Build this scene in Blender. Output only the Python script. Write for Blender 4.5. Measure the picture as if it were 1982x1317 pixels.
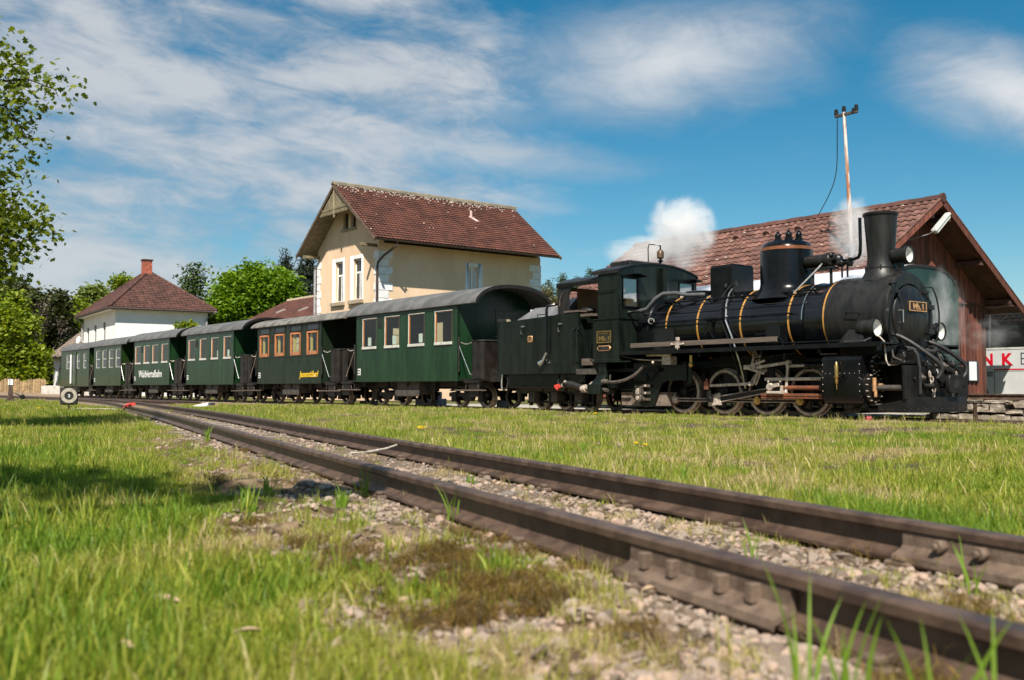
import bpy, bmesh, math, random
import numpy as np
from mathutils import Vector, Matrix

for o in list(bpy.data.objects):
    bpy.data.objects.remove(o)
scene = bpy.context.scene
COL = scene.collection
R = math.radians
random.seed(11)
rng = np.random.default_rng(11)

# ------------------------------------------------------------------ camera
CAM_Z = 0.5
cd = bpy.data.cameras.new('camera')
cam = bpy.data.objects.new('camera', cd)
COL.objects.link(cam)
cd.sensor_fit = 'HORIZONTAL'
cd.sensor_width = 23.6
cd.lens = 1930.0 / 1982.0 * 23.6
cam.location = (0, 0, CAM_Z)
cam.rotation_euler = (R(90) + math.atan(91.5 / 1930.0), 0, 0)
cd.clip_start = 0.05
cd.clip_end = 6000
cd.dof.use_dof = True
cd.dof.focus_distance = 15.0
cd.dof.aperture_fstop = 2.5
scene.camera = cam

# ------------------------------------------------------------------ world
SUN_EL = 50.0
SUN_H = Vector((-0.175, -1.403, 0)).normalized()          # horizontal direction towards the sun
EXPOSURE = 1.0
SKY_STRENGTH = 0.1
SUN_STRENGTH = 4.2
world = bpy.data.worlds.new('World')
scene.world = world
world.use_nodes = True
wt = world.node_tree


class E:
    """tiny arithmetic on shader sockets"""
    def __init__(s, t, v):
        s.t, s.v = t, v

    def _m(s, op, *a):
        n = s.t.nodes.new('ShaderNodeMath')
        n.operation = op
        for i, x in enumerate((s,) + a):
            x = x.v if isinstance(x, E) else x
            if isinstance(x, (int, float)):
                n.inputs[i].default_value = x
            else:
                s.t.links.new(x, n.inputs[i])
        return E(s.t, n.outputs[0])

    def __add__(s, o): return s._m('ADD', o)
    def __sub__(s, o): return s._m('SUBTRACT', o)
    def __mul__(s, o): return s._m('MULTIPLY', o)
    def __truediv__(s, o): return s._m('DIVIDE', o)
    def max(s, o): return s._m('MAXIMUM', o)
    def min(s, o): return s._m('MINIMUM', o)
    def f(s, op, *a): return s._m(op, *a)

    def ss(s, a, b):
        n = s.t.nodes.new('ShaderNodeMapRange')
        n.interpolation_type = 'SMOOTHSTEP'
        s.t.links.new(s.v, n.inputs[0])
        n.inputs[1].default_value = a
        n.inputs[2].default_value = b
        n.inputs[3].default_value = 0
        n.inputs[4].default_value = 1
        return E(s.t, n.outputs[0])


def vec(t, x, y, z):
    n = t.nodes.new('ShaderNodeCombineXYZ')
    for i, a in enumerate((x, y, z)):
        a = a.v if isinstance(a, E) else a
        if isinstance(a, (int, float)):
            n.inputs[i].default_value = a
        else:
            t.links.new(a, n.inputs[i])
    return n.outputs[0]


def tnoise(t, v, scale, detail=4, rough=.55, dist=0.0):
    n = t.nodes.new('ShaderNodeTexNoise')
    if v is not None:
        t.links.new(v, n.inputs['Vector'])
    n.inputs['Scale'].default_value = scale
    n.inputs['Detail'].default_value = detail
    n.inputs['Roughness'].default_value = rough
    n.inputs['Distortion'].default_value = dist
    return E(t, n.outputs['Fac'])


def mixc(t, fac, a, b, blend='MIX'):
    n = t.nodes.new('ShaderNodeMix')
    n.data_type = 'RGBA'
    n.blend_type = blend
    for s_, x in ((n.inputs[0], fac), (n.inputs[6], a), (n.inputs[7], b)):
        x = x.v if isinstance(x, E) else x
        if isinstance(x, (int, float)):
            s_.default_value = x
        elif isinstance(x, (tuple, list)):
            s_.default_value = tuple(x) + ((1,) if len(x) == 3 else ())
        else:
            t.links.new(x, s_)
    return n.outputs[2]


def build_sky():
    t = wt
    t.nodes.clear()
    out = t.nodes.new('ShaderNodeOutputWorld')
    bg = t.nodes.new('ShaderNodeBackground')
    sky = t.nodes.new('ShaderNodeTexSky')
    sky.sky_type = 'NISHITA'
    sky.sun_disc = False
    sky.sun_elevation = R(SUN_EL)
    sky.sun_rotation = math.atan2(SUN_H.x, SUN_H.y)
    sky.air_density = 1.0
    sky.dust_density = 0.3
    sky.ozone_density = 3.0
    hs = t.nodes.new('ShaderNodeHueSaturation')
    hs.inputs['Hue'].default_value = 0.480
    hs.inputs['Saturation'].default_value = 1.40
    hs.inputs['Value'].default_value = SKY_VALUE
    t.links.new(sky.outputs[0], hs.inputs['Color'])
    tc = t.nodes.new('ShaderNodeTexCoord')
    sp = t.nodes.new('ShaderNodeSeparateXYZ')
    t.links.new(tc.outputs['Generated'], sp.inputs[0])
    x, y, z = (E(t, sp.outputs[i]) for i in range(3))
    az = x.f('ARCTAN2', y)                       # azimuth, 0 along +Y
    el = z.f('ARCSINE')
    # mottled high cloud sheet in the west, clear sky in the east, two soft banks
    tilt = 0.10
    ct_, st_ = math.cos(tilt), math.sin(tilt)
    ua, va = az * ct_ - el * st_, el * ct_ + az * st_
    nb = tnoise(t, vec(t, ua * 3.2, va * 11.0, 0.0), 1.25, 4, .5, .5)
    nm = tnoise(t, vec(t, ua * 10.0, va * 27.0, 3.0), 1.3, 5, .6, .6)
    nf = tnoise(t, vec(t, ua * 40.0, va * 100.0, 8.0), 1.2, 4, .6, .4)
    wv = tnoise(t, vec(t, az * 4.0, el * 9.0, 5.0), 1.5, 4, .55) - 0.5
    cov = ((az + wv * 0.22) * -1.0).ss(-0.15, 0.10)
    n = nb * 0.60 + nm * 0.30 + nf * 0.10
    sheet = (n + cov * 0.20).ss(0.53, 0.80) * (cov * 0.97 + 0.03)

    warp = tnoise(t, vec(t, az * 4.5, el * 9.0, 1.0), 2.2, 7, .62, .9) - 0.5

    def lens(a0, e0, ra, re, tl, hard, soft):
        da, de = az - a0, el - e0
        d1 = (da * math.cos(tl) + de * math.sin(tl)) / ra
        d2 = (de * math.cos(tl) - da * math.sin(tl)) / re
        r2 = (d1 * d1 + d2 * d2).f('SQRT') + warp * 0.75 + (nm - 0.5) * 0.5
        return r2.ss(soft, hard)
    l1 = lens(0.160, 0.318, 0.175, 0.060, 0.10, -.1, 1.35) * 0.97
    l2 = lens(0.47, 0.262, 0.115, 0.046, -0.36, .05, 1.3)
    l3 = lens(-0.06, 0.235, 0.20, 0.026, -0.10, .2, 1.3) * 0.85
    l4 = lens(-0.10, 0.285, 0.16, 0.034, -0.10, .1, 1.3) * 0.6
    wisp = tnoise(t, vec(t, az * 6.0, el * 26.0, 7.0), 1.6, 6, .6, .3).ss(0.58, 0.8) * el.ss(0.30, 0.08) * 0.30
    m = sheet.max(l1).max(l2).max(l3 * (nm.ss(.3, .6) * .5 + .5)).max(l4).max(wisp).min(1.0)
    m = m.max(el.ss(0.13, 0.0) * 0.30 * (cov * 0.8 + 0.2)) * el.ss(-0.02, 0.03)
    shade = (nb * .6 + nm * .4).ss(.36, .62)
    bright = (shade * 0.55).max(l1 * .95).max(l2).max(l3 * .6)
    cl = mixc(t, bright, CLOUD_LO, CLOUD_HI)
    c = mixc(t, m * 0.88, hs.outputs[0], cl)
    t.links.new(c, bg.inputs[0])
    bg.inputs[1].default_value = SKY_STRENGTH
    t.links.new(bg.outputs[0], out.inputs[0])


SKY_VALUE = 0.48
CLOUD_LO = (2.0, 2.2, 2.5)
CLOUD_HI = (4.0, 4.05, 4.1)
build_sky()

sl = bpy.data.lights.new('sun', 'SUN')
sun = bpy.data.objects.new('sun', sl)
COL.objects.link(sun)
sl.energy = SUN_STRENGTH
sl.angle = R(0.53)
sl.color = (1.0, 0.93, 0.82)
sd = Vector((SUN_H.x * math.cos(R(SUN_EL)), SUN_H.y * math.cos(R(SUN_EL)), math.sin(R(SUN_EL))))
sun.rotation_euler = sd.to_track_quat('Z', 'Y').to_euler()
sun.location = (0, -20, 40)

vs_ = scene.view_settings
vs_.view_transform = 'Standard'
vs_.look = 'None'
vs_.exposure = EXPOSURE
vs_.gamma = 1.0
vs_.use_curve_mapping = False
cy = scene.cycles
cy.max_bounces = 6
cy.diffuse_bounces = 3
cy.glossy_bounces = 3
cy.transmission_bounces = 4
cy.transparent_max_bounces = 10
cy.volume_bounces = 5
cy.use_denoising = True

# ------------------------------------------------------------------ train frame
D_ = Vector((-.614, .789, 0)).normalized()     # along the train, away from the camera
TF = -D_                                        # local x: forward (towards the engine's front)
TL = Vector((.789, .614, 0)).normalized()       # local y: away from the camera
T0 = Vector((6.19, 19.76, 0))
RAIL_Z = -0.07
TROT = math.atan2(TF.y, TF.x)


def TW(x, y=0.0, z=0.0):
    p = T0 + TF * x + TL * y
    return Vector((p.x, p.y, z + RAIL_Z))


def to_train(X, Y):
    dx, dy = X - T0.x, Y - T0.y
    return dx * TF.x + dy * TF.y, dx * TL.x + dy * TL.y


# ------------------------------------------------------------------ materials
def mat(name, base, rough=.6, metal=0.0, var=.15, scale=6.0, bump=0.0, bscale=40.0, coat=0.0, base2=None, stretch=None, spec=.5, lo=.35, hi=.65, island=0.0):
    m = bpy.data.materials.new(name)
    m.use_nodes = True
    t = m.node_tree
    b = t.nodes['Principled BSDF']
    tc = t.nodes.new('ShaderNodeTexCoord')
    v = tc.outputs['Object']
    if stretch:
        mp = t.nodes.new('ShaderNodeMapping')
        mp.inputs['Scale'].default_value = stretch
        t.links.new(v, mp.inputs[0])
        v = mp.outputs[0]
    n = tnoise(t, v, scale, 6, .6)
    if base2 is None:
        a = tuple(c * (1 - var) for c in base)
        c2 = tuple(min(1, c * (1 + var)) for c in base)
    else:
        a, c2 = base, base2
    col = mixc(t, n.ss(lo, hi), a, c2)
    if island:
        gi = t.nodes.new('ShaderNodeNewGeometry')
        oi = t.nodes.new('ShaderNodeObjectInfo')
        rv = E(t, gi.outputs['Random Per Island']) + E(t, oi.outputs['Random'])
        rv = rv.f('FRACT')
        hv = t.nodes.new('ShaderNodeHueSaturation')
        t.links.new(col, hv.inputs['Color'])
        t.links.new((rv * (2 * island) + (1 - island)).v, hv.inputs['Value'])
        col = hv.outputs[0]
    t.links.new(col, b.inputs['Base Color'])
    b.inputs['Metallic'].default_value = metal
    n2 = tnoise(t, v, scale * 2.7, 4)
    t.links.new((n2 * (rough * .5) + rough * .75).min(1.0).v, b.inputs['Roughness'])
    b.inputs['Specular IOR Level'].default_value = spec
    if coat:
        b.inputs['Coat Weight'].default_value = coat
        b.inputs['Coat Roughness'].default_value = .06
    if bump:
        bn = t.nodes.new('ShaderNodeBump')
        bn.inputs['Strength'].default_value = 1.0
        bn.inputs['Distance'].default_value = bump
        h = tnoise(t, v, bscale, 5)
        t.links.new(h.v, bn.inputs['Height'])
        t.links.new(bn.outputs[0], b.inputs['Normal'])
    return m


def leaf_mat(name, a, b_, rough=.55, trans=.35):
    m = bpy.data.materials.new(name)
    m.use_nodes = True
    t = m.node_tree
    p = t.nodes['Principled BSDF']
    out = t.nodes['Material Output']
    g = t.nodes.new('ShaderNodeNewGeometry')
    col = mixc(t, E(t, g.outputs['Random Per Island']), a, b_)
    t.links.new(col, p.inputs['Base Color'])
    p.inputs['Roughness'].default_value = rough
    p.inputs['Specular IOR Level'].default_value = .3
    tr = t.nodes.new('ShaderNodeBsdfTranslucent')
    t.links.new(mixc(t, 1.0, col, (1.3, 1.25, .55), 'MULTIPLY'), tr.inputs[0])
    mx = t.nodes.new('ShaderNodeMixShader')
    mx.inputs[0].default_value = trans
    t.links.new(p.outputs[0], mx.inputs[1])
    t.links.new(tr.outputs[0], mx.inputs[2])
    t.links.new(mx.outputs[0], out.inputs[0])
    return m


def glass_mat(name, tint=(.9, .95, .93), gloss=.35, dark=None):
    m = bpy.data.materials.new(name)
    m.use_nodes = True
    t = m.node_tree
    t.nodes.remove(t.nodes['Principled BSDF'])
    out = t.nodes['Material Output']
    if dark:
        a = t.nodes.new('ShaderNodeBsdfDiffuse')
        a.inputs[0].default_value = dark + (1,)
    else:
        a = t.nodes.new('ShaderNodeBsdfTransparent')
        a.inputs[0].default_value = tint + (1,)
    g = t.nodes.new('ShaderNodeBsdfGlossy')
    g.inputs['Roughness'].default_value = .03
    fr = t.nodes.new('ShaderNodeLayerWeight')
    fr.inputs[0].default_value = .5
    mx = t.nodes.new('ShaderNodeMixShader')
    t.links.new((E(t, fr.outputs['Facing']).f('POWER', 5.0) * .9 + gloss).min(1.0).v, mx.inputs[0])
    t.links.new(a.outputs[0], mx.inputs[1])
    t.links.new(g.outputs[0], mx.inputs[2])
    t.links.new(mx.outputs[0], out.inputs[0])
    return m


M = {}
M['black'] = mat('gloss_black_paint', (.0045, .005, .0055), .2, var=.4, scale=3, bump=.0012, bscale=3.5, spec=.28)
M['boiler'] = mat('boiler_black_paint', (.004, .0045, .0055), .17, var=.4, scale=2, bump=.004, bscale=2.6, spec=.6)
M['soot'] = mat('sooty_matt_black', (.007, .0068, .0065), .42, base2=(.018, .017, .0155), scale=3, bump=.001, bscale=60, spec=.4, stretch=(2.5, 2.5, .5))
M['dgreen'] = mat('dark_engine_green', (.0035, .0058, .0042), .24, base2=(.010, .0145, .011), scale=2.5, stretch=(1.6, 1.6, .35), bump=.002, bscale=4, spec=.3)
M['frameblk'] = mat('grimy_frame_black', (.004, .004, .004), .5, base2=(.012, .0105, .009), scale=7, bump=.002, bscale=50, spec=.3)
M['steel'] = mat('oily_steel_rods', (.60, .53, .45), .32, metal=.25, base2=(.34, .27, .22), scale=14)
M['rim'] = mat('worn_steel_tyre', (.46, .40, .33), .4, metal=.2, base2=(.26, .21, .16), scale=12)
M['redsteel'] = mat('rusty_red_steel', (.30, .10, .05), .4, metal=.4, base2=(.18, .08, .05), scale=10)
M['brass'] = mat('brass', (.55, .36, .12), .3, metal=.9, scale=12)
M['gold'] = mat('gold_band_paint', (.44, .22, .045), .35, var=.12, scale=8, coat=.4)
M['copper'] = mat('copper', (.36, .13, .06), .3, metal=.6, scale=9)
M['bronze'] = mat('bronze_plate', (.66, .36, .17), .38, metal=.5, scale=16)
M['chrome'] = mat('bright_steel', (.62, .62, .6), .22, metal=.9, var=.1)
M['plank_grey'] = mat('weathered_pole_wood', (.105, .08, .064), .7, var=.25, scale=4, stretch=(.6, 8, 8), bump=.002, bscale=20)
M['canvas'] = mat('coach_roof_grey', (.070, .070, .069), .6, base2=(.125, .123, .119), scale=2.2, bump=.003, bscale=9)
M['canvas2'] = mat('coach_roof_worn', (.085, .08, .072), .65, base2=(.19, .18, .16), scale=3.0, bump=.006, bscale=7)
M['cgreen'] = mat('coach_green', (.0065, .025, .0095), .26, base2=(.013, .041, .016), scale=2.2, stretch=(1.6, 1.6, .35), bump=.0025, bscale=2.2, spec=.3)
M['cgreen2'] = mat('coach_green_dark', (.0075, .0155, .0085), .4, base2=(.014, .024, .013), scale=2.4, stretch=(1.6, 1.6, .35), bump=.002, bscale=3, spec=.3)
M['cgreen3'] = mat('railcar_green', (.010, .026, .0055), .25, base2=(.016, .036, .009), scale=1.5, bump=.003, bscale=2.0, spec=.35)
M['cend'] = mat('balcony_brown_black', (.008, .0065, .0055), .45, base2=(.018, .0135, .0115), scale=5, spec=.35)
M['under'] = mat('underframe_black', (.006, .006, .006), .7, base2=(.018, .016, .013), scale=6)
M['grime'] = mat('grimy_box', (.035, .032, .028), .7, base2=(.075, .066, .055), scale=6, bump=.003, bscale=30)
M['wframe'] = mat('varnished_window_wood', (.42, .155, .055), .4, var=.2, scale=6, stretch=(6, 6, .8), coat=.2)
M['wpale'] = mat('pale_window_frame', (.50, .50, .45), .5, var=.15)
M['inside'] = mat('cream_interior', (.40, .29, .16), .6, var=.2, scale=2)
M['lining'] = mat('varnished_lining', (.30, .155, .05), .5, var=.2, scale=3)
M['dim'] = mat('brown_wood_lining', (.10, .065, .035), .6, var=.25, scale=3)
M['curtain'] = mat('yellow_curtain', (.62, .47, .16), .8, var=.25, scale=12, stretch=(14, 14, .3))
M['paper'] = mat('white_paper', (.78, .78, .76), .8, var=.04)
M['white'] = mat('white_paint', (.76, .76, .74), .5, var=.06, scale=5)
M['red'] = mat('red_paint', (.55, .05, .03), .5, var=.2, scale=8)
M['yellow'] = mat('yellow_lettering', (.78, .50, .02), .5, var=.05)
M['darksteel'] = mat('dark_oily_steel', (.05, .043, .036), .35, base2=(.11, .09, .075), scale=14)
M['greypipe'] = mat('grey_painted_pipe', (.07, .072, .075), .25, var=.2, scale=8)
M['hose'] = mat('rubber_hose', (.010, .010, .010), .5, base2=(.024, .022, .020), scale=20)
M['hoseg'] = mat('grey_hose', (.24, .24, .23), .5, var=.2, scale=20)
M['cabglass'] = glass_mat('cab_glass', (.8, .84, .82), .28)
M['glass'] = glass_mat('window_glass', (.86, .90, .87), .03)
M['dglass'] = glass_mat('dark_window_glass', gloss=.10, dark=(.01, .012, .012))
M['hglass'] = glass_mat('house_window_glass', gloss=.12, dark=(.02, .022, .024))
M['cream'] = mat('cream_render', (.64, .46, .305), .85, base2=(.74, .54, .375), scale=.8, stretch=(1, 1, .45), bump=.004, bscale=60)
M['wrender'] = mat('white_render', (.74, .73, .71), .85, base2=(.80, .79, .77), scale=1.0, bump=.004, bscale=50)
M['quoin'] = mat('white_quoin_stone', (.66, .66, .67), .85, base2=(.76, .76, .76), scale=3, bump=.003, bscale=50)
M['sill'] = mat('sill_stone', (.32, .26, .19), .85, var=.2, scale=8, bump=.003)
M['tile'] = mat('red_brown_roof_tile', (.062, .021, .0135), .75, base2=(.115, .039, .024), scale=1.5, bump=.002, bscale=60, island=.13)
M['tile2'] = mat('old_roof_tile', (.085, .036, .026), .82, base2=(.165, .080, .060), scale=2.2, bump=.006, bscale=45, island=.28)
M['tile3'] = mat('dark_roof_tile', (.060, .024, .0175), .75, base2=(.095, .039, .028), scale=2.0, bump=.004, bscale=50, island=.35)
M['tile4'] = mat('grey_roof_tile', (.16, .12, .095), .85, base2=(.26, .20, .16), scale=2.0, bump=.004, bscale=50, island=.35)
M['lichen'] = mat('pale_lichen', (.55, .47, .40), .9, var=.2)
M['oldwood'] = mat('grey_olive_timber', (.13, .105, .06), .75, base2=(.22, .18, .11), scale=5, bump=.003, bscale=30)
M['shedwood'] = mat('red_brown_boards', (.080, .024, .015), .7, base2=(.19, .060, .035), scale=3.2, stretch=(7, 7, .55), bump=.004, bscale=10, island=.45)
M['sheddark'] = mat('dark_stained_timber', (.05, .022, .015), .75, base2=(.10, .042, .028), scale=4, bump=.003, bscale=20)
M['brick'] = mat('red_brick', (.36, .10, .06), .8, var=.3, scale=14, bump=.004, island=.25)
M['cap'] = mat('ridge_cap_metal', (.16, .14, .10), .6, base2=(.26, .22, .16), scale=3)
M['pipe'] = mat('brown_down_pipe', (.06, .038, .032), .5, var=.2)
M['gpipe'] = mat('zinc_pipe', (.30, .29, .30), .5, var=.2)
M['rust'] = mat('rusty_white_paint', (.55, .52, .47), .7, base2=(.30, .11, .05), scale=5, stretch=(3, 3, .35), lo=.40, hi=.60)
M['rail'] = mat('rusty_rail_brown', (.042, .025, .018), .48, base2=(.10, .064, .045), scale=9, bump=.0012, bscale=120)
M['railfoot'] = mat('dusty_rail_iron', (.075, .048, .033), .75, base2=(.15, .105, .075), scale=14, bump=.002, bscale=90)
M['sleeper'] = mat('grey_weathered_sleeper', (.14, .115, .092), .9, base2=(.29, .26, .23), scale=6, stretch=(1, 9, 9), bump=.01, bscale=22)
M['stone'] = mat('ramp_granite', (.20, .165, .125), .9, base2=(.38, .33, .27), scale=5, bump=.02, bscale=14, island=.2)
M['earth'] = mat('earth_fill', (.11, .085, .06), .95, var=.3, scale=6, bump=.02)
M['concrete'] = mat('pale_concrete', (.45, .42, .38), .9, var=.15, scale=4, bump=.004)
M['buswhite'] = mat('bus_silver_white', (.56, .57, .57), .35, var=.06, scale=2, coat=.5)
M['busgrey'] = mat('bus_dark_trim', (.05, .052, .055), .4, var=.1)
M['busred'] = mat('bus_red_lettering', (.55, .006, .02), .4, var=.05)
M['navy'] = mat('navy_lettering', (.02, .03, .05), .4, var=.05)
M['fence'] = mat('tan_fence_boards', (.25, .17, .085), .8, var=.3, scale=4, island=.3)
M['bark'] = mat('grey_brown_bark', (.055, .04, .028), .9, var=.35, scale=12, stretch=(4, 4, 1), bump=.02, bscale=14)
M['barkbare'] = mat('pale_bare_bark', (.10, .08, .062), .9, var=.3, scale=12)
M['lens'] = mat('lamp_reflector', (.82, .80, .74), .4, metal=0.0, var=.1, scale=10)
M['skin'] = mat('skin', (.62, .38, .28), .6, var=.08)
M['blue'] = mat('blue_shirt', (.10, .20, .36), .8, var=.15)
M['hair'] = mat('fair_hair', (.42, .30, .16), .7, var=.15)
M['dand'] = mat('dandelion_yellow', (.85, .62, .01), .7, var=.1, scale=60)
M['stem'] = mat('plant_stem', (.12, .20, .04), .6, var=.2)
M['deadleaf'] = mat('dry_leaf', (.42, .30, .19), .85, var=.25, scale=30)
M['stick'] = mat('bleached_stick', (.42, .37, .31), .85, var=.2, scale=30)
M['lampgrey'] = mat('lamp_housing_grey', (.42, .43, .40), .5, var=.1)
M['diff'] = mat('lamp_diffuser', (.66, .66, .60), .3, var=.05)
L_MAPLE = leaf_mat('maple_leaf', (.065, .11, .012), (.21, .25, .022), trans=.5)
L_CHEST = leaf_mat('chestnut_leaf', (.085, .18, .010), (.19, .30, .018), trans=.45)
L_BUSH = leaf_mat('bush_leaf', (.10, .17, .012), (.30, .35, .03), trans=.5)
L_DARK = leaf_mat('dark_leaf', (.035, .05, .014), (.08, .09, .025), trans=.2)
L_YOUNG = leaf_mat('young_leaf', (.11, .16, .035), (.20, .25, .06))
L_FIR = leaf_mat('spruce_needles', (.012, .022, .012), (.035, .048, .022), trans=.05)
L_FIRL = leaf_mat('pine_needles', (.03, .05, .02), (.07, .085, .03), trans=.1)
L_BROWN = leaf_mat('bare_twigs', (.05, .04, .03), (.11, .085, .06), trans=.05)


# ------------------------------------------------------------------ mesh helpers
def link(name, me, parent=None, m=None, smooth=None, kind=None):
    o = bpy.data.objects.new(name, me)
    COL.objects.link(o)
    if parent is not None:
        o.parent = parent
    if m is not None:
        me.materials.clear()
        me.materials.append(m)
    if kind:
        o['kind'] = kind
    return o


def thing(name, label, cat, loc=(0, 0, 0), rotz=0.0, group=None):
    o = bpy.data.objects.new(name, None)
    COL.objects.link(o)
    o.location = loc
    o.rotation_euler = (0, 0, rotz)
    o.empty_display_size = .2
    return tag(o, label, cat, group)


def tag(o, label, cat, group=None, kind=None):
    o['label'] = label
    o['category'] = cat
    if group:
        o['group'] = group
    if kind:
        o['kind'] = kind
    return o


def frame(d):
    d = Vector(d).normalized()
    a = Vector((0, 0, 1)) if abs(d.z) < .95 else Vector((1, 0, 0))
    u = d.cross(a).normalized()
    return u, u.cross(d).normalized(), d


class MB:
    def __init__(s):
        s.v, s.f = [], []

    def add(s, vs, fs):
        o = len(s.v)
        s.v += [tuple(v) for v in vs]
        s.f += [tuple(i + o for i in f) for f in fs]
        return s

    def box(s, x0, x1, y0, y1, z0, z1):
        x0, x1 = min(x0, x1), max(x0, x1)
        y0, y1 = min(y0, y1), max(y0, y1)
        z0, z1 = min(z0, z1), max(z0, z1)
        return s.hexa([(x0, y0, z0), (x1, y0, z0), (x1, y1, z0), (x0, y1, z0), (x0, y0, z1), (x1, y0, z1), (x1, y1, z1), (x0, y1, z1)])

    def hexa(s, p):
        return s.add(p, [(0, 3, 2, 1), (4, 5, 6, 7), (0, 1, 5, 4), (1, 2, 6, 5), (2, 3, 7, 6), (3, 0, 4, 7)])

    def obox(s, c, u, hu, v, hv, w, hw):
        c, u, v, w = Vector(c), Vector(u) * hu, Vector(v) * hv, Vector(w) * hw
        return s.hexa([c - u - v - w, c + u - v - w, c + u + v - w, c - u + v - w, c - u - v + w, c + u - v + w, c + u + v + w, c - u + v + w])

    def cyl(s, p, q, r, r2=None, n=16, caps=True):
        p, q = Vector(p), Vector(q)
        r2 = r if r2 is None else r2
        u, v, d = frame(q - p)
        vs = []
        for c, rr in ((p, r), (q, r2)):
            for i in range(n):
                a = 2 * math.pi * i / n
                vs.append(c + (u * math.cos(a) + v * math.sin(a)) * rr)
        fs = [(i, (i + 1) % n, n + (i + 1) % n, n + i) for i in range(n)]
        if caps:
            fs += [tuple(range(n - 1, -1, -1)), tuple(range(n, 2 * n))]
        return s.add(vs, fs)

    def tube(s, pts, r, n=8, r2=None):
        pts = [Vector(p) for p in pts]
        m = len(pts)
        u = None
        vs, fs = [], []
        for k in range(m):
            d = (pts[min(k + 1, m - 1)] - pts[max(k - 1, 0)]).normalized()
            if u is None:
                u, v, _ = frame(d)
            else:
                u = (u - d * u.dot(d)).normalized()
                v = d.cross(u)
            rr = r if r2 is None else r + (r2 - r) * k / (m - 1)
            for i in range(n):
                a = 2 * math.pi * i / n
                vs.append(pts[k] + (u * math.cos(a) + v * math.sin(a)) * rr)
        for k in range(m - 1):
            for i in range(n):
                j = (i + 1) % n
                fs.append((k * n + i, k * n + j, (k + 1) * n + j, (k + 1) * n + i))
        fs += [tuple(range(n - 1, -1, -1)), tuple(range((m - 1) * n, m * n))]
        return s.add(vs, fs)

    def lathe(s, prof, o=(0, 0, 0), axis=(0, 0, 1), n=32, cap=True):
        o = Vector(o)
        u, v, d = frame(axis)
        vs, fs = [], []
        for r, h in prof:
            for i in range(n):
                a = 2 * math.pi * i / n
                vs.append(o + d * h + (u * math.cos(a) + v * math.sin(a)) * max(r, 1e-4))
        m = len(prof)
        for k in range(m - 1):
            for i in range(n):
                j = (i + 1) % n
                fs.append((k * n + i, k * n + j, (k + 1) * n + j, (k + 1) * n + i))
        if cap:
            fs += [tuple(range(n - 1, -1, -1)), tuple(range((m - 1) * n, m * n))]
        return s.add(vs, fs)

    def prism(s, poly, axis, a, b):
        """poly in the two other axes (x,z for y; y,z for x; x,y for z)"""
        n = len(poly)
        def pt(p, t):
            if axis == 'y':
                return (p[0], t, p[1])
            if axis == 'x':
                return (t, p[0], p[1])
            return (p[0], p[1], t)
        vs = [pt(p, a) for p in poly] + [pt(p, b) for p in poly]
        fs = [(i, (i + 1) % n, n + (i + 1) % n, n + i) for i in range(n)]
        fs += [tuple(range(n - 1, -1, -1)), tuple(range(n, 2 * n))]
        return s.add(vs, fs)

    def sphere(s, c, r, n=12, m=8, sc=(1, 1, 1)):
        c = Vector(c)
        vs, fs = [], []
        for k in range(m + 1):
            t = math.pi * k / m
            for i in range(n):
                a = 2 * math.pi * i / n
                rr = max(math.sin(t), 1e-4)
                vs.append((c.x + r * sc[0] * rr * math.cos(a), c.y + r * sc[1] * rr * math.sin(a), c.z - r * sc[2] * math.cos(t)))
        for k in range(m):
            for i in range(n):
                j = (i + 1) % n
                fs.append((k * n + i, k * n + j, (k + 1) * n + j, (k + 1) * n + i))
        return s.add(vs, fs)

    def rivets(s, pts, r=.012, d=(0, -1, 0), h=.008):
        for p in pts:
            p = Vector(p)
            s.cyl(p, p + Vector(d) * h, r, r * .55, n=6)
        return s

    def wall(s, axis, c, th, a0, a1, z0, z1, holes):
        """wall in the plane axis=c (outer face) with real openings; holes (a0,a1,z0,z1)"""
        A = sorted({a0, a1} | {h[0] for h in holes} | {h[1] for h in holes})
        Z = sorted({z0, z1} | {h[2] for h in holes} | {h[3] for h in holes})
        A = [a for a in A if a0 <= a <= a1]
        Z = [z for z in Z if z0 <= z <= z1]
        def hole(i, j):
            if i < 0 or j < 0 or i >= len(A) - 1 or j >= len(Z) - 1:
                return True
            am, zm = (A[i] + A[i + 1]) / 2, (Z[j] + Z[j + 1]) / 2
            return any(h[0] < am < h[1] and h[2] < zm < h[3] for h in holes)
        def pt(a, z, k):
            t = c if k == 0 else c + th
            return (a, t, z) if axis == 'y' else (t, a, z)
        for i in range(len(A) - 1):
            for j in range(len(Z) - 1):
                if hole(i, j):
                    continue
                x0, x1, y0, y1 = A[i], A[i + 1], Z[j], Z[j + 1]
                for k in (0, 1):
                    s.add([pt(x0, y0, k), pt(x1, y0, k), pt(x1, y1, k), pt(x0, y1, k)], [(0, 1, 2, 3) if k == 0 else (3, 2, 1, 0)])
                for ni, nj, e in ((i - 1, j, ((x0, y0), (x0, y1))), (i + 1, j, ((x1, y0), (x1, y1))), (i, j - 1, ((x0, y0), (x1, y0))), (i, j + 1, ((x0, y1), (x1, y1)))):
                    if hole(ni, nj):
                        (p, q), (r_, t_) = e
                        s.add([pt(p, q, 0), pt(r_, t_, 0), pt(r_, t_, 1), pt(p, q, 1)], [(0, 1, 2, 3)])
        return s

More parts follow.
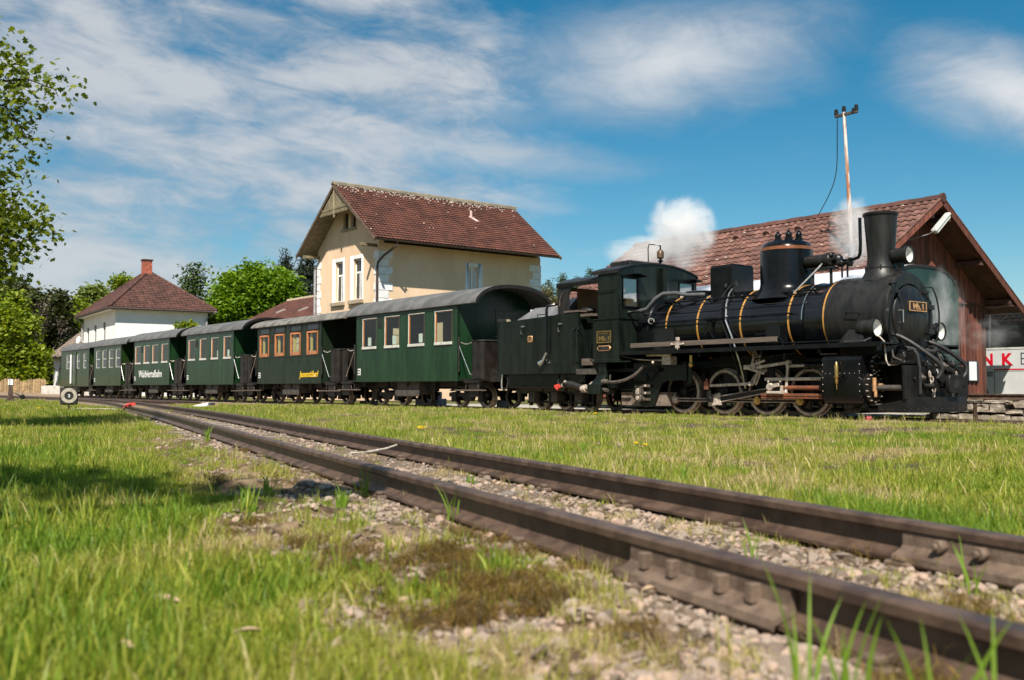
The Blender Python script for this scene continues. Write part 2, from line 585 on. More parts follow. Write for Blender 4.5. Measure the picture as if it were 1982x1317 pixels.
    def mesh(s, name, smooth=35, bevel=0.0):
        me = bpy.data.meshes.new(name)
        me.from_pydata(s.v, [], s.f)
        bm = bmesh.new()
        bm.from_mesh(me)
        bmesh.ops.remove_doubles(bm, verts=bm.verts, dist=1e-5)
        bmesh.ops.recalc_face_normals(bm, faces=bm.faces)
        if bevel:
            ed = [e for e in bm.edges if len(e.link_faces) == 2 and e.calc_face_angle(0) > R(40)]
            if ed:
                bmesh.ops.bevel(bm, geom=ed, offset=bevel, offset_type='OFFSET', segments=1, profile=.5, affect='EDGES', clamp_overlap=True)
        bm.to_mesh(me)
        bm.free()
        if smooth:
            me.shade_smooth()
            me.set_sharp_from_angle(angle=R(smooth))
        return me

    def build(s, name, m, parent=None, smooth=35, bevel=0.0, kind=None):
        return link(name, s.mesh(name, smooth, bevel), parent, m, kind=kind)


def quads_mesh(name, V, nper=4, attr=None):
    """V: (N, nper, 3) array of separate polygons"""
    V = np.asarray(V, dtype=np.float32)
    N = V.shape[0]
    me = bpy.data.meshes.new(name)
    me.vertices.add(N * nper)
    me.vertices.foreach_set('co', V.reshape(-1))
    me.loops.add(N * nper)
    me.loops.foreach_set('vertex_index', np.arange(N * nper, dtype=np.int32))
    me.polygons.add(N)
    me.polygons.foreach_set('loop_start', np.arange(0, N * nper, nper, dtype=np.int32))
    me.update(calc_edges=True)
    return me


def copy_tree(o, parent=None):
    c = o.copy()
    COL.objects.link(c)
    c.parent = parent
    for ch in list(o.children):
        copy_tree(ch, c)
    return c


def text_mesh(name, s, size, m, parent, loc, xdir, zdir, width=None, depth=.004, shear=0.0, bold=0.0):
    cu = bpy.data.curves.new(name, 'FONT')
    cu.body = s
    cu.size = size
    cu.extrude = depth
    cu.shear = shear
    cu.offset = bold
    cu.resolution_u = 2
    tmp = bpy.data.objects.new(name + '_tmp', cu)
    COL.objects.link(tmp)
    dg = bpy.context.evaluated_depsgraph_get()
    me = bpy.data.meshes.new_from_object(tmp.evaluated_get(dg))
    bpy.data.objects.remove(tmp)
    bpy.data.curves.remove(cu)
    n = len(me.vertices)
    co = np.empty(n * 3, dtype=np.float32)
    me.vertices.foreach_get('co', co)
    co = co.reshape(-1, 3)
    co[:, 0] -= co[:, 0].min()
    if width:
        co[:, 0] *= width / co[:, 0].max()
    xd, zd = np.array(Vector(xdir).normalized()), np.array(Vector(zdir).normalized())
    nd = np.cross(xd, zd)
    P = np.array(loc) + co[:, :1] * xd + co[:, 1:2] * zd + co[:, 2:3] * nd
    me.vertices.foreach_set('co', P.astype(np.float32).reshape(-1))
    me.update()
    return link(name, me, parent, m)

# ------------------------------------------------------------------ terrain
_T = np.random.default_rng(5).random((64, 64))


def vnoise(x, y):
    x, y = np.asarray(x, float), np.asarray(y, float)
    xi, yi = np.floor(x).astype(int), np.floor(y).astype(int)
    fx, fy = x - xi, y - yi
    fx, fy = fx * fx * (3 - 2 * fx), fy * fy * (3 - 2 * fy)
    g = lambda a, b: _T[a % 64, b % 64]
    return (g(xi, yi) * (1 - fx) + g(xi + 1, yi) * fx) * (1 - fy) + (g(xi, yi + 1) * (1 - fx) + g(xi + 1, yi + 1) * fx) * fy


def fbm(x, y, o=4):
    s_, a, t = 0, .5, 0
    for i in range(o):
        s_ = s_ + a * vnoise(x * 2 ** i + 13.7 * i, y * 2 ** i + 7.1 * i)
        t += a
        a *= .5
    return s_ / t


def sst(a, b, x):
    t = np.clip((x - a) / (b - a), 0, 1)
    return t * t * (3 - 2 * t)


# foreground track: straight, then an arc that meets the siding
ND = np.array((-.410, .912)); ND /= np.linalg.norm(ND)
NR = np.array((ND[1], -ND[0]))                       # to the right of the running direction
P_NEAR = np.array((.35, 2.52))                       # on the near rail
C_NEAR = P_NEAR + NR * .405
TD = np.array((D_.x, D_.y))
S_NEAR = np.array((-9.6, 30.04))                     # on the siding's near rail
SN = np.array((TD[1], -TD[0]))
S_C = S_NEAR + SN * .405


def _isect(p, d, q, e):
    a = np.array([[d[0], -e[0]], [d[1], -e[1]]])
    t = np.linalg.solve(a, q - p)
    return p + d * t[0]


MEET = _isect(C_NEAR, ND, S_C, TD)
TL_ = 11.0
A0, A1 = MEET - ND * TL_, MEET + TD * TL_
trk = [C_NEAR - ND * 6.0]
L_ = np.linalg.norm(A0 - trk[0])
trk = [trk[0] + ND * L_ * i / 26 for i in range(26)]
for i in range(17):                                   # quadratic arc through the meeting point
    t = i / 16
    trk.append(A0 * (1 - t) ** 2 + MEET * 2 * t * (1 - t) + A1 * t ** 2)
trk = np.array(trk)
SID0 = S_NEAR + SN * .405 + TD * 1.5
sid = np.array([SID0 + TD * 45.0 * i / 30 for i in range(31)])


def dist_poly(px, py, pts):
    px, py = np.asarray(px, float), np.asarray(py, float)
    best = np.full(px.shape, 1e9)
    sg = np.zeros(px.shape)
    for a, b in zip(pts[:-1], pts[1:]):
        d = b - a
        L2 = d @ d
        t = np.clip(((px - a[0]) * d[0] + (py - a[1]) * d[1]) / L2, 0, 1)
        ex, ey = px - (a[0] + t * d[0]), py - (a[1] + t * d[1])
        dd = np.hypot(ex, ey)
        side = ex * d[1] - ey * d[0]                  # >0 to the right
        m = dd < best
        best = np.where(m, dd, best)
        sg = np.where(m, np.sign(side), sg)
    return best, sg


def ground_z(X, Y, detail=True):
    X, Y = np.asarray(X, float), np.asarray(Y, float)
    xt = (X - T0.x) * TF.x + (Y - T0.y) * TF.y
    yt = (X - T0.x) * TL.x + (Y - T0.y) * TL.y       # negative on the near side
    n = -yt
    z = -.03 - .17 * sst(3.0, 1.7, n)
    far = sst(20, 32, Y) * sst(2.0, 4.0, n)
    z = z - .025 * far
    z = z + .10 * sst(-3.6, -2.6, yt * -1 - 0) * 0
    bank = sst(-20, -30, X) * sst(34, 60, Y)
    z = z + bank * sst(50, 85, Y) * .55
    dt, sg = dist_poly(X, Y, trk)
    near = sst(12, 2, Y)
    z = z + .035 * sst(1.6, .6, dt) * sst(30, 6, Y)
    # the near lawn stands a little higher than the ballast shoulder
    z = z + .02 * sst(1.0, 1.6, dt) * (sg < 0) * sst(14, 5, Y)
    if detail:
        z = z + (fbm(X * 1.3, Y * 1.3, 3) - .5) * .05 * sst(.5, 1.4, dt) * sst(1.6, 3.0, np.abs(n)) * sst(40, 20, Y)
        z = z + sst(.52, .72, fbm(X * 5 + 3, Y * 5, 3)) * .035 * (sg < 0) * sst(.52, .66, dt) * sst(1.5, 1.1, dt) * sst(10, 6, Y)
        z = z + (fbm(X * 9, Y * 9, 3) - .5) * .018 * sst(30, 3, np.hypot(X, Y))
    return z


def masks(X, Y):
    X, Y = np.asarray(X, float), np.asarray(Y, float)
    xt = (X - T0.x) * TF.x + (Y - T0.y) * TF.y
    yt = (X - T0.x) * TL.x + (Y - T0.y) * TL.y
    n = -yt
    s_ = -xt
    w = (fbm(X * .9, Y * .9, 3) - .5)
    dt, sg = dist_poly(X, Y, trk)
    ds, _ = dist_poly(X, Y, sid)
    g = sst(2.35, 1.9, n + w * .7) * sst(-1.9, -1.6, n)                      # ballast under the train
    edge = 2.5 + 4.6 * sst(13, 24, s_)
    g = np.maximum(g, sst(edge + .3, edge - .3, n + w * .8) * sst(-1.9, -1.6, n) * sst(7, 10, s_))
    g = np.maximum(g, sst(1.0, .7, ds + w * .6))
    wl = np.where(sg < 0, .62, .45)
    b = sst(wl + .16, wl - .16, dt + w * .25)
    # the near side of the foreground rail: wide dirt and moss shoulder
    sh = (sg < 0) * sst(1.32, 1.06, dt + w * .8 + .25 * (fbm(X * 3.3, Y * 3.3 + 31, 3) - .5)) * sst(14, 8, Y)
    path = sst(24, 28, Y) * sst(1.6, 1.0, dt)
    g = np.maximum(g, path)
    far = np.clip(sst(44, 52, s_) * sst(8.5, 7.0, n + w) * sst(-1.9, -1.6, n), 0, 1)
    g = np.maximum(g, far)
    pave = sst(-1.8, -2.2, n) * sst(-9.0, -7.5, n) * sst(26, 20, s_) * sst(.0, 2, s_)
    soil = sst(.525, .61, fbm(X * 1.1 + 40, Y * 2.2, 3)) * sst(1.6, 3.0, n) * sst(13, 9, s_) * sst(.55, 1.0, dt) * (sg > 0)
    return g, b, sh, pave, soil


def axis_pts(lo, hi, fine, grow, limit):
    a = [0.0]
    st = fine
    while a[-1] < limit:
        if a[-1] > hi:
            st *= grow
        a.append(a[-1] + st)
    return a


def build_ground():
    xp = axis_pts(0, 5, .055, 1.045, 1800)
    xs = np.array(sorted([-v for v in xp[1:]] + xp)) - .3
    yp = axis_pts(0, 6.5, .055, 1.035, 2600)
    yn = axis_pts(0, .5, .2, 1.3, 200)
    ys = np.array(sorted([-v for v in yn[1:]] + yp)) + .9
    X, Y = np.meshgrid(xs, ys)
    Z = ground_z(X, Y)
    ny, nx = X.shape
    V = np.stack([X, Y, Z], -1).reshape(-1, 3)
    me = bpy.data.meshes.new('ground')
    me.vertices.add(nx * ny)
    me.vertices.foreach_set('co', V.astype(np.float32).reshape(-1))
    idx = np.arange(nx * ny).reshape(ny, nx)
    q = np.stack([idx[:-1, :-1], idx[:-1, 1:], idx[1:, 1:], idx[1:, :-1]], -1).reshape(-1, 4)
    me.loops.add(q.size)
    me.loops.foreach_set('vertex_index', q.reshape(-1).astype(np.int32))
    me.polygons.add(len(q))
    me.polygons.foreach_set('loop_start', np.arange(0, q.size, 4, dtype=np.int32))
    me.update(calc_edges=True)
    me.shade_smooth()
    g, b, sh, pave, soil = masks(X.ravel(), Y.ravel())
    for nm, (r_, g_, b_) in (('cover', (g, b, sh)), ('cover2', (pave, soil, soil * 0))):
        at = me.attributes.new(nm, 'FLOAT_COLOR', 'POINT')
        at.data.foreach_set('color', np.stack([r_, g_, b_, np.ones_like(r_)], -1).astype(np.float32).reshape(-1))
    m = bpy.data.materials.new('ground_cover')
    m.use_nodes = True
    t = m.node_tree
    p = t.nodes['Principled BSDF']
    tc = t.nodes.new('ShaderNodeTexCoord')
    v = tc.outputs['Object']
    def attr(nm):
        a = t.nodes.new('ShaderNodeAttribute')
        a.attribute_name = nm
        s2 = t.nodes.new('ShaderNodeSeparateColor')
        t.links.new(a.outputs['Color'], s2.inputs[0])
        return [E(t, s2.outputs[i]) for i in range(3)]
    ag, ab, ash = attr('cover')
    ap, aso, _ = attr('cover2')
    nA = tnoise(t, v, 1.1, 5)
    nB = tnoise(t, v, 14, 6, .65)
    nC = tnoise(t, v, 70, 4, .6)
    grass = mixc(t, (nB * .6 + nA * .4).ss(.35, .65), (.045, .060, .012), (.125, .115, .040))
    soilc = mixc(t, nB.ss(.35, .65), (.050, .034, .022), (.135, .100, .068))
    brown = mixc(t, (nB * .5 + nC * .5).ss(.38, .62), (.145, .100, .068), (.33, .245, .175))
    ball = mixc(t, nC.ss(.35, .65), (.085, .062, .042), (.23, .175, .13))
    moss = mixc(t, (nB * .7 + nA * .3).ss(.4, .6), (.070, .045, .027), (.24, .17, .105))
    pav = mixc(t, nB.ss(.3, .7), (.30, .28, .25), (.42, .39, .35))
    c = mixc(t, aso, grass, soilc)
    c = mixc(t, ash, c, moss)
    c = mixc(t, ab, c, ball)
    c = mixc(t, ag, c, brown)
    c = mixc(t, ap, c, pav)
    t.links.new(c, p.inputs['Base Color'])
    p.inputs['Roughness'].default_value = .95
    p.inputs['Specular IOR Level'].default_value = .15
    bn = t.nodes.new('ShaderNodeBump')
    bn.inputs['Distance'].default_value = .02
    t.links.new((nB * .6 + nC * .5).v, bn.inputs['Height'])
    t.links.new(bn.outputs[0], p.inputs['Normal'])
    o = link('ground', me, None, m)
    o['kind'] = 'structure'
    return o


build_ground()


def gz(x, y):
    return float(ground_z(np.array([x]), np.array([y]))[0])


# ------------------------------------------------------------------ tracks
RAILP = [(-.048, 0), (.048, 0), (.048, .010), (.014, .024), (.006, .032), (.006, .074), (.011, .082), (.029, .086), (.030, .105), (.024, .112),
         (-.024, .112), (-.030, .105), (-.029, .086), (-.011, .082), (-.006, .074), (-.006, .032), (-.014, .024), (-.048, .010)]


def sweep(mb, prof, pts):
    pts = [Vector(p) for p in pts]
    n, m = len(prof), len(pts)
    vs, fs = [], []
    for k in range(m):
        d = (pts[min(k + 1, m - 1)] - pts[max(k - 1, 0)])
        d.z = 0
        d.normalize()
        r_ = Vector((d.y, -d.x, 0))
        for a, b in prof:
            vs.append(pts[k] + r_ * a + Vector((0, 0, b)))
    for k in range(m - 1):
        for i in range(n):
            j = (i + 1) % n
            fs.append((k * n + i, (k + 1) * n + i, (k + 1) * n + j, k * n + j))
    fs += [tuple(range(n)), tuple(range((m - 1) * n, m * n))[::-1]]
    mb.add(vs, fs)


def offset_line(pts, off):
    out = []
    m = len(pts)
    for k in range(m):
        d = pts[min(k + 1, m - 1)] - pts[max(k - 1, 0)]
        d = d / np.linalg.norm(d)
        out.append(pts[k] + np.array((d[1], -d[0])) * off)
    return out


def resample(pts, step):
    out, acc = [], 0
    for a, b in zip(pts[:-1], pts[1:]):
        L = np.linalg.norm(b - a)
        while acc < L:
            out.append((a + (b - a) * acc / L, (b - a) / L))
            acc += step
        acc -= L
    return out


def track(name, label, pts, zfun, sleepers=True, step=.78, jit=.0, clips=False, zs=-.014, maxs=999):
    t = thing(name, label, 'railway track', (pts[0][0], pts[0][1], 0))
    org = Vector((pts[0][0], pts[0][1], 0))
    for off in (-.405, .405):
        mb = MB()
        ln = [Vector((p[0], p[1], zfun(p[0], p[1]) - .112)) - org for p in offset_line(pts, off)]
        sweep(mb, RAILP, ln)
        mb.build('rail', M['rail'], t, smooth=28)
    if sleepers:
        mb = MB()
        mb.box(-.70, .70, -.10, .10, -.12, 0)
        me = mb.mesh('sleeper', bevel=.012)
        me.materials.append(M['sleeper'])
        mc = MB()
        mc.box(-.022, .022, -.045, .045, 0, .018)
        mc.box(-.012, .018, -.02, .02, .018, .034)
        mcl = mc.mesh('rail_clip', bevel=.004)
        mcl.materials.append(M['railfoot'])
        for i, (p, d) in enumerate(resample(pts, step)[:maxs]):
            z = zfun(p[0], p[1]) - .112 + zs
            o = link('sleeper', me, t)
            o.location = Vector((p[0], p[1], z)) - org
            o.rotation_euler = (0, 0, math.atan2(d[1], d[0]) - math.pi / 2 + random.uniform(-.02, .02))
            if clips and i < 16:
                for a in (-.405 - .062, -.405 + .062, .405 - .062, .405 + .062):
                    c = link('rail_clip', mcl, t)
                    q = p + np.array((d[1], -d[0])) * a
                    c.location = Vector((q[0], q[1], z + .002)) - org
                    c.rotation_euler = (0, 0, math.atan2(d[1], d[0]) - math.pi / 2 + (math.pi if (a < 0) == (abs(a) > .405) else 0))
    return t, org


HEAD_Z = .13
def zf_near(x, y):
    return HEAD_Z - .075 * float(sst(12, 30, np.array(y)))


ftrack, forg = track('railway_track', 'rusty foreground track running from the bottom right corner to the signal disc', trk, zf_near, clips=True, step=.74)
strack, sorg = track('railway_track', 'far rusty siding beyond the lawn, between the red derail block and the train', sid, lambda x, y: .055)
mtrack, morg = track('railway_track', 'rails half sunk in gravel under the engine and the green coaches',
                     np.array([[TW(x).x, TW(x).y] for x in np.linspace(16, -66, 22)]), lambda x, y: RAIL_Z, maxs=110)


def fishplate(s0, s1, off, side, bolts, sq):
    """joint bar on one rail of the foreground track; s along the track from P_NEAR's foot, side +1 = right face"""
    c = C_NEAR + NR * off
    d3 = Vector((ND[0], ND[1], 0)); r3 = Vector((NR[0], NR[1], 0)) * side
    p0 = Vector((*(c + ND * s0), HEAD_Z - .112)) - forg
    p1 = Vector((*(c + ND * s1), HEAD_Z - .112)) - forg
    prof = [(.008, .030), (.030, .020), (.062, .010), (.066, -.004), (.070, .004), (.066, .022), (.034, .036), (.026, .046), (.024, .080), (.020, .086), (.008, .084)]
    mb = MB()
    sweep(mb, [(a * side, b) for a, b in (prof if side > 0 else prof[::-1])], [p0, p0.lerp(p1, .5), p1])
    fp = mb.build('fishplate', M['railfoot'], ftrack, smooth=30)
    for s in bolts:
        b = MB()
        q = Vector((*(c + ND * s), HEAD_Z - .112 + .060)) - forg + r3 * .024
        if sq:
            b.obox(q + r3 * .013 - Vector((0, 0, .004)), d3, .012, Vector((0, 0, 1)), .020, r3, .014)
        else:
            b.cyl(q, q + r3 * .026, .019, n=6)
            b.cyl(q + r3 * .026, q + r3 * .040, .010, n=10)
        b.build('bolt', M['railfoot'], fp, bevel=.002)


fishplate(-.55, .06, -.405, -1, (-.45, -.34, -.15, -.03), True)
fishplate(-.55, .06, -.405, 1, (-.45, -.34, -.15, -.03), False)
fishplate(-.62, -.05, .405, -1, (-.19, -.32, -.5), False)


# ------------------------------------------------------------------ steam engine
def bez(p0, p1, p2, p3, n=10):
    p0, p1, p2, p3 = map(Vector, (p0, p1, p2, p3))
    return [p0 * (1 - t) ** 3 + p1 * 3 * t * (1 - t) ** 2 + p2 * 3 * t * t * (1 - t) + p3 * t ** 3 for t in [i / n for i in range(n + 1)]]


BZ, BR, SR = 1.88, .74, .79


def wheel_meshes(r, spokes=10, cw=True):
    """wheel in the xz plane, outer face at y=-.045"""
    ty = MB()
    ty.lathe([(r - .065, -.055), (r - .008, -.055), (r, -.045), (r + .002, .03), (r + .028, .036), (r + .028, .062), (r - .065, .062), (r - .065, -.055)], axis=(0, 1, 0), n=44, cap=False)
    ce = MB()
    ce.lathe([(r - .10, -.035), (r - .064, -.035), (r - .064, .04), (r - .10, .04), (r - .10, -.035)], axis=(0, 1, 0), n=36, cap=False)
    ce.lathe([(.0, -.075), (.055, -.075), (.06, -.07), (.105, -.06), (.105, .05), (0, .05)], axis=(0, 1, 0), n=24)
    for i in range(spokes):
        a = 2 * math.pi * i / spokes
        d = Vector((math.cos(a), 0, math.sin(a)))
        ce.cyl(d * .09, d * (r - .08), .026, .018, n=6)
    if cw:
        pts = []
        for i in range(9):
            a = R(20 + 70 * i / 8 - 10)
            pts.append(((r - .085) * math.cos(a), (r - .085) * math.sin(a)))
        pts += [(.12 * math.cos(R(70)), .12 * math.sin(R(70))), (.14 * math.cos(R(30)), .14 * math.sin(R(30)))]
        ce.prism(pts, 'y', -.045, -.01)
    a = ty.mesh('tyre', 30); a.materials.append(M['rim'])
    b = ce.mesh('wheel', 40); b.materials.append(M['frameblk'])
    return a, b


PIN = Vector((-.155, 0, -.175))


def locomotive():
    t = thing('steam_locomotive', 'black steam engine with gold boiler bands at the head of the green train', 'steam engine', TW(0), TROT)
    B = lambda mb, n, m, par=t, **k: mb.build(n, m, par, **k)
    # frame and floor
    f = MB()
    for y in (-.36, .36):
        f.box(-5.2, 2.35, y - .02, y + .02, .30, .98)
    f.box(-5.2, -3.6, -.95, .95, .92, 1.0)
    f.box(.7, 2.3, -.36, .36, .55, .60)
    for x in (-4.9, -2.7, -1.6, -.5, .7, 1.9):
        f.box(x - .02, x + .02, -.36, .36, .35, .95)
    f.box(-2.6, -.2, -.34, .34, .98, 1.25)
    B(f, 'frame', M['frameblk'])
    # boiler
    b = MB()
    b.lathe([(BR + .02, -4.47), (BR + .02, -4.12), (BR, -4.10), (BR, .42), (BR + .03, .44), (BR + .03, .50)], (0, 0, BZ), (1, 0, 0), 64)
    # firebox sides down to the frame
    b.prism([(-.74, 1.0), (.74, 1.0), (.755, 1.88), (-.755, 1.88)], 'x', -4.4, -3.3)
    bo = B(b, 'boiler', M['boiler'], smooth=25)
    for x in (-3.555, -2.65, -1.487, -.299, .526):
        m = MB()
        r_ = BR + .008 + (.03 if x > .4 else 0)
        m.lathe([(r_ - .02, x - .019), (r_, x - .019), (r_, x + .019), (r_ - .02, x + .019), (r_ - .02, x - .019)], (0, 0, BZ), (1, 0, 0), 64, cap=False)
        m.build('boiler_band', M['gold'], bo)
    for x in (-4.12, .05):
        m = MB()
        r_ = BR + .012
        m.lathe([(r_ - .02, x - .012), (r_, x - .012), (r_, x + .012), (r_ - .02, x + .012), (r_ - .02, x - .012)], (0, 0, BZ), (1, 0, 0), 64, cap=False)
        m.build('cladding_strap', M['black'], bo)
    # smokebox
    s = MB()
    s.lathe([(SR, .55), (SR, 1.76), (SR + .012, 1.765), (SR + .012, 1.83), (SR - .01, 1.845), (.60, 1.845), (.60, 1.80)], (0, 0, BZ), (1, 0, 0), 72)
    s.prism([(-.55, .6), (.55, .6), (.62, 1.35), (-.62, 1.35)], 'x', .8, 1.7)
    so = B(s, 'smokebox', M['soot'], smooth=30)
    rv = MB()
    for i in range(44):
        a = 2 * math.pi * i / 44
        rv.rivets([(1.80, -math.sin(a) * (SR + .010), BZ + math.cos(a) * (SR + .010))], .012, (0, -math.sin(a), math.cos(a)), .006)
    rv.build('rivet_ring', M['soot'], so, kind='stuff')
    d = MB()
    d.lathe([(.585, 1.85), (.575, 1.875), (.54, 1.885), (.50, 1.90), (.36, 1.955), (.18, 1.985), (0, 1.992)], (0, 0, BZ - .02), (1, 0, 0), 56)
    do = B(d, 'smokebox_door', M['soot'], smooth=30)
    h = MB()                                              # hinge side: vertical bar with two straps (far side)
    h.cyl((1.93, .56, 1.52), (1.93, .56, 2.18), .022, n=10)
    for z in (1.60, 2.06):
        h.box(1.89, 1.96, .46, .66, z - .045, z + .045)
        h.box(1.88, 1.925, .28, .50, z - .035, z + .035)
    h.build('door_hinge', M['soot'], do, bevel=.006)
    h = MB()
    h.tube([(1.90, -.47, 1.74), (1.99, -.47, 1.74), (1.99, -.47, 1.96), (1.90, -.47, 1.96)], .011)
    h.build('door_handle', M['chrome'], do)
    for y, zz in ((-.52, 2.30), (.44, 2.34)):
        c = MB()
        c.box(1.83, 1.93, y - .08, y + .08, zz - .03, zz + .03)
        c.cyl((1.90, y + .03, zz), (1.93, y + .06, zz - .16), .016, n=8)
        c.build('door_clamp', M['soot'], do, bevel=.006)
    # number plate on the door
    p = MB()
    p.box(1.93, 2.005, -.285, .29, 1.955, 2.135)
    po = B(p, 'number_plate', M['under'], bevel=.008)
    p = MB()
    for (y0, y1, z0, z1) in ((-.285, .29, 1.955, 1.972), (-.285, .29, 2.118, 2.135), (-.285, -.268, 1.972, 2.118), (.273, .29, 1.972, 2.118)):
        p.box(2.0, 2.014, y0, y1, z0, z1)
    p.build('plate_rim', M['bronze'], po)
    text_mesh('plate_lettering', 'Mh. I', .155, M['bronze'], po, (2.006, -.16, 1.99), (0, 1, 0), (0, 0, 1), .34, .006, bold=.004)
    # handrails at the smokebox front
    for sgn in (-1, 1):
        m = MB()
        pts = [Vector((1.80, sgn * .60, 2.44)), Vector((1.93, sgn * .60, 2.44))] + bez((1.95, sgn * .62, 2.42), (1.97, sgn * .80, 2.2), (1.97, sgn * .88, 1.8), (1.90, sgn * .80, 1.42), 8)
        m.tube(pts, .016)
        B(m, 'front_handrail', M['black'] if sgn < 0 else M['soot'])
    # chimney
    c = MB()
    c.lathe([(.42, 2.56), (.36, 2.63), (.315, 2.70), (.275, 2.80), (.252, 2.95), (.248, 3.05), (.262, 3.25), (.284, 3.55), (.300, 3.80), (.318, 3.805), (.325, 3.825), (.325, 3.85), (.312, 3.862), (.26, 3.862), (.24, 3.5), (0, 3.45)], (1.28, 0, 0), n=48)
    co = B(c, 'chimney', M['soot'], smooth=35)
    m = MB()
    m.cyl((1.28, 0, 2.80), (1.28, 0, 2.825), .285, n=40)
    for a in (R(200), R(250), R(300), R(20)):
        m.cyl((1.28 + .285 * math.cos(a), .285 * math.sin(a), 2.76), (1.28 + .285 * math.cos(a), .285 * math.sin(a), 2.86), .016, n=6)
    m.build('chimney_flange', M['soot'], co)
    m = MB()
    m.tube([(.30, -.12, 3.05), (.80, -.14, 3.03), (.90, -.16, 3.05), (.945, -.17, 3.12), (.955, -.17, 3.3), (.95, -.17, 3.80)], .032, n=10)
    B(m, 'exhaust_pipe', M['black'])
    # turbo generator on the smokebox
    g = MB()
    g.cyl((-.33, -.05, 3.08), (.10, -.05, 3.08), .125, n=24)
    g.lathe([(0, 0), (.14, 0), (.15, .03), (.15, .12), (.13, .15), (.09, .17), (.09, .30), (.06, .34), (0, .35)], (.12, -.05, 3.08), (1, 0, 0), 24)
    for i in range(8):
        a = i * math.pi / 4
        g.cyl((.13, -.05 + .14 * math.sin(a), 3.08 + .14 * math.cos(a)), (.29, -.05 + .13 * math.sin(a), 3.08 + .13 * math.cos(a)), .017, n=6)
    g.box(-.25, .3, -.16, .10, 2.90, 2.945)
    for x in (-.2, .22):
        g.cyl((x, -.05, 2.62), (x, -.05, 2.95), .03, n=8)
    go = B(g, 'turbo_generator', M['soot'], smooth=30)
    m = MB()
    m.lathe([(0, 0), (.07, 0), (.08, .02), (.08, .1), (.05, .13), (.05, .22), (.09, .24), (.09, .28), (0, .3)], (.42, -.1, 2.99), (1, 0, 0), 16)
    m.cyl((.5, -.1, 2.7), (.5, -.1, 3.02), .02, n=8)
    m.cyl((.62, -.1, 2.7), (.62, -.1, 3.02), .02, n=8)
    m.sphere((.28, -.14, 3.16), .05)
    m.build('governor', M['soot'], go)
    m = MB()
    m.tube(bez((.12, -.2, 3.0), (.10, -.3, 2.9), (.02, -.45, 2.75), (-.25, -.62, 2.42), 10), .018)
    m.build('steam_pipe', M['hoseg'], go)
    # dome
    d = MB()
    d.lathe([(.74, 2.36), (.64, 2.47), (.565, 2.56), (.538, 2.63), (.53, 2.70), (.53, 3.345), (.522, 3.42), (.48, 3.50), (.40, 3.55), (.25, 3.575), (0, 3.58)], (-.87, 0, 0), n=56)
    dm = B(d, 'steam_dome', M['black'], smooth=40)
    m = MB()
    m.lathe([(.51, 3.36), (.537, 3.36), (.535, 3.425), (.51, 3.425), (.51, 3.36)], (-.87, 0, 0), n=56, cap=False)
    m.build('dome_band', M['copper'], dm)
    for x, y in ((-1.0, -.1), (-.72, -.12), (-.62, .08)):
        m = MB()
        m.lathe([(.085, 3.55), (.085, 3.62), (.06, 3.63), (.065, 3.66), (.07, 3.70), (.055, 3.73), (.032, 3.745), (.030, 3.775), (.018, 3.785), (0, 3.785)], (x, y, 0), n=16)
        m.build('safety_valve', M['black'], dm)
    # sand box
    sb = MB()
    sb.hexa([(-2.62, -.36, 2.45), (-1.98, -.36, 2.45), (-1.98, .36, 2.45), (-2.62, .36, 2.45), (-2.62, -.36, 3.185), (-1.98, -.36, 3.185), (-1.98, .36, 3.185), (-2.62, .36, 3.185)])
    sbo = B(sb, 'sand_box', M['black'], bevel=.03)
    m = MB()
    m.box(-2.60, -2.0, -.34, .34, 3.183, 3.20)
    m.box(-2.45, -2.1, -.1, .2, 3.2, 3.225)
    m.build('lid', M['black'], sbo, bevel=.008)
    m = MB()
    m.lathe([(.42, 2.50), (.36, 2.60), (.335, 2.62), (.335, 2.70), (.30, 2.715), (0, 2.72)], (-3.22, 0, 0), n=36)
    B(m, 'washout_dome', M['black'])
    for dx in (0, .11):                                     # sanding pipes
        m = MB()
        m.tube([(-2.10 + dx, -.36, 2.66), (-2.10 + dx, -.46, 2.56), (-2.02 + dx, -.66, 2.30), (-1.94 + dx, -.775, 1.95), (-1.80 + dx, -.76, 1.62), (-1.68 + dx, -.80, 1.38), (-1.62 + dx, -.70, 1.0), (-1.58 + dx, -.60, .55)], .02, n=8)
        B(m, 'sanding_pipe', M['chrome'] if dx else M['black'])
    m = MB()
    m.tube([(-2.4, -.52, 2.42), (-2.2, -.5, 2.46), (-2.02, -.4, 2.72), (-1.85, -.4, 2.78), (-1.78, -.44, 2.68)], .016)
    m.cyl((-2.12, -.42, 2.70), (-2.12, -.42, 2.78), .03, n=10)
    m.cyl((-1.84, -.42, 2.72), (-1.84, -.42, 2.80), .03, n=10)
    B(m, 'sanding_valve', M['hose'])
    # handrails along the boiler
    for z, x0, x1, r_ in ((2.02, -4.35, -.15, .013), (2.46, -3.75, .3, .022)):
        y = -math.sqrt(max((BR + .07) ** 2 - (z - BZ) ** 2, 0))
        m = MB()
        m.cyl((x0, y, z), (x1, y, z), r_, n=8)
        for i in range(5):
            x = x0 + .4 + (x1 - x0 - .5) * i / 4
            q = Vector((x, y, z))
            c0 = Vector((x, 0, BZ))
            m.cyl(q, q + (c0 - q).normalized() * .09, .014, n=6)
            m.sphere(q, r_ * 1.7, 8, 6)
        B(m, 'boiler_handrail', M['black'])
    m = MB()
    m.cyl((-4.3, -.70, 2.24), (.1, -.72, 2.24), .009, n=6)
    B(m, 'control_rod', M['under'])
    m = MB()
    pts = [Vector((.02, -math.sin(a) * (BR + .015), BZ + math.cos(a) * (BR + .015))) for a in [R(20 + 7 * i) for i in range(11)]]
    m.tube(pts, .008, n=6)
    B(m, 'thin_steam_pipe', M['chrome'])
    # small fittings on the boiler side
    m = MB()
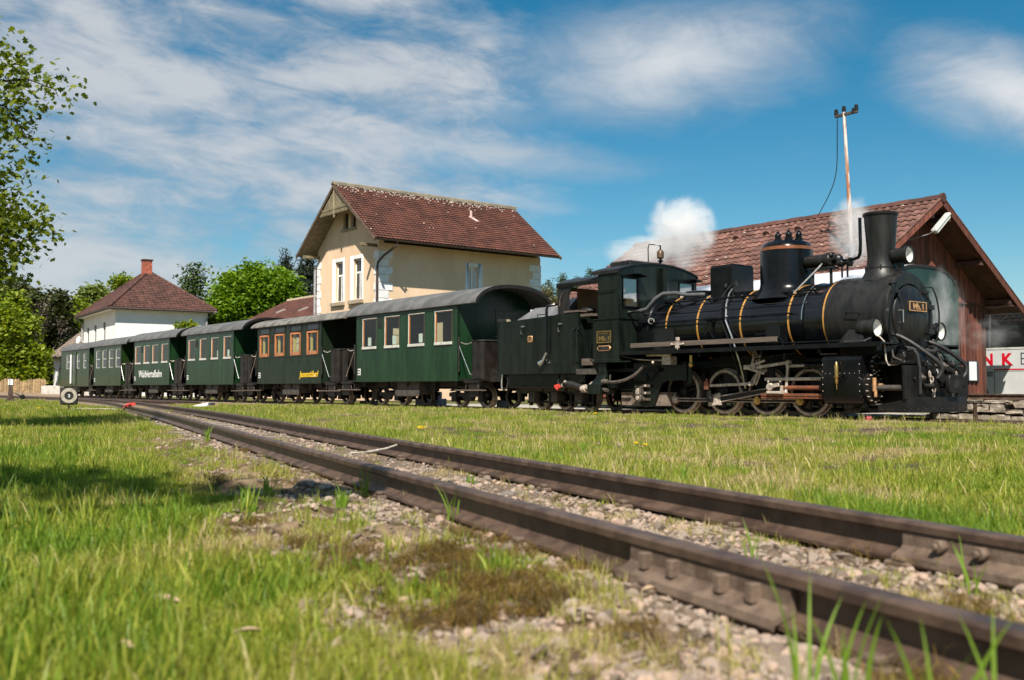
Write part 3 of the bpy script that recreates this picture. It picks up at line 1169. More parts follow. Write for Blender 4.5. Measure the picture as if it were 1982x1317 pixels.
    m.cyl((-2.35, -.72, 2.0), (-2.2, -.82, 2.02), .045, n=10)
    m.cyl((-2.24, -.80, 1.72), (-2.24, -.80, 2.0), .03, n=8)
    m.cyl((-2.36, -.82, 2.02), (-2.10, -.82, 2.02), .03, n=8)
    m.cyl((-2.24, -.82, 1.78), (-2.34, -.86, 1.66), .022, n=8)
    m.cyl((-2.24, -.82, 1.74), (-2.1, -.84, 1.6), .016, n=8)
    B(m, 'feed_valve', M['black'])
    m = MB()
    m.box(-.55, -.22, -1.12, -.86, 1.42, 1.74)
    m.cyl((-.60, -1.0, 1.62), (-.34, -1.0, 1.62), .09, n=16)
    m.cyl((-.80, -1.14, 1.60), (-.60, -1.0, 1.62), .016, n=8)
    m.box(-.50, -.27, -1.08, -.9, 1.74, 1.78)
    B(m, 'lubricator', M['black'], bevel=.012)
    m = MB()
    m.cyl((-4.02, -.74, 2.02), (-3.95, -.80, 2.06), .075, n=18)
    m.sphere((-3.94, -.81, 2.06), .05)
    B(m, 'clack_valve', M['black'])
    m = MB()
    m.tube([(-4.46, -1.0, 2.27), (-4.1, -.98, 2.29), (-3.95, -.93, 2.33), (-3.78, -.84, 2.55), (-3.66, -.72, 2.66), (-3.4, -.60, 2.66), (-3.1, -.5, 2.60), (-2.8, -.3, 2.60)], .045, n=12)
    B(m, 'injector_steam_pipe', M['greypipe'])
    # running boards
    for y0, y1 in ((-1.30, -.55), (.55, 1.30)):
        m = MB()
        m.box(-4.46, 2.06, y0, y1, 1.335, 1.365)
        ye = y0 if y0 < 0 else y1
        m.box(-4.46, 2.06, ye - .012, ye + .012, 1.29, 1.372)
        for x in (-3.6, -2.2, -.6, .7, 1.9):
            m.box(x - .015, x + .015, min(y0, y1) + .1, max(y0, y1), 1.20, 1.335)
        B(m, 'running_board', M['black'])
    m = MB()
    m.box(-4.15, -.18, -1.27, -1.22, 1.445, 1.545)
    pl = B(m, 'fire_iron_plank', M['plank_grey'], bevel=.006)
    m = MB()
    for x in (-2.72,):
        m.cyl((x, -1.275, 1.37), (x, -1.275, 1.62), .022, n=8)
        m.cyl((x, -1.275, 1.56), (x, -1.275, 1.63), .045, n=10)
        m.box(x - .16, x + .16, -1.295, -1.27, 1.47, 1.50)
        m.box(x - .05, x + .05, -1.30, -1.27, 1.40, 1.54)
        m.sphere((x - .16, -1.285, 1.485), .025, 8, 6)
        m.sphere((x + .16, -1.285, 1.485), .025, 8, 6)
    m.build('clamp', M['steel'], pl)
    m = MB()
    m.tube([(-.18, -1.23, 1.50), (-.10, -1.23, 1.50), (-.06, -1.23, 1.46), (-.05, -1.23, 1.37)], .022)
    m.cyl((-.05, -1.24, 1.41), (1.2, -1.24, 1.41), .018, n=8)
    B(m, 'running_board_pipe', M['black'])
    # cab ---------------------------------------------------------------
    CF, CR, CW = -4.47, -5.32, 1.30
    c = MB()
    for sgn in (-1, 1):
        y = sgn * CW
        c.box(CR, CF, y - .012, y + .012, 1.15, 2.14)
        c.box(CR + .15, CF, y * .985 - .012, y * .985 + .012, 2.14, 3.22)
    def wz(y):
        return 3.24 + .20 * (1 - (abs(y) / CW) ** 2.2)
    # front wall with two windows
    c.wall('x', CF, -.03, -CW, CW, 1.15, 3.22, [(-1.18, -.69, 2.40, 3.06), (.69, 1.18, 2.40, 3.06)])
    ys = [-CW + 2 * CW * i / 16 for i in range(17)]
    c.prism([(y, 3.22) for y in ys] + [(y, wz(y)) for y in ys[::-1]], 'x', CF - .03, CF)
    cabo = B(c, 'cab', M['dgreen'], smooth=30)
    m = MB()
    prof = [(y, wz(y) + .0) for y in ys] + [(y, wz(y) + .03) for y in ys[::-1]]
    m.prism([(-CW - .03, 3.17)] + [(y, wz(y)) for y in ys] + [(CW + .03, 3.17)] + [(CW + .03, 3.25)] + [(y, wz(y) + .03) for y in ys[::-1]] + [(-CW - .03, 3.25)], 'x', CR - .05, CF + .03)
    ro = m.build('cab_roof', M['soot'], cabo, smooth=30)
    m = MB()
    m.box(CR - .25, CR + .45, -.55, .55, 3.42, 3.56)
    B(m, 'roof_ventilator', M['soot'], bevel=.03)
    for sgn in (-1, 1):
        w = MB()
        y0, y1 = sorted((sgn * 1.18, sgn * .69))
        for a in ((y0 - .02, y1 + .02, 3.05, 3.085), (y0 - .02, y1 + .02, 2.375, 2.41), (y0 - .02, y0 + .015, 2.41, 3.05), (y1 - .015, y1 + .02, 2.41, 3.05)):
            w.box(CF - .01, CF + .02, *a)
        wo = B(w, 'front_window', M['black'], bevel=.006)
        g = MB()
        g.box(CF - .02, CF - .012, y0, y1, 2.39, 3.06)
        g.build('pane', M['cabglass'], wo)
        v = MB()
        ysx = [y0 - .06 + (y1 - y0 + .12) * i / 8 for i in range(9)]
        pr = [(y, 3.09 + .05 * math.sin(math.pi * i / 8)) for i, y in enumerate(ysx)]
        v.prism(pr + [(y, z + .02) for y, z in pr[::-1]], 'x', CF - .01, CF + .26)
        v.build('visor', M['black'], wo)
    m = MB()
    m.cyl((CF + .07, .12, 2.3), (CF + .07, .12, 3.33), .085, n=18)
    m.cyl((CF + .07, .12, 3.33), (CF + .07, .12, 3.36), .10, n=18)
    B(m, 'ventilation_pipe', M['dgreen'])
    # riveted seams and beadings
    m = MB()
    m.box(CR - .02, CF + .03, -CW - .035, -CW + .0, 2.125, 2.15)
    m.box(CF - .0, CF + .03, -CW - .03, -.74, 2.125, 2.15)
    m.cyl((CR + .12, -CW - .03, 2.78), (CF - .1, -CW - .03, 2.80), .012, n=8)
    m.box(CF - .012, CF + .008, -CW - .02, -CW + .01, 1.15, 3.2)
    m.box(CR - .01, CF + .35, -CW - .025, -CW + .02, 1.135, 1.16)
    rp = []
    for i in range(16):
        rp += [(CR + .05 + i * .05, -CW - .012, 1.20), (CR + .05 + i * .05, -CW - .034, 2.138)]
    m.rivets(rp)
    m.rivets([(CF + .001, -CW + .05, 1.25 + .11 * i) for i in range(18)], d=(1, 0, 0))
    m.rivets([(CF + .001, -.80, 1.25 + .11 * i) for i in range(9)], d=(1, 0, 0))
    m.rivets([(CF - .06, -CW - .012, 1.25 + .1 * i) for i in range(20)], r=.009)
    B(m, 'seam_beading', M['dgreen'], kind='stuff')
    # plates on the cab side
    p = MB()
    p.box(-5.17, -4.70, -CW - .03, -CW - .008, 1.585, 1.86)
    po = B(p, 'number_plate', M['under'])
    p = MB()
    for (x0, x1, z0, z1) in ((-5.17, -4.70, 1.585, 1.605), (-5.17, -4.70, 1.84, 1.86), (-5.17, -5.148, 1.605, 1.84), (-4.722, -4.70, 1.605, 1.84)):
        p.box(x0, x1, -CW - .042, -CW - .028, z0, z1)
    p.build('plate_rim', M['brass'], po)
    text_mesh('plate_lettering', 'Mh. I', .15, M['brass'], po, (-5.10, -CW - .031, 1.635), (1, 0, 0), (0, 0, 1), .33, .006, bold=.004)
    text_mesh('plate_lettering', 'N.Ö.L.B.', .055, M['brass'], po, (-5.08, -CW - .031, 1.785), (1, 0, 0), (0, 0, 1), .31, .006)
    p = MB()
    p.prism([(-5.17, 1.45), (-5.12, 1.40), (-4.77, 1.40), (-4.72, 1.45), (-4.72, 1.475), (-4.77, 1.525), (-5.12, 1.525), (-5.17, 1.475)], 'y', -CW - .035, -CW - .008)
    po = B(p, 'builder_plate', M['bronze'], bevel=.006)
    p = MB()
    p.box(-5.13, -4.76, -CW - .038, -CW - .034, 1.418, 1.507)
    p.build('plate_field', M['under'], po)
    # backhead, door side, interior
    m = MB()
    m.box(CF - .10, CF - .032, -1.0, 1.0, 1.2, 3.1)
    m.box(CR + .16, CF - .04, 1.24, 1.27, 2.2, 3.1)
    m.box(CR + .16, CF - .04, -1.27, -1.25, 2.2, 3.1)
    B(m, 'cab_lining', M['inside'])
    for x in (-5.36, -5.42):
        m = MB()
        m.tube([(x + .02, -CW, 1.22), (x - .02, -CW - .04, 1.26), (x - .02, -CW - .04, 1.88), (x + .02, -CW, 1.92)], .016)
        B(m, 'grab_rail', M['black'])
        break
    m = MB()
    m.box(-5.75, -5.40, -1.30, -.9, 1.08, 1.24)
    B(m, 'cab_step', M['plank_grey'], bevel=.01)
    m = MB()
    m.box(-5.85, -5.33, -1.38, -1.0, .87, 1.0)
    m.rivets([(-5.8 + .1 * i, -1.38, .96) for i in range(5)])
    B(m, 'foot_step', M['grime'], bevel=.01)
    # whistle
    m = MB()
    wx, wy = -4.75, .35
    m.lathe([(.055, 3.42), (.055, 3.45), (.022, 3.46), (.022, 3.54), (.06, 3.57), (.065, 3.60), (.03, 3.61), (.03, 3.64)], (wx, wy, 0), n=16)
    m.cyl((wx, wy, 3.84), (wx, wy, 3.96), .02, n=8)
    m.tube([(wx, wy, 3.95), (wx - .15, wy - .08, 3.99), (wx - .26, wy - .12, 4.0), (wx - .28, wy - .13, 3.9), (wx - .27, wy - .13, 3.42)], .014)
    wo = B(m, 'whistle', M['black'])
    m = MB()
    m.lathe([(.07, 3.64), (.085, 3.66), (.085, 3.80), (.06, 3.84), (.02, 3.86)], (wx, wy, 0), n=16)
    m.build('whistle_bell', mat('dull_bronze', (.10, .06, .035), .4, metal=.4), wo)
    # rear side frame plate with rivets
    m = MB()
    m.prism([(-4.46, 1.13), (-2.86, 1.13), (-2.86, .72), (-3.42, .72), (-3.56, .66), (-3.66, .52), (-3.84, .14), (-4.22, .14), (-4.52, .50), (-5.9, .50), (-5.9, .72), (-4.46, .72)], 'y', -.86, -.82)
    rp = [(-3.95 + .085 * i, -.86, 1.02) for i in range(12)] + [(-3.97, -.86, .98 - .11 * i) for i in range(8)] + [(-2.93, -.86, .98 - .09 * i) for i in range(4)] + [(-2.80, -.83, .98 - .09 * i) for i in range(4)]
    rp += [(-4.47 + .07 * i, -.86, .66 - .09 * j) for i in range(3) for j in range(3)]
    m.rivets(rp, .016, h=.012)
    m.box(-2.86, -2.74, -.83, -.80, .66, 1.1)
    B(m, 'rear_side_plate', M['dgreen'], bevel=.004)
    m = MB()
    m.box(-4.30, -4.12, -.98, -.86, .36, .60)
    m.cyl((-4.2, -.99, .33), (-4.2, -.86, .33), .10, n=16)
    m.box(-4.27, -4.15, -.995, -.95, .36, .56)
    for z in (.30, .44, .60):
        m.box(-4.12, -3.9, -.93, -.87, z - .03, z + .03)
    sh_ = B(m, 'spring_hanger', M['darksteel'], bevel=.008)
    m = MB()
    m.box(-4.265, -4.155, -1.0, -.99, .42, .55)
    m.cyl((-4.2, -1.01, .33), (-4.2, -.98, .33), .05, n=12)
    m.cyl((-4.02, -.95, .60), (-4.02, -.92, .60), .03, n=8)
    m.cyl((-4.02, -.95, .44), (-4.02, -.92, .44), .03, n=8)
    m.build('hanger_pin', M['steel'], sh_, bevel=.006)
    m = MB()
    m.lathe([(0, .0), (.085, 0), (.085, .03), (.05, .05), (0, .05)], (-3.86 - .22, -.86, .80), (0, -1, 0), 18)
    B(m, 'inspection_cover', M['dgreen'])
    m = MB()
    m.hexa([(-4.9, -.80, .16), (-3.5, -.80, .16), (-3.5, .80, .16), (-4.9, .80, .16), (-4.95, -.78, .46), (-3.5, -.78, .46), (-3.5, .78, .46), (-4.95, .78, .46)])
    B(m, 'ash_pan', mat('rusty_ash_pan', (.11, .085, .065), .8, base2=(.20, .155, .12), scale=5))
    # brackets and pipes below the cab
    m = MB()
    m.box(-5.22, -4.95, -1.26, -1.20, .74, 1.12)
    m.hexa([(-5.34, -1.40, .62), (-4.95, -1.40, .62), (-4.95, -1.2, .62), (-5.34, -1.2, .62), (-5.22, -1.28, .86), (-4.92, -1.28, .86), (-4.92, -1.2, .86), (-5.22, -1.2, .86)])
    m.box(-5.42, -4.98, -1.42, -1.20, .42, .64)
    m.rivets([(-5.37 + .14 * i, -1.42, z) for i in range(3) for z in (.48, .60)], .016)
    B(m, 'injector_bracket', M['dgreen'], bevel=.006)
    m = MB()
    m.tube(bez((-4.93, -1.3, .70), (-4.6, -1.3, .66), (-4.1, -1.25, .70), (-3.9, -1.1, 1.05), 10), .036)
    m.cyl((-4.98, -1.36, .70), (-4.84, -1.30, .70), .055, n=12)
    m.cyl((-4.95, -1.34, .52), (-4.80, -1.34, .50), .04, n=10)
    m.cyl((-4.78, -1.3, .70), (-4.76, -1.3, .86), .016, n=8)
    B(m, 'injector', M['darksteel'])
    m = MB()
    m.tube([(-4.44, -1.25, 1.27), (-4.0, -1.2, 1.19), (-3.6, -1.15, 1.16), (-3.2, -1.1, 1.16)], .014)
    m.cyl((-3.7, -1.2, 1.28), (-3.0, -1.2, 1.27), .030, n=10)
    m.box(-3.3, -3.05, -1.15, -.95, 1.06, 1.24)
    m.sphere((-3.5, -1.22, 1.11), .035, 8, 6)
    B(m, 'brake_gear_pipe', M['steel'])
    m = MB()
    m.sphere((-2.55, -1.05, 1.05), .055, 14, 10)
    m.cyl((-2.55, -1.05, 1.07), (-2.55, -1.05, 1.25), .035, n=10)
    B(m, 'inspection_lamp', M['brass'])
    # cylinders ------------------------------------------------------------
    for sgn in (-1, 1):
        c = MB()
        yo, yi = sgn * 1.27, sgn * .55
        pr = []
        for a in range(0, 91, 18):
            pr.append((yo - sgn * .10 + sgn * .10 * math.sin(R(a)), 1.05 + .10 * math.cos(R(a))))
        for a in range(0, 91, 15):
            pr.append((yo - sgn * .18 + sgn * .18 * math.cos(R(a)), .44 - .18 * math.sin(R(a))))
        pr = [(yi, 1.15)] + pr + [(yi, .26)]
        c.prism(pr, 'x', .83, 1.62)
        co = B(c, 'cylinder', M['black'], smooth=40)
        ba = MB()
        for x in (.84, 1.60):
            ba.rivets([(x, yo, z) for z in (.5, .62, .74, .86, .98)], .01, (0, sgn, 0))
        ba.rivets([(.9 + .1 * i, yo, .82) for i in range(8)], .007, (0, sgn, 0))
        ba.build('cladding_screw', M['steel'], co, kind='stuff')
        for (yc, zc, rr, nb) in ((sgn * .93, .56, .285, 14), (sgn * .86, .99, .165, 10)):
            m = MB()
            m.lathe([(rr, 0), (rr, .045), (rr * .86, .05), (rr * .80, .06), (rr * .5, .075), (rr * .45, .13), (rr * .2, .14), (0, .14)], (1.62, yc, zc), (1, 0, 0), 28)
            fl = m.build('cylinder_cover', M['frameblk'], co)
            m = MB()
            for i in range(nb):
                a = 2 * math.pi * i / nb
                q = Vector((1.655, yc + rr * .88 * math.sin(a), zc + rr * .88 * math.cos(a)))
                m.cyl(q, q + Vector((.035, 0, 0)), .014, n=6)
                m.cyl(q + Vector((.035, 0, 0)), q + Vector((.055, 0, 0)), .008, n=6)
            m.build('cover_nut', M['steel'], co, kind='stuff')
        m = MB()
        m.cyl((1.74, sgn * .93, .56), (2.36, sgn * .93, .56), .052, n=16)
        m.build('tail_rod_tube', M['grime'], co)
        m = MB()
        m.cyl((1.76, sgn * 1.06, .50), (1.76, sgn * 1.06, .74), .035, n=10)
        m.cyl((1.78, sgn * 1.06, .40), (1.78, sgn * 1.06, .52), .028, n=10)
        m.cyl((1.70, sgn * .90, .60), (1.82, sgn * .90, .60), .04, n=10)
        m.build('drain_cock', M['bronze'], co)
        if sgn < 0:
            m = MB()
            m.lathe([(0, .42), (.008, .42), (.010, .52), (.026, .53), (.030, .60), (.020, .61), (.042, .64), (.044, .66), (.034, .67), (.036, .84), (.030, .86), (.022, .90), (.012, .92), (0, .93)], (1.17, yo - .055, .11), n=14)
            m.build('lubricator_cup', M['brass'], co)
            m = MB()
            m.lathe([(.045, 0), (.05, .01), (.05, .018), (.035, .02), (.035, 0)], (1.30, yo - .012, .76), (0, -1, 0), 16, cap=False)
            m.build('ring_handle', M['black'], co)
    # wheels -----------------------------------------------------------------
    ty, ce = wheel_meshes(.47)
    for i, x in enumerate((-3.28, -2.12, -1.02, .014)):
        for sgn in (-1, 1):
            w = link('driving_wheel', ce, t)
            w.location = (x, sgn * .45, .475)
            w.rotation_euler = (0, 0, 0 if sgn < 0 else math.pi)
            if sgn < 0:
                w.rotation_euler = (0, R(-14), 0)
            tt = link('tyre', ty, w)
        ax = MB()
        ax.cyl((x, -.45, .475), (x, .45, .475), .07, n=12)
        ax.box(x - .10, x + .10, -.34, -.30, .30, .62)
        B(ax, 'axle', M['frameblk'])
    for sgn in (-1,):
        y = -.585
        px = [x + PIN.x for x in (-3.28, -2.12, -1.02, .014)]
        pz = .475 + PIN.z
        for a, b_ in zip(px[:-1], px[1:]):
            m = MB()
            m.box(a + .05, b_ - .05, y - .018, y + .018, pz - .038, pz - .022)
            m.box(a + .05, b_ - .05, y - .018, y + .018, pz + .022, pz + .038)
            ro_ = B(m, 'coupling_rod', M['steel'], bevel=.003)
            m = MB()
            m.box(a + .05, b_ - .05, y - .008, y + .008, pz - .024, pz + .024)
            m.build('rod_web', M['under'], ro_)
        for i, a in enumerate(px):
            m = MB()
            m.cyl((a, y - .045, pz), (a, y + .04, pz), .085, n=18)
            m.cyl((a, y - .065, pz), (a, y - .04, pz), .042, n=12)
            m.cyl((a, y - .02, pz + .08), (a, y - .02, pz + .15), .02, .012, n=8)
            B(m, 'rod_bearing', M['steel'] if i in (0, 1) else M['brass'], bevel=.004)
        # connecting rod to the second axle
        q0, q1 = Vector((px[1] + .04, -.70, pz)), Vector((-.46, -.70, .56))
        d = (q1 - q0).normalized()
        up = Vector((-d.z, 0, d.x))
        m = MB()
        for s_ in (-1, 1):
            for k in range(2):
                a, b_ = q0.lerp(q1, k / 2), q0.lerp(q1, (k + 1) / 2)
                h0, h1 = .062 - .012 * k, .05 - .012 * k
                m.hexa([a + up * (s_ * h0 - .012) + Vector((0, -.02, 0)), b_ + up * (s_ * h1 - .012) + Vector((0, -.02, 0)), b_ + up * (s_ * h1 - .012) + Vector((0, .02, 0)), a + up * (s_ * h0 - .012) + Vector((0, .02, 0)),
                        a + up * (s_ * h0 + .012) + Vector((0, -.02, 0)), b_ + up * (s_ * h1 + .012) + Vector((0, -.02, 0)), b_ + up * (s_ * h1 + .012) + Vector((0, .02, 0)), a + up * (s_ * h0 + .012) + Vector((0, .02, 0))])
        mid = (q0 + q1) / 2
        m.obox(q0 - Vector((.0, 0, 0)), d, .13, up, .115, (0, 1, 0), .05)
        m.obox(q0 + d * .16, d, .03, up, .13, (0, 1, 0), .035)
        m.cyl(q1 + Vector((0, -.05, 0)), q1 + Vector((0, .05, 0)), .085, n=16)
        cr = B(m, 'connecting_rod', M['steel'], bevel=.005)
        w_ = MB()
        w_.obox(mid, d, (q1 - q0).length / 2 - .1, up, .042, (0, 1, 0), .010)
        w_.build('rod_web', M['under'], cr)
        # return crank, eccentric rod, link, radius rod, combination lever
        e0, e1 = Vector((px[1] + .02, -.80, pz + .02)), Vector((px[1] - .01, -.84, .60))
        m = MB()
        m.obox((e0 + e1) / 2, (0, 0, 1), .17, (1, 0, 0), .06, (0, 1, 0), .03)
        m.cyl(e0 + Vector((0, -.06, 0)), e0 + Vector((0, .04, 0)), .07, n=16)
        B(m, 'return_crank', M['frameblk'], bevel=.008)
        m = MB()
        m.box(e1.x - .06, e1.x + .05, -.90, -.81, .52, .70)
        m.cyl((e1.x, -.86, .70), (e1.x, -.86, .76), .035, .02, n=10)
        B(m, 'crank_bearing', M['redsteel'], bevel=.01)
        e2 = Vector((-1.12, -.88, .64))
        m = MB()
        dd = (e2 - e1).normalized()
        m.obox((e1 + e2) / 2, dd, (e2 - e1).length / 2, (-dd.z, 0, dd.x), .028, (0, 1, 0), .016)
        m.cyl(e2 + Vector((0, -.04, 0)), e2 + Vector((0, .04, 0)), .045, n=12)
        B(m, 'eccentric_rod', M['steel'], bevel=.004)
        m = MB()
        lk = [Vector((-1.05 + .14 * (((z - .95) / .36) ** 2) * -1 + .14, -.88, z)) for z in [.62 + .07 * i for i in range(11)]]
        for a, b_ in zip(lk[:-1], lk[1:]):
            for o_ in (-.035, .035):
                m.cyl(a + Vector((o_, 0, 0)), b_ + Vector((o_, 0, 0)), .020, n=6)
        m.cyl((-1.0, -.95, .97), (-1.0, -.80, .97), .05, n=12)
        B(m, 'expansion_link', M['steel'])
        m = MB()
        for (a, b_, h) in (((-1.22, -.93, .97), (-.72, -.93, 1.10), .020), ((-1.22, -.93, .97), (-.74, -.93, .84), .022), ((-.98, -.90, .96), (-.12, -.90, 1.06), .030)):
            a, b_ = Vector(a), Vector(b_)
            dd = (b_ - a).normalized()
            m.obox((a + b_) / 2, dd, (b_ - a).length / 2, (-dd.z, 0, dd.x), h, (0, 1, 0), .012)
        m.box(-1.24, -1.06, -.96, -.88, .93, 1.02)
        m.cyl((-1.05, -.92, 1.0), (-1.0, -.92, 1.22), .025, n=8)
        m.cyl((-.88, -.92, 1.02), (-.84, -.92, 1.22), .022, n=8)
        B(m, 'radius_rod', M['steel'], bevel=.004)
        m = MB()
        m.obox((-.20, -.93, .76), (.10, 0, 1), .30, (1, 0, -.10), .026, (0, 1, 0), .014)
        for q in ((-.16, -.93, 1.06), (-.17, -.93, .98), (-.24, -.93, .47)):
            m.cyl(Vector(q) + Vector((0, -.035, 0)), Vector(q) + Vector((0, .035, 0)), .04, n=12)
        B(m, 'combination_lever', M['steel'], bevel=.004)
        m = MB()
        m.box(-.19, .08, -.92, -.86, .955, 1.01)
        m.cyl((.08, -.89, .985), (.30, -.89, .985), .03, n=10)
        vs2 = B(m, 'valve_spindle', M['steel'], bevel=.005)
        m = MB()
        m.cyl((.22, -.89, .985), (.84, -.89, .99), .062, n=16)
        m.cyl((.22, -.89, .985), (.30, -.89, .985), .075, n=12)
        m.build('spindle_guide', M['black'], vs2)
        m = MB()
        m.box(-.80, .62, -.98, -.84, .395, .45)
        m.box(-.80, .62, -.975, -.845, .35, .38)
        B(m, 'slide_bar', M['redsteel'], bevel=.006)
        m = MB()
        m.box(-.72, .58, -.96, -.86, .70, .76)
        B(m, 'slide_bar', M['steel'], bevel=.006)
        m = MB()
        m.cyl((-.34, -.91, .56), (.66, -.91, .56), .042, n=16)
        B(m, 'piston_rod', M['redsteel'])
        m = MB()
        m.cyl((.58, -.91, .56), (.83, -.91, .56), .09, n=16)
        for i in range(8):
            a = i * math.pi / 4
            for x in (.60, .74):
                m.cyl((x, -.91 + .12 * math.sin(a), .56 + .16 * math.cos(a)), (x + .06, -.91 + .12 * math.sin(a), .56 + .16 * math.cos(a)), .022, n=6)
        B(m, 'piston_gland', M['black'])
        m = MB()
        m.box(-.66, -.30, -.96, -.85, .45, .70)
        xh = B(m, 'crosshead', M['frameblk'], bevel=.01)
        m = MB()
        m.cyl((-.56, -1.02, .58), (-.56, -.85, .58), .075, n=14)
        m.obox((-.46, -1.0, .60), (1, 0, .18), .12, (-.18, 0, 1), .035, (0, 1, 0), .02)
        m.obox((-.42, -1.02, .47), (1, 0, -.02), .20, (.02, 0, 1), .025, (0, 1, 0), .016)
        m.box(-.32, -.27, -1.0, -.95, .44, .60)
        for q in ((-.62, .68), (-.34, .68), (-.62, .47)):
            m.cyl((q[0], -.98, q[1]), (q[0], -.95, q[1]), .02, n=6)
        m.build('crosshead_pin', M['steel'], xh, bevel=.006)
        m = MB()
        m.prism([(-.78, 1.33), (-.62, 1.33), (-.60, .72), (-.52, .55), (-.55, .33), (-.68, .33), (-.66, .6), (-.78, .8)], 'y', -.80, -.76)
        m.box(-.78, -.62, -1.0, -.55, 1.20, 1.24)
        m.rivets([(-.70, -.80, .4 + .1 * i) for i in range(9)], .012)
        B(m, 'motion_bracket', M['frameblk'], bevel=.004)
        m = MB()
        m.tube([(-.9, -1.0, 1.13), (-.35, -1.0, 1.20), (.1, -1.0, 1.23)], .02)
        m.sphere((-.17, -1.02, 1.22), .045, 8, 6)
        m.cyl((-.2, -1.0, 1.1), (-.2, -1.0, 1.23), .02, n=8)
        B(m, 'reversing_shaft', M['black'])
    # brake and spring gear behind the wheels
    m = MB()
    for x in (-2.7, -1.57, -.5):
        m.box(x - .05, x + .05, -.5, -.42, .2, .9)
    for x in (-3.28, -2.12, -1.02, .014):
        m.box(x - .42, x + .42, -.42, -.34, 1.0, 1.05)
        m.box(x - .28, x + .28, -.42, -.34, 1.05, 1.09)
        m.cyl((x, -.38, .7), (x, -.38, 1.0), .03, n=8)
    B(m, 'spring_gear', M['frameblk'])
    m = MB()
    m.cyl((.80, -.42, .16), (1.95, -.42, .17), .02, n=8)
    m.cyl((.9, -.55, .3), (.9, -.3, .3), .14, n=16)
    B(m, 'brake_rod', M['grime'])
    # front end -----------------------------------------------------------------
    m = MB()
    m.box(2.30, 2.36, -1.06, 1.06, .36, .95)                 # buffer beam
    m.box(1.7, 2.30, -1.0, 1.0, .98, 1.02)                   # front deck
    m.prism([(-1.0, .55), (1.0, .55), (1.0, .95), (-1.0, .95)], 'x', 2.25, 2.30)
    B(m, 'buffer_beam', M['frameblk'], bevel=.006)
    pl = MB()
    pl.hexa([(1.80, -1.02, .13), (2.36, -1.02, .13), (2.36, -.98, .13), (1.80, -.98, .13), (1.80, -1.02, .26), (2.35, -1.02, .36), (2.35, -.98, .36), (1.80, -.98, .26)])
    pl.hexa([(2.36, -1.02, .13), (2.62, -.20, .13), (2.58, -.20, .13), (2.32, -1.0, .13), (2.355, -1.02, .40), (2.60, -.20, .40), (2.56, -.20, .40), (2.315, -1.0, .40)])
    pl.hexa([(2.62, -.20, .13), (2.62, .20, .13), (2.58, .20, .13), (2.58, -.20, .13), (2.60, -.20, .40), (2.60, .20, .40), (2.56, .20, .40), (2.56, -.20, .40)])
    pl.hexa([(2.62, .20, .13), (2.36, 1.02, .13), (2.32, 1.0, .13), (2.58, .20, .13), (2.60, .20, .40), (2.355, 1.02, .40), (2.315, 1.0, .40), (2.56, .20, .40)])
    po = B(pl, 'snow_plough', M['frameblk'])
    r_ = MB()
    r_.rivets([(1.86 + .11 * i, -1.02, .17) for i in range(5)], .02, h=.014)
    for i in range(12):
        y = -.95 + .165 * i
        x = 2.61 - (abs(y) - .2) * .3 if abs(y) > .2 else 2.61
        r_.rivets([(x, y, .185)], .018, (1, 0, .2), .014)
    r_.build('plough_rivet', M['frameblk'], po, kind='stuff')
    for y in (-.62, .62):
        m = MB()
        m.prism([(1.7, 1.35), (1.7, 1.0), (2.28, 1.0)], 'y', y - .015, y + .015)
        B(m, 'front_stay', M['soot'])
    m = MB()
    m.lathe([(.0, 0), (.075, 0), (.075, .10), (.10, .11), (.12, .14), (.12, .20), (0, .20)], (2.40, 0, .63), (1, 0, 0), 20)
    m.prism([(-.20, .47), (.20, .47), (.23, .53), (.23, .73), (.20, .79), (-.20, .79), (-.23, .73), (-.23, .53)], 'x', 2.62, 2.70)
    m.box(2.36, 2.62, -.1, .1, .58, .68)
    bo2 = B(m, 'coupling_buffer', M['frameblk'], bevel=.012)
    m = MB()
    m.prism([(-.09, .56), (.09, .56), (.09, .70), (-.09, .70)], 'x', 2.695, 2.704)
    m.build('coupling_pocket', M['under'], bo2)
    # coupling chain and hooks
    for sgn in (-1, 1):
        m = MB()
        z = .80
        for i in range(5):
            c0 = Vector((2.46 + .02 * (i % 2), sgn * (.45 - .03 * i), z - .09 * i))
            m.tube([c0 + Vector((.0, math.sin(a) * .028, math.cos(a) * .055)) if i % 2 == 0 else c0 + Vector((math.sin(a) * .028, 0, math.cos(a) * .055)) for a in [k * math.pi / 5 for k in range(11)]], .011, n=6)
        B(m, 'coupling_chain', M['steel'])
    m = MB()
    m.cyl((2.36, -.50, .60), (2.56, -.46, .58), .045, n=12)
    m.cyl((2.36, .50, .60), (2.56, .46, .58), .045, n=12)
    m.box(2.36, 2.5, -.3, -.2, .5, .75)
    m.box(2.36, 2.46, .62, .75, .6, .9)
    m.cyl((2.34, -.3, .82), (2.50, -.3, .82), .05, n=10)
    m.cyl((2.36, .3, .86), (2.5, .3, .86), .05, n=10)
    for y in (-.8, -.66, .66, .8):
        m.cyl((2.36, y, .72), (2.40, y, .72), .03, n=6)
    B(m, 'drawgear', M['frameblk'], bevel=.004)
    m = MB()                                               # ribbed air cooler across the front
    for i in range(20):
        y = -.30 + .032 * i
        m.cyl((2.16, y, 1.02), (2.16, y + .016, 1.02), .15, n=18)
    m.cyl((2.16, -.32, 1.02), (2.16, .36, 1.02), .125, n=18)
    m.cyl((2.16, -.52, 1.04), (2.16, -.32, 1.04), .18, n=18)
    B(m, 'ribbed_cooler', M['frameblk'])
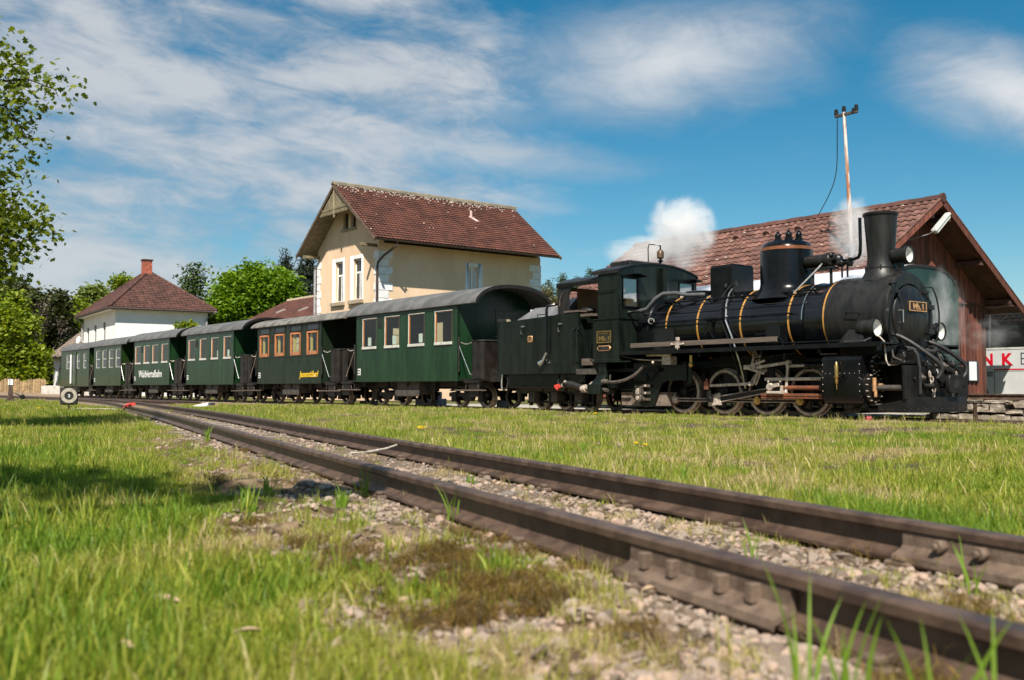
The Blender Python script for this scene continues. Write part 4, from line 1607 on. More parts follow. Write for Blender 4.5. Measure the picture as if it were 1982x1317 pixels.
    for y0 in (-.62,):
        m = MB()
        m.tube(bez((1.86, -.62, 1.52), (2.05, -.60, 1.5), (2.30, -.45, 1.25), (2.50, -.30, 1.05), 8) + bez((2.53, -.27, 1.0), (2.57, -.22, .95), (2.58, -.2, .85), (2.50, -.28, .72), 6), .042, n=12)
        B(m, 'brake_hose', M['hose'])
    m = MB()
    m.tube(bez((1.95, .30, 1.42), (2.15, .35, 1.40), (2.35, .62, 1.18), (2.45, .78, 1.0), 8) + bez((2.47, .80, .95), (2.50, .84, .82), (2.42, .70, .70), (2.36, .62, .70), 6), .04, n=12)
    B(m, 'brake_hose', M['hose'])
    m = MB()
    m.tube(bez((1.85, -.55, 1.30), (2.0, -.4, 1.3), (2.2, -.2, 1.2), (2.3, .02, 1.22), 8), .04, n=10)
    m.tube(bez((2.3, .02, 1.22), (2.3, .1, 1.24), (2.2, .25, 1.3), (2.05, .3, 1.3), 6), .04, n=10)
    B(m, 'air_pipe', M['hose'])
    m = MB()
    m.tube([(2.2, -.70, 1.22), (2.32, -.70, 1.22), (2.38, -.70, 1.15), (2.42, -.70, .9), (2.42, -.70, .45)], .03, n=10)
    B(m, 'front_pipe', M['hose'])
    m = MB()
    m.tube([(1.70, -.98, 1.52), (1.85, -1.0, 1.46), (1.93, -1.0, 1.38), (1.96, -1.0, 1.05), (2.0, -1.0, .96), (2.1, -.9, .97), (2.2, -.8, 1.02)], .014)
    B(m, 'lamp_cable', M['steel'])
    # small pipework and fittings round the front
    for pts, r_, mm in (([(1.86, -.40, 1.30), (2.0, -.38, 1.24), (2.05, -.2, 1.22), (2.05, .3, 1.24), (1.9, .45, 1.34)], .022, 'soot'), ([(1.84, -.86, 1.36), (1.98, -.86, 1.3), (2.02, -.86, 1.1), (2.14, -.80, 1.04)], .018, 'darksteel'),
                        ([(2.3, -.45, 1.06), (2.42, -.45, 1.0), (2.44, -.40, .7), (2.44, -.34, .5)], .020, 'soot'), ([(2.36, .42, .92), (2.46, .40, .86), (2.46, .36, .62), (2.40, .33, .5)], .020, 'soot'),
                        ([(2.05, .55, 1.30), (2.2, .58, 1.1), (2.3, .66, .95)], .03, 'soot'), ([(2.1, -.15, 1.2), (2.22, -.1, 1.26), (2.3, .1, 1.2), (2.34, .2, 1.0)], .018, 'darksteel'),
                        ([(1.2, -1.10, 1.40), (1.6, -1.10, 1.40), (1.72, -1.05, 1.46)], .015, 'greypipe'), ([(.75, -1.2, 1.25), (.75, -1.2, 1.18), (1.1, -1.2, 1.18)], .014, 'darksteel')):
        m = MB()
        m.tube(pts, r_, n=8)
        B(m, 'small_pipe', M[mm])
    for (x, y, z, r_) in ((2.36, -.34, .96, .05), (2.38, -.02, .96, .045), (2.38, .18, .95, .04), (2.36, .52, .98, .05), (2.40, -.62, .74, .045), (2.40, .58, .52, .05), (2.05, .42, 1.36, .06), (2.0, -.5, 1.12, .05)):
        m = MB()
        m.cyl((x - .05, y, z), (x + .05, y, z), r_, n=8)
        m.cyl((x, y, z - r_ * 1.6), (x, y, z + r_ * 1.6), r_ * .55, n=8)
        m.cyl((x + .05, y, z), (x + .08, y, z), r_ * .5, n=6)
        B(m, 'pipe_valve', M['darksteel'] if r_ < .048 else M['soot'], bevel=.004)
    for y in (-.72, .72):
        m = MB()
        m.cyl((1.90, y, .98), (1.90, y, 1.42), .035, n=10)
        m.sphere((1.90, y, 1.2), .06, 10, 8)
        m.cyl((1.8, y, 1.34), (2.02, y, 1.34), .02, n=8)
        m.cyl((1.90, y, 1.1), (2.02, y - .02, 1.1), .03, n=8)
        B(m, 'brake_pipe_cock', M['soot'])
    m = MB()
    m.box(2.34, 2.372, -.04, .06, .80, .90)
    B(m, 'front_label', M['paper'])
    # head lamps
    def lamp(x, y, z, r_, L, foot):
        m = MB()
        m.lathe([(0, 0), (r_ * .78, 0), (r_ * .88, .02), (r_ * .92, .06), (r_ * .92, L - .10), (r_ * 1.06, L - .09), (r_ * 1.06, L), (r_ * .97, L), (r_ * .96, L - .06), (r_ * .5, L - .18), (0, L - .2)], (x, y, z), (1, 0, 0), 28)
        lo = B(m, 'head_lamp', M['soot'], smooth=35)
        m = MB()
        m.lathe([(r_ * .94, 0), (r_ * .8, .025), (r_ * .4, .045), (0, .05)], (x + L - .025, y, z), (1, 0, 0), 28)
        m.build('lens', M['lensglass'], lo)
        m = MB()
        m.lathe([(r_ * .92, L - .028), (r_ * .62, L - .09), (r_ * .2, L - .12), (0, L - .122)], (x, y, z), (1, 0, 0), 28, cap=False)
        m.build('reflector', M['lens'], lo)
        m = MB()
        m.box(x + .06, x + L * .7, y - r_ * .5, y + r_ * .5, z - r_ - foot, z - r_ - foot + .03)
        m.box(x + .1, x + L * .6, y - r_ * .3, y + r_ * .3, z - r_ - foot + .03, z - r_ + .03)
        m.build('lamp_bracket', M['soot'], lo, bevel=.006)
    lamp(1.50, .02, 3.02, .155, .36, .18)
    lamp(1.42, -.97, 1.63, .165, .38, .10)
    lamp(1.50, 1.04, 1.63, .165, .38, .10)
    m = MB()
    m.box(1.38, 1.80, -.12, .16, 2.62, 2.70)
    B(m, 'lamp_shelf', M['soot'], bevel=.008)
    m = MB()
    m.hexa([(1.05, -1.12, 1.36), (1.60, -1.12, 1.36), (1.60, -.86, 1.36), (1.05, -.86, 1.36), (1.28, -1.08, 1.62), (1.55, -1.08, 1.50), (1.55, -.9, 1.50), (1.28, -.9, 1.62)])
    B(m, 'lamp_stand', M['soot'])
    m = MB()
    m.tube([(1.05, -.80, 1.93), (1.05, -.86, 1.95), (1.32, -.86, 1.93), (1.32, -.80, 1.91)], .010)
    B(m, 'smokebox_grip', M['black'])
    m = MB()
    for y in (-.95, .95):
        m.cyl((.9, y, .30), (2.25, y, .24), .018, n=8)
    B(m, 'drain_pipe', M['grime'])
    return t


M['lensglass'] = glass_mat('lamp_glass', (.97, .97, .97), .05)
loco = locomotive()


# ------------------------------------------------------------------ tender
def tender():
    X0, X1 = -9.0, -5.85
    cx_ = (X0 + X1) / 2
    t = thing('coal_tender', 'dark green-black coal tender between the engine and the first green coach', 'tender', TW(cx_), TROT)
    x0, x1 = X0 - cx_, X1 - cx_
    B = lambda mb, n, m, par=t, **k: mb.build(n, m, par, **k)
    m = MB()
    W = 1.30
    m.prism([(x0, .92), (x1, .92), (x1, 2.36), (x1 - .6, 2.335), (x0 + .1, 2.255), (x0, 2.25)], 'y', -W, -W + .03)
    m.prism([(x0, .92), (x1, .92), (x1, 2.36), (x1 - .6, 2.335), (x0 + .1, 2.255), (x0, 2.25)], 'y', W - .03, W)
    m.box(x0, x0 + .03, -W, W, .92, 2.25)
    m.box(x0, x1, -W, W, .92, .95)
    m.box(x0 + .03, x0 + .9, -W + .03, W - .03, 2.1, 2.15)
    m.box(x1 - .04, x1 - .01, -W, -.5, .92, 2.3)
    bo = B(m, 'water_tank', M['dgreen'], bevel=.01)
    m = MB()
    m.box(x0 - .02, x1 + .01, -W - .02, -W + .01, .90, .955)
    m.box(x0 - .01, x0 + .015, -W - .012, -W, .955, 2.24)
    m.box(x1 - .03, x1 + .02, -W - .018, -W + .02, .955, 2.34)
    m.rivets([(x1 - .08 - .12 * i, -W, 1.2) for i in range(7)])
    m.rivets([(x1 + .0, -W - .018, 1.02 + .1 * i) for i in range(13)], r=.009)
    m.build('tank_beading', M['dgreen'], bo)
    m = MB()                                                   # sloping covers above the tank
    m.hexa([(x0 + .25, -1.0, 2.26), (x1 - .95, -1.0, 2.30), (x1 - .95, 1.0, 2.30), (x0 + .25, 1.0, 2.26), (x0 + .80, -.70, 2.62), (x1 - 1.4, -.70, 2.62), (x1 - 1.4, .70, 2.62), (x0 + .80, .70, 2.62)])
    cv = B(m, 'tank_cover', mat('grey_cover_sheet', (.10, .10, .105), .45, base2=(.17, .17, .175), scale=3), bevel=.01)
    m = MB()
    m.hexa([(x1 - 1.6, -1.05, 2.34), (x1 - .86, -1.05, 2.36), (x1 - .86, 1.05, 2.36), (x1 - 1.6, 1.05, 2.34), (x1 - 1.2, -.55, 2.80), (x1 - .86, -.55, 2.80), (x1 - .86, .55, 2.80), (x1 - 1.2, .55, 2.80)])
    m.build('coal_bunker_sheet', mat('grey_bunker_sheet', (.11, .11, .115), .45, base2=(.18, .18, .185), scale=3), cv, bevel=.008)
    m = MB()
    m.tube([(x0 + 1.3, -1.03, 2.33), (x0 + 1.3, -1.03, 2.40), (x0 + 1.62, -1.03, 2.40), (x0 + 1.62, -1.03, 2.33)], .012)
    m.build('cover_grip', M['black'], cv)
    # weather shelter facing the cab
    m = MB()
    sx0, sx1 = x1 - .82, x1 - .40
    for y in (-1.24, 1.21):
        m.box(sx0, sx1, y, y + .03, 2.33, 3.02)
        m.prism([(sx1, 2.98), (sx1, 2.80), (sx1 + .06, 2.92), (sx1 + .2, 3.0), (x1 + .62, 3.06), (x1 + .62, 3.14), (sx1, 3.08)], 'y', y, y + .03)
    m.wall('x', sx0, .03, -1.24, 1.24, 2.30, 3.02, [(-.90, -.62, 2.48, 2.93)])
    sh = B(m, 'shelter', M['soot'], bevel=.006)
    m = MB()
    pr = [(-1.27, 2.98)] + [(-1.27 + .0 + 2.54 * i / 14, 3.06 + .22 * (1 - abs(-1 + 2 * i / 14) ** 2.4)) for i in range(15)] + [(1.27, 2.98)]
    m.prism(pr + [(y, z + .03) for y, z in pr[::-1]], 'x', sx0 - .02, x1 + .66)
    m.build('shelter_roof', M['soot'], sh)
    m = MB()
    m.wall('x', sx0 + .045, -.01, -1.2, 1.2, 2.32, 3.0, [(-.90, -.62, 2.48, 2.93)])
    m.build('shelter_lining', M['lining'], sh, smooth=0)
    m = MB()
    m.cyl((sx0 + .1, -1.26, 2.68), (sx0 + .2, -1.26, 2.86), .012, n=6)
    m.cyl((sx0 + .1, -1.26, 2.54), (sx0 + .1, -1.26, 2.68), .010, n=6)
    m.build('flag_holder', M['plank_grey'], sh)
    m = MB()
    m.box(x1 - .5, x1 + .02, -W - .02, -1.0, 2.36, 2.40)
    m.box(x1 + .05, x1 + .45, -W + .02, -1.1, 2.24, 2.30)
    B(m, 'tool_shelf', M['plank_grey'])
    m = MB()
    m.sphere((x1 - .1, -.9, 2.40), .18, 12, 8, (1.3, 1, .5))
    B(m, 'coal_heap', mat('coal', (.008, .008, .008), .5, var=.5, scale=20, bump=.03, bscale=20))
    # pipe with elbow down the side
    m = MB()
    m.tube([(x1 - .80, -1.05, 2.60), (x1 - .98, -1.2, 2.60), (x1 - 1.08, -1.34, 2.56), (x1 - 1.10, -1.36, 2.48), (x1 - 1.10, -1.36, 1.42)], .035, n=10)
    po = B(m, 'overflow_pipe', M['black'])
    m = MB()
    m.cyl((x1 - 1.10, -1.36, 1.42), (x1 - 1.22, -1.40, 1.20), .032, n=10)
    m.cyl((x1 - 1.22, -1.40, 1.20), (x1 - 1.30, -1.42, 1.14), .05, .07, n=12)
    m.build('valve', M['chrome'], po)
    for x in (x0 + 1.05, x0 + 2.5):
        m = MB()
        m.box(x - .05, x + .07, -W - .03, -W, 2.09, 2.12)
        m.tube([(x + .03, -W - .03, 2.10), (x - .02, -W - .06, 2.0), (x - .03, -W - .05, 1.93), (x + .02, -W - .05, 1.92)], .012)
        B(m, 'lamp_hook', M['chrome'])
    m = MB()
    m.prism([(x0 + 1.26, 1.70), (x0 + 1.42, 1.70), (x0 + 1.44, 1.74), (x0 + 1.42, 1.86), (x0 + 1.26, 1.86), (x0 + 1.24, 1.8)], 'y', -W - .015, -W)
    po = B(m, 'builder_plate', M['bronze'], bevel=.004)
    m = MB()
    m.box(x0 + 1.275, x0 + 1.405, -W - .018, -W - .014, 1.74, 1.77)
    m.box(x0 + 1.275, x0 + 1.405, -W - .018, -W - .014, 1.79, 1.83)
    m.build('plate_field', M['under'], po)
    for x in (x1 - .12, x1 + .04):
        m = MB()
        m.tube([(x, -W, 1.15), (x - .03, -W - .06, 1.18), (x - .03, -W - .06, 1.92), (x, -W - .01, 1.97), (x + .06, -W - .0, 1.97)], .018)
        B(m, 'grab_rail', M['dgreen'])
    # rear bulkhead lamp, steps towards the cab
    m = MB()
    m.box(x1, x1 + .45, -1.1, 1.1, .95, 2.1)
    B(m, 'front_locker', M['dgreen'])
    # underframe with axle boxes and wheels
    m = MB()
    m.box(x0 + .25, x1 - .05, -1.05, -.98, .55, .92)
    m.box(x0 + .25, x1 - .05, .98, 1.05, .55, .92)
    m.box(x0 + .05, x0 + .3, -1.0, 1.0, .55, .9)
    m.box(x0 + .1, x1 + .6, -.7, .7, .4, .6)
    m.box(x0 + .2, x1 + 1.0, -1.10, -1.0, .56, .60)
    B(m, 'underframe', M['dgreen'], bevel=.006)
    ty, ce = wheel_meshes(.33, 8, False)
    for x in (x0 + .85, x0 + 1.75, x0 + 2.65):
        for s_ in (-1, 1):
            w = link('tender_wheel', ce, t)
            w.location = (x, s_ * .45, .33)
            if s_ > 0:
                w.rotation_euler = (0, 0, math.pi)
            link('tyre', ty, w)
        m = MB()
        m.box(x - .12, x + .12, -.88, -.62, .20, .46)
        m.cyl((x, -.90, .33), (x, -.86, .33), .08, n=12)
        m.box(x - .40, x + .40, -.86, -.74, .47, .56)
        B(m, 'axle_box', M['grime'], bevel=.01)
    m = MB()
    m.box(x0 + .45, x0 + 3.05, -.68, -.62, .16, .22)
    for i in range(7):
        m.box(x0 + .55 + i * .4, x0 + .62 + i * .4, -.70, -.62, .1, .55)
    B(m, 'bogie_frame', M['frameblk'])
    # feed water hose to the engine
    m = MB()
    m.tube([(x1 - .86, -1.12, .92), (x1 - .84, -1.2, .78), (x1 - .75, -1.3, .66), (x1 - .62, -1.3, .64)], .02, n=8)
    m.tube(bez((x1 - .5, -1.30, .66), (x1 - .2, -1.3, .66), (x1 + .0, -1.3, .58), (x1 + .2, -1.3, .54), 8), .075, n=12)
    ho = B(m, 'feed_hose', M['hose'])
    m = MB()
    m.tube([(x1 + .2, -1.3, .54), (x1 + .3, -1.3, .55), (x1 + .50, -1.3, .66)], .05, n=12)
    m.cyl((x1 - .58, -1.3, .60), (x1 - .46, -1.3, .70), .05, n=10)
    m.cyl((x1 + .14, -1.3, .53), (x1 + .26, -1.3, .55), .09, n=12)
    m.build('hose_coupling', M['steel'], ho)
    m = MB()
    m.cyl((x1 - .80, -1.33, .58), (x1 - .66, -1.33, .60), .05, n=10)
    m.sphere((x1 - .72, -1.34, .54), .05, 8, 6)
    B(m, 'red_valve', M['red'])
    m = MB()
    m.cyl((x1 + .1, -1.28, .46), (x1 + .9, -1.28, .48), .02, n=8)
    B(m, 'step_bar', M['steel'])
    return t


tender()

# ------------------------------------------------------------------ green coaches
HW = 1.28          # half width of the bodies


def roof_z(y, ze, zt, e=2.5):
    a = min(1.0, abs(y) / 1.36)
    return ze + (zt - ze) * (1 - a ** e) ** (1 / 1.7)


_ty, _ce = wheel_meshes(.30, 1, False)


def coach(name, label, xl, xr, wins, wz, roof, ze, zt, zb, m, kind='a', group='green coaches of the train', rm=None, numbers=True, balc_l=True, balc_r=True, papers=(), dark_wins=False):
    cx_ = (xl + xr) / 2
    t = thing(name, label, 'railway coach', TW(cx_), TROT, group)
    B = lambda mb, n, mm, par=t, **k: mb.build(n, mm, par, **k)
    a, b = xl - cx_, xr - cx_
    rl, rr = roof[0] - cx_, roof[1] - cx_
    W = [(w0 - cx_, w1 - cx_) for w0, w1 in wins]
    holes = [(w0, w1, wz[0], wz[1]) for w0, w1 in W]
    if kind == 'b':
        holes += [(w0 - .06, w1 + .04, wz[1] + .05, wz[1] + .24) for w0, w1 in W]
    ztop = ze - .005
    bd = MB()
    bd.wall('y', -HW, .05, a, b, zb, ztop, holes)
    bd.wall('y', HW, -.05, a, b, zb, ztop, holes)
    endholes = [(.02, .62, 1.0, 2.55)] if kind != 'c' else []
    ys = [-HW + 2 * HW * i / 18 for i in range(19)]
    for x, th in ((a, .05), (b, -.05)):
        bd.wall('x', x, th, -HW, HW, zb, ztop, [(.06, .58, 1.45, 2.62)])
        bd.prism([(-HW, ztop)] + [(y, roof_z(y, ze, zt) - .02) for y in ys] + [(HW, ztop)], 'x', x, x + th)
    bd.box(a, b, -HW + .05, HW - .05, zb, zb + .05)
    body = B(bd, 'body', m, smooth=30)
    if kind != 'b':
        q = MB()
        for i in range(1, len(W)):
            x = (W[i - 1][1] + W[i][0]) / 2 + .12
            q.box(x, x + .012, -HW - .004, -HW, zb + .02, ze - .06)
        q.box(a, b, -HW - .008, -HW, zb, zb + .03)
        q.rivets([(a + .08 + .115 * i, -HW, zb + .05) for i in range(int((b - a) / .115))], .009, h=.004)
        q.build('panel_seam', m, body, kind='stuff')
    if kind == 'b':
        q = MB()
        q.box(a, b, -HW - .012, -HW, 1.655, 1.68)
        q.box((a + b) / 2 - .3, (a + b) / 2 - .29, -HW - .006, -HW, zb, 1.655)
        for i in range(6):
            q.cyl((a + 1.0 + .65 * i, -HW - .02, 1.5), (a + 1.0 + .65 * i, -HW, 1.5), .02, n=8)
        q.build('waist_strip', m, body)
    # inner lining and seats
    ln = MB()
    ln.wall('y', -HW + .055, .01, a + .06, b - .06, zb + .06, ztop, holes)
    ln.wall('y', HW - .055, -.01, a + .06, b - .06, zb + .06, ztop, holes)
    B(ln, 'inner_lining', M['dim'])
    st = MB()
    n_s = max(2, len(W))
    for i in range(n_s):
        x = a + (b - a) * (i + .5) / n_s + .35
        for y0, y1 in ((-HW + .1, -.25), (.25, HW - .1)):
            st.box(x - .03, x + .03, y0, y1, zb + .1, 1.72)
            st.box(x - .25, x + .25, y0, y1, 1.18, 1.24)
    B(st, 'bench', M['dim'])
    # roof
    r_ = MB()
    N = 22
    yy = [-1.36 * math.cos(math.pi * i / N) for i in range(N + 1)]
    out = [(y, roof_z(y, ze, zt)) for y in yy]
    inn = [(y * .985, roof_z(y, ze, zt) - .045) for y in yy]
    inn[0], inn[-1] = (yy[0] * .985, ze - .02), (yy[-1] * .985, ze - .02)
    if kind == 'b':                                    # canopy ends droop a little
        xs = [rl, a - .0, b + .0, rr]
    r_.prism(out + inn[::-1], 'x', rl, rr)
    ro = B(r_, 'roof', rm or M['canvas'], smooth=40)
    g = MB()
    for x, d in ((rl, -.012), (rr, .012)):
        o2 = [(y * 1.004, z + .006) for y, z in out]
        i2 = [(y * .98, max(z - .09, ze - .03)) for y, z in out]
        g.prism(o2 + i2[::-1], 'x', x, x + d)
    g.build('roof_edge', M['cend'] if kind != 'b' else M['oldwood'], ro, smooth=40)
    # windows
    fm = M['wframe'] if kind in 'ab' else M['wpale']
    for i, (w0, w1) in enumerate(W):
        for sgn in (-1, 1):
            f = MB()
            y0, y1 = (-HW + .004, -HW + .045) if sgn < 0 else (HW - .045, HW - .004)
            pr = (.06 if kind == 'b' else .022)
            if kind == 'b':
                y0 -= .03 * (sgn < 0)
            f.box(w0, w0 + pr, y0, y1, wz[0], wz[1])
            f.box(w1 - pr, w1, y0, y1, wz[0], wz[1])
            f.box(w0 + pr, w1 - pr, y0, y1, wz[1] - pr, wz[1])
            f.box(w0 + pr, w1 - pr, y0, y1, wz[0], wz[0] + pr * (2.0 if kind == 'b' else 1.2))
            if kind == 'c':
                f.box(w0 + pr, w1 - pr, y0, y1, (wz[0] + wz[1]) / 2 - .02, (wz[0] + wz[1]) / 2 + .02)
            fo = B(f, 'window_frame', fm, bevel=.004)
            p = MB()
            p.box(w0 + .01, w1 - .01, (y0 + y1) / 2 - .003, (y0 + y1) / 2 + .003, wz[0] + .01, wz[1] - .01)
            p.build('pane', M['glass'], fo)
            if sgn < 0 and kind == 'a':
                s_ = MB()
                s_.box(w0 - .02, w1 + .01, -HW - .035, -HW + .004, wz[0] - .035, wz[0] + .045)
                s_.build('window_sill', M['wpale'], fo, bevel=.006)
                s_ = MB()
                s_.box(w0 - .03, w1 + .03, -HW - .01, -HW, wz[1], wz[1] + .018)
                s_.box(w0 - .012, w0 + .006, -HW - .012, -HW + .03, wz[0] + .04, wz[1])
                s_.build('window_trim', M['wpale'], fo)
            if sgn < 0 and i in papers:
                s_ = MB()
                xc = w0 + .36 + .12 * ((i * 7) % 3 - 1)
                s_.box(xc, xc + .20, -HW + .05, -HW + .053, wz[0] + .08, wz[0] + .34)
                s_.build('notice', M['paper'], fo)
            if kind == 'b' and sgn < 0:
                s_ = MB()
                s_.box(w0 + .12, w0 + .24, -HW + .06, -HW + .10, wz[0] + .02, wz[1] - .05)
                s_.build('curtain', M['curtain'], fo)
        if kind == 'b':
            f = MB()
            z0, z1 = wz[1] + .03, wz[1] + .26
            f.box(w0 - .09, w1 + .07, -HW - .03, -HW + .02, z0, z0 + .03)
            f.box(w0 - .09, w1 + .07, -HW - .03, -HW + .02, z1 - .03, z1)
            f.box(w0 - .09, w0 - .05, -HW - .03, -HW + .02, z0 + .03, z1 - .03)
            f.box(w1 + .03, w1 + .07, -HW - .03, -HW + .02, z0 + .03, z1 - .03)
            fo = B(f, 'ventilator_window', M['under'], bevel=.004)
            p = MB()
            p.box(w0 - .05, w1 + .03, -HW - .0, -HW + .006, z0 + .03, z1 - .03)
            p.build('pane', M['dglass'], fo)
    # end doors
    for x, dx in ((a, -1), (b, 1)):
        d = MB()
        d.wall('x', x + dx * .012, -dx * .008, .0, .64, zb + .1, 2.72, [(.08, .56, 1.50, 2.52)])
        d.box(x, x + dx * .03, -.04, .72, 2.74, 2.77)
        do = B(d, 'end_door', m, bevel=.003)
        p = MB()
        p.box(x + dx * .004, x + dx * .008, .06, .58, 1.45, 2.60)
        p.build('pane', M['glass'], do)
        p = MB()
        for z in (2.0, 2.3):
            p.cyl((x + dx * .03, -.1, z), (x + dx * .03, .66, z), .012, n=6)
        p.build('window_bar', M['chrome'], do)
    # balconies
    for x, dx, on in ((a, -1, balc_l), (b, 1, balc_r)):
        if not on:
            continue
        e = x + dx * 1.05
        p = MB()
        p.box(min(x, e), max(x, e), -HW + .08, HW - .08, zb + .0, zb + .06)
        B(p, 'balcony_floor', M['cend'])
        p = MB()
        rc = .16
        pts = []
        for k in range(7):
            an = R(90 * k / 6)
            pts.append((e - dx * rc + dx * rc * math.sin(an), -HW + rc + .02 - rc * math.cos(an)))
        pts = [(e - dx * .42, -HW + .02)] + pts
        pts = pts + [(q[0], -q[1]) for q in pts[::-1]]
        inner = [(q[0] - dx * .02, q[1] * .985) for q in pts]
        poly = pts + inner[::-1]
        p.prism(poly, 'z', zb + .06, 1.82)
        po = B(p, 'balcony_panel', M['cend'], smooth=45)
        p = MB()
        p.tube([Vector((q[0], q[1], 1.83)) for q in pts], .022, n=8)
        p.build('panel_rail', M['under'], po)
        p = MB()
        p.box(e - dx * .02, e + dx * .05, -.95, .95, zb - .02, zb + .32)
        p.box(e, e + dx * .16, -.55, -.25, zb + .08, zb + .55)
        p.box(e, e + dx * .16, .15, .45, zb - .1, zb + .4)
        B(p, 'end_beam', M['under'])
        ch = MB()
        for k in range(9):
            tt = k / 8
            ch.sphere((x + dx * (.1 + .53 * tt), -HW + .03, 1.80 - .05 * math.sin(math.pi * tt)), .013, 6, 5)
        B(ch, 'entrance_chain', M['steel'])
        h = MB()
        h.tube([(x + dx * .10, -HW - .01, 1.72), (x + dx * .10, -HW - .03, 1.68), (x + dx * .60, -HW - .03, .92), (x + dx * .66, -HW - .0, .92)], .012, n=8)
        B(h, 'grab_rail', M['chrome'])
        h = MB()
        h.cyl((x + dx * .06, -HW - .02, 1.0), (x + dx * .06, -HW - .02, 1.95), .022, n=8)
        B(h, 'door_post_rail', M['under'])
        s_ = MB()
        s_.box(x + dx * .30, x + dx * .95, -HW - .02, -HW + .3, zb - .06, zb + .02)
        s_.box(x + dx * .45, x + dx * .95, -HW + .02, -HW + .06, zb - .42, zb - .06)
        B(s_, 'step_board', M['cend'], bevel=.008)
        s_ = MB()
        s_.box(x - dx * .1, x + dx * 1.15, -HW - .06, -HW + .12, zb - .27, zb - .235)
        s_.cyl((x + dx * .3, -HW + .02, zb - .25), (x + dx * .4, -HW + .02, zb), .014, n=6)
        s_.cyl((x + dx * .9, -HW + .02, zb - .25), (x + dx * .9, -HW + .02, zb), .014, n=6)
        B(s_, 'foot_step', M['plank_grey'], bevel=.006)
        h = MB()
        h.tube(bez((e + dx * .12, -.6, zb + .45), (e + dx * .2, -.62, zb + .3), (e + dx * .02, -.66, zb - .1), (e + dx * .10, -.62, zb - .22), 8) + bez((e + dx * .14, -.6, zb - .24), (e + dx * .26, -.55, zb - .2), (e + dx * .24, -.5, zb + .0), (e + dx * .12, -.5, zb + .15), 7), .022, n=8)
        B(h, 'brake_hose', M['hoseg'])
        h = MB()
        h.box(e + dx * .04, e + dx * .14, -.68, -.5, zb + .42, zb + .52)
        h.box(e + dx * .06, e + dx * .15, -.66, -.56, zb + .30, zb + .38)
        B(h, 'hose_coupling', M['red'])
    # underframe
    u = MB()
    u.box(a - .9, b + .9, -.80, -.72, zb - .16, zb)
    u.box(a - .9, b + .9, .72, .80, zb - .16, zb)
    u.box(a - .9, b + .9, -.25, .25, zb - .22, zb - .02)
    for x in (a + .3, (a + b) / 2, b - .3):
        u.box(x - .05, x + .05, -1.15, 1.15, zb - .14, zb)
    B(u, 'underframe', M['under'])
    u = MB()
    mid = (a + b) / 2
    u.box(mid - .62, mid + .62, -1.12, -.62, .36, zb)
    u.box(mid - .66, mid + .66, -1.16, -1.12, .30, .48)
    u.rivets([(mid - .55 + .36 * i, -1.16, .38) for i in range(4)], .03, h=.02)
    B(u, 'battery_box', M['grime'], bevel=.012)
    u = MB()
    u.cyl((mid - 1.6, -.5, .55), (mid - .8, -.5, .55), .17, n=18)
    B(u, 'air_tank', M['under'])
    u = MB()
    u.tube([(mid - 1.5, -.9, zb - .02), (mid - 1.3, -.95, zb - .18), (mid - .9, -.95, zb - .25), (mid - .5, -.95, zb - .3)], .03, n=8)
    B(u, 'brake_cylinder', M['under'])
    u = MB()
    u.box(mid + .85, mid + 1.15, -.9, -.75, .45, zb)
    B(u, 'valve_box', M['under'])
    for xc in (a + .95, b - .35):
        bg = MB()
        for y in (-.66, .66):
            bg.box(xc - .95, xc + .95, y - .04, y + .04, .30, .42)
            bg.prism([(xc - .2, .18), (xc + .2, .18), (xc + .35, .42), (xc - .35, .42)], 'y', y - .05, y + .05)
            for x in (xc - .65, xc + .65):
                bg.box(x - .12, x + .12, y - .09, y + .09, .16, .44)
                bg.prism([(x - .28, .46), (x + .28, .46), (x + .12, .56), (x - .12, .56)], 'y', y - .05, y + .05)
        bg.box(xc - .2, xc + .2, -.66, .66, .30, .48)
        bo = B(bg, 'bogie', M['under'], bevel=.01)
        for x in (xc - .65, xc + .65):
            for s_ in (-1, 1):
                w = link('bogie_wheel', _ce, t)
                w.location = (x, s_ * .45, .30)
                if s_ > 0:
                    w.rotation_euler = (0, 0, math.pi)
                link('tyre', _ty, w)
    u = MB()
    for x, dx in ((a, -1), (b, 1)):
        u.cyl((x + dx * 1.05, 0, .63), (x + dx * 1.32, 0, .63), .06, n=12)
        u.box(x + dx * 1.28, x + dx * 1.36, -.2, .2, .50, .76)
    B(u, 'centre_buffer', M['under'], bevel=.01)
    if numbers:
        p = MB()
        p.box(a + .12, a + .30, -HW - .004, -HW - .0005, zb + .22, zb + .42)
        po = B(p, 'number_panel', M['white'])
        p = MB()
        for i in range(3):
            p.box(a + .135 + .05 * i, a + .17 + .05 * i, -HW - .007, -HW - .004, zb + .25, zb + .30)
            p.box(a + .135 + .05 * i, a + .17 + .05 * i, -HW - .007, -HW - .004, zb + .33, zb + .39)
        p.build('number', M['cgreen'], po)
    if kind != 'c':
        p = MB()
        x = W[0][1] + .13
        p.box(x, x + .20, -HW - .015, -HW, wz[1] - .32, wz[1] - .0)
        B(p, 'destination_holder', M['under'], bevel=.006)
    return t, cx_


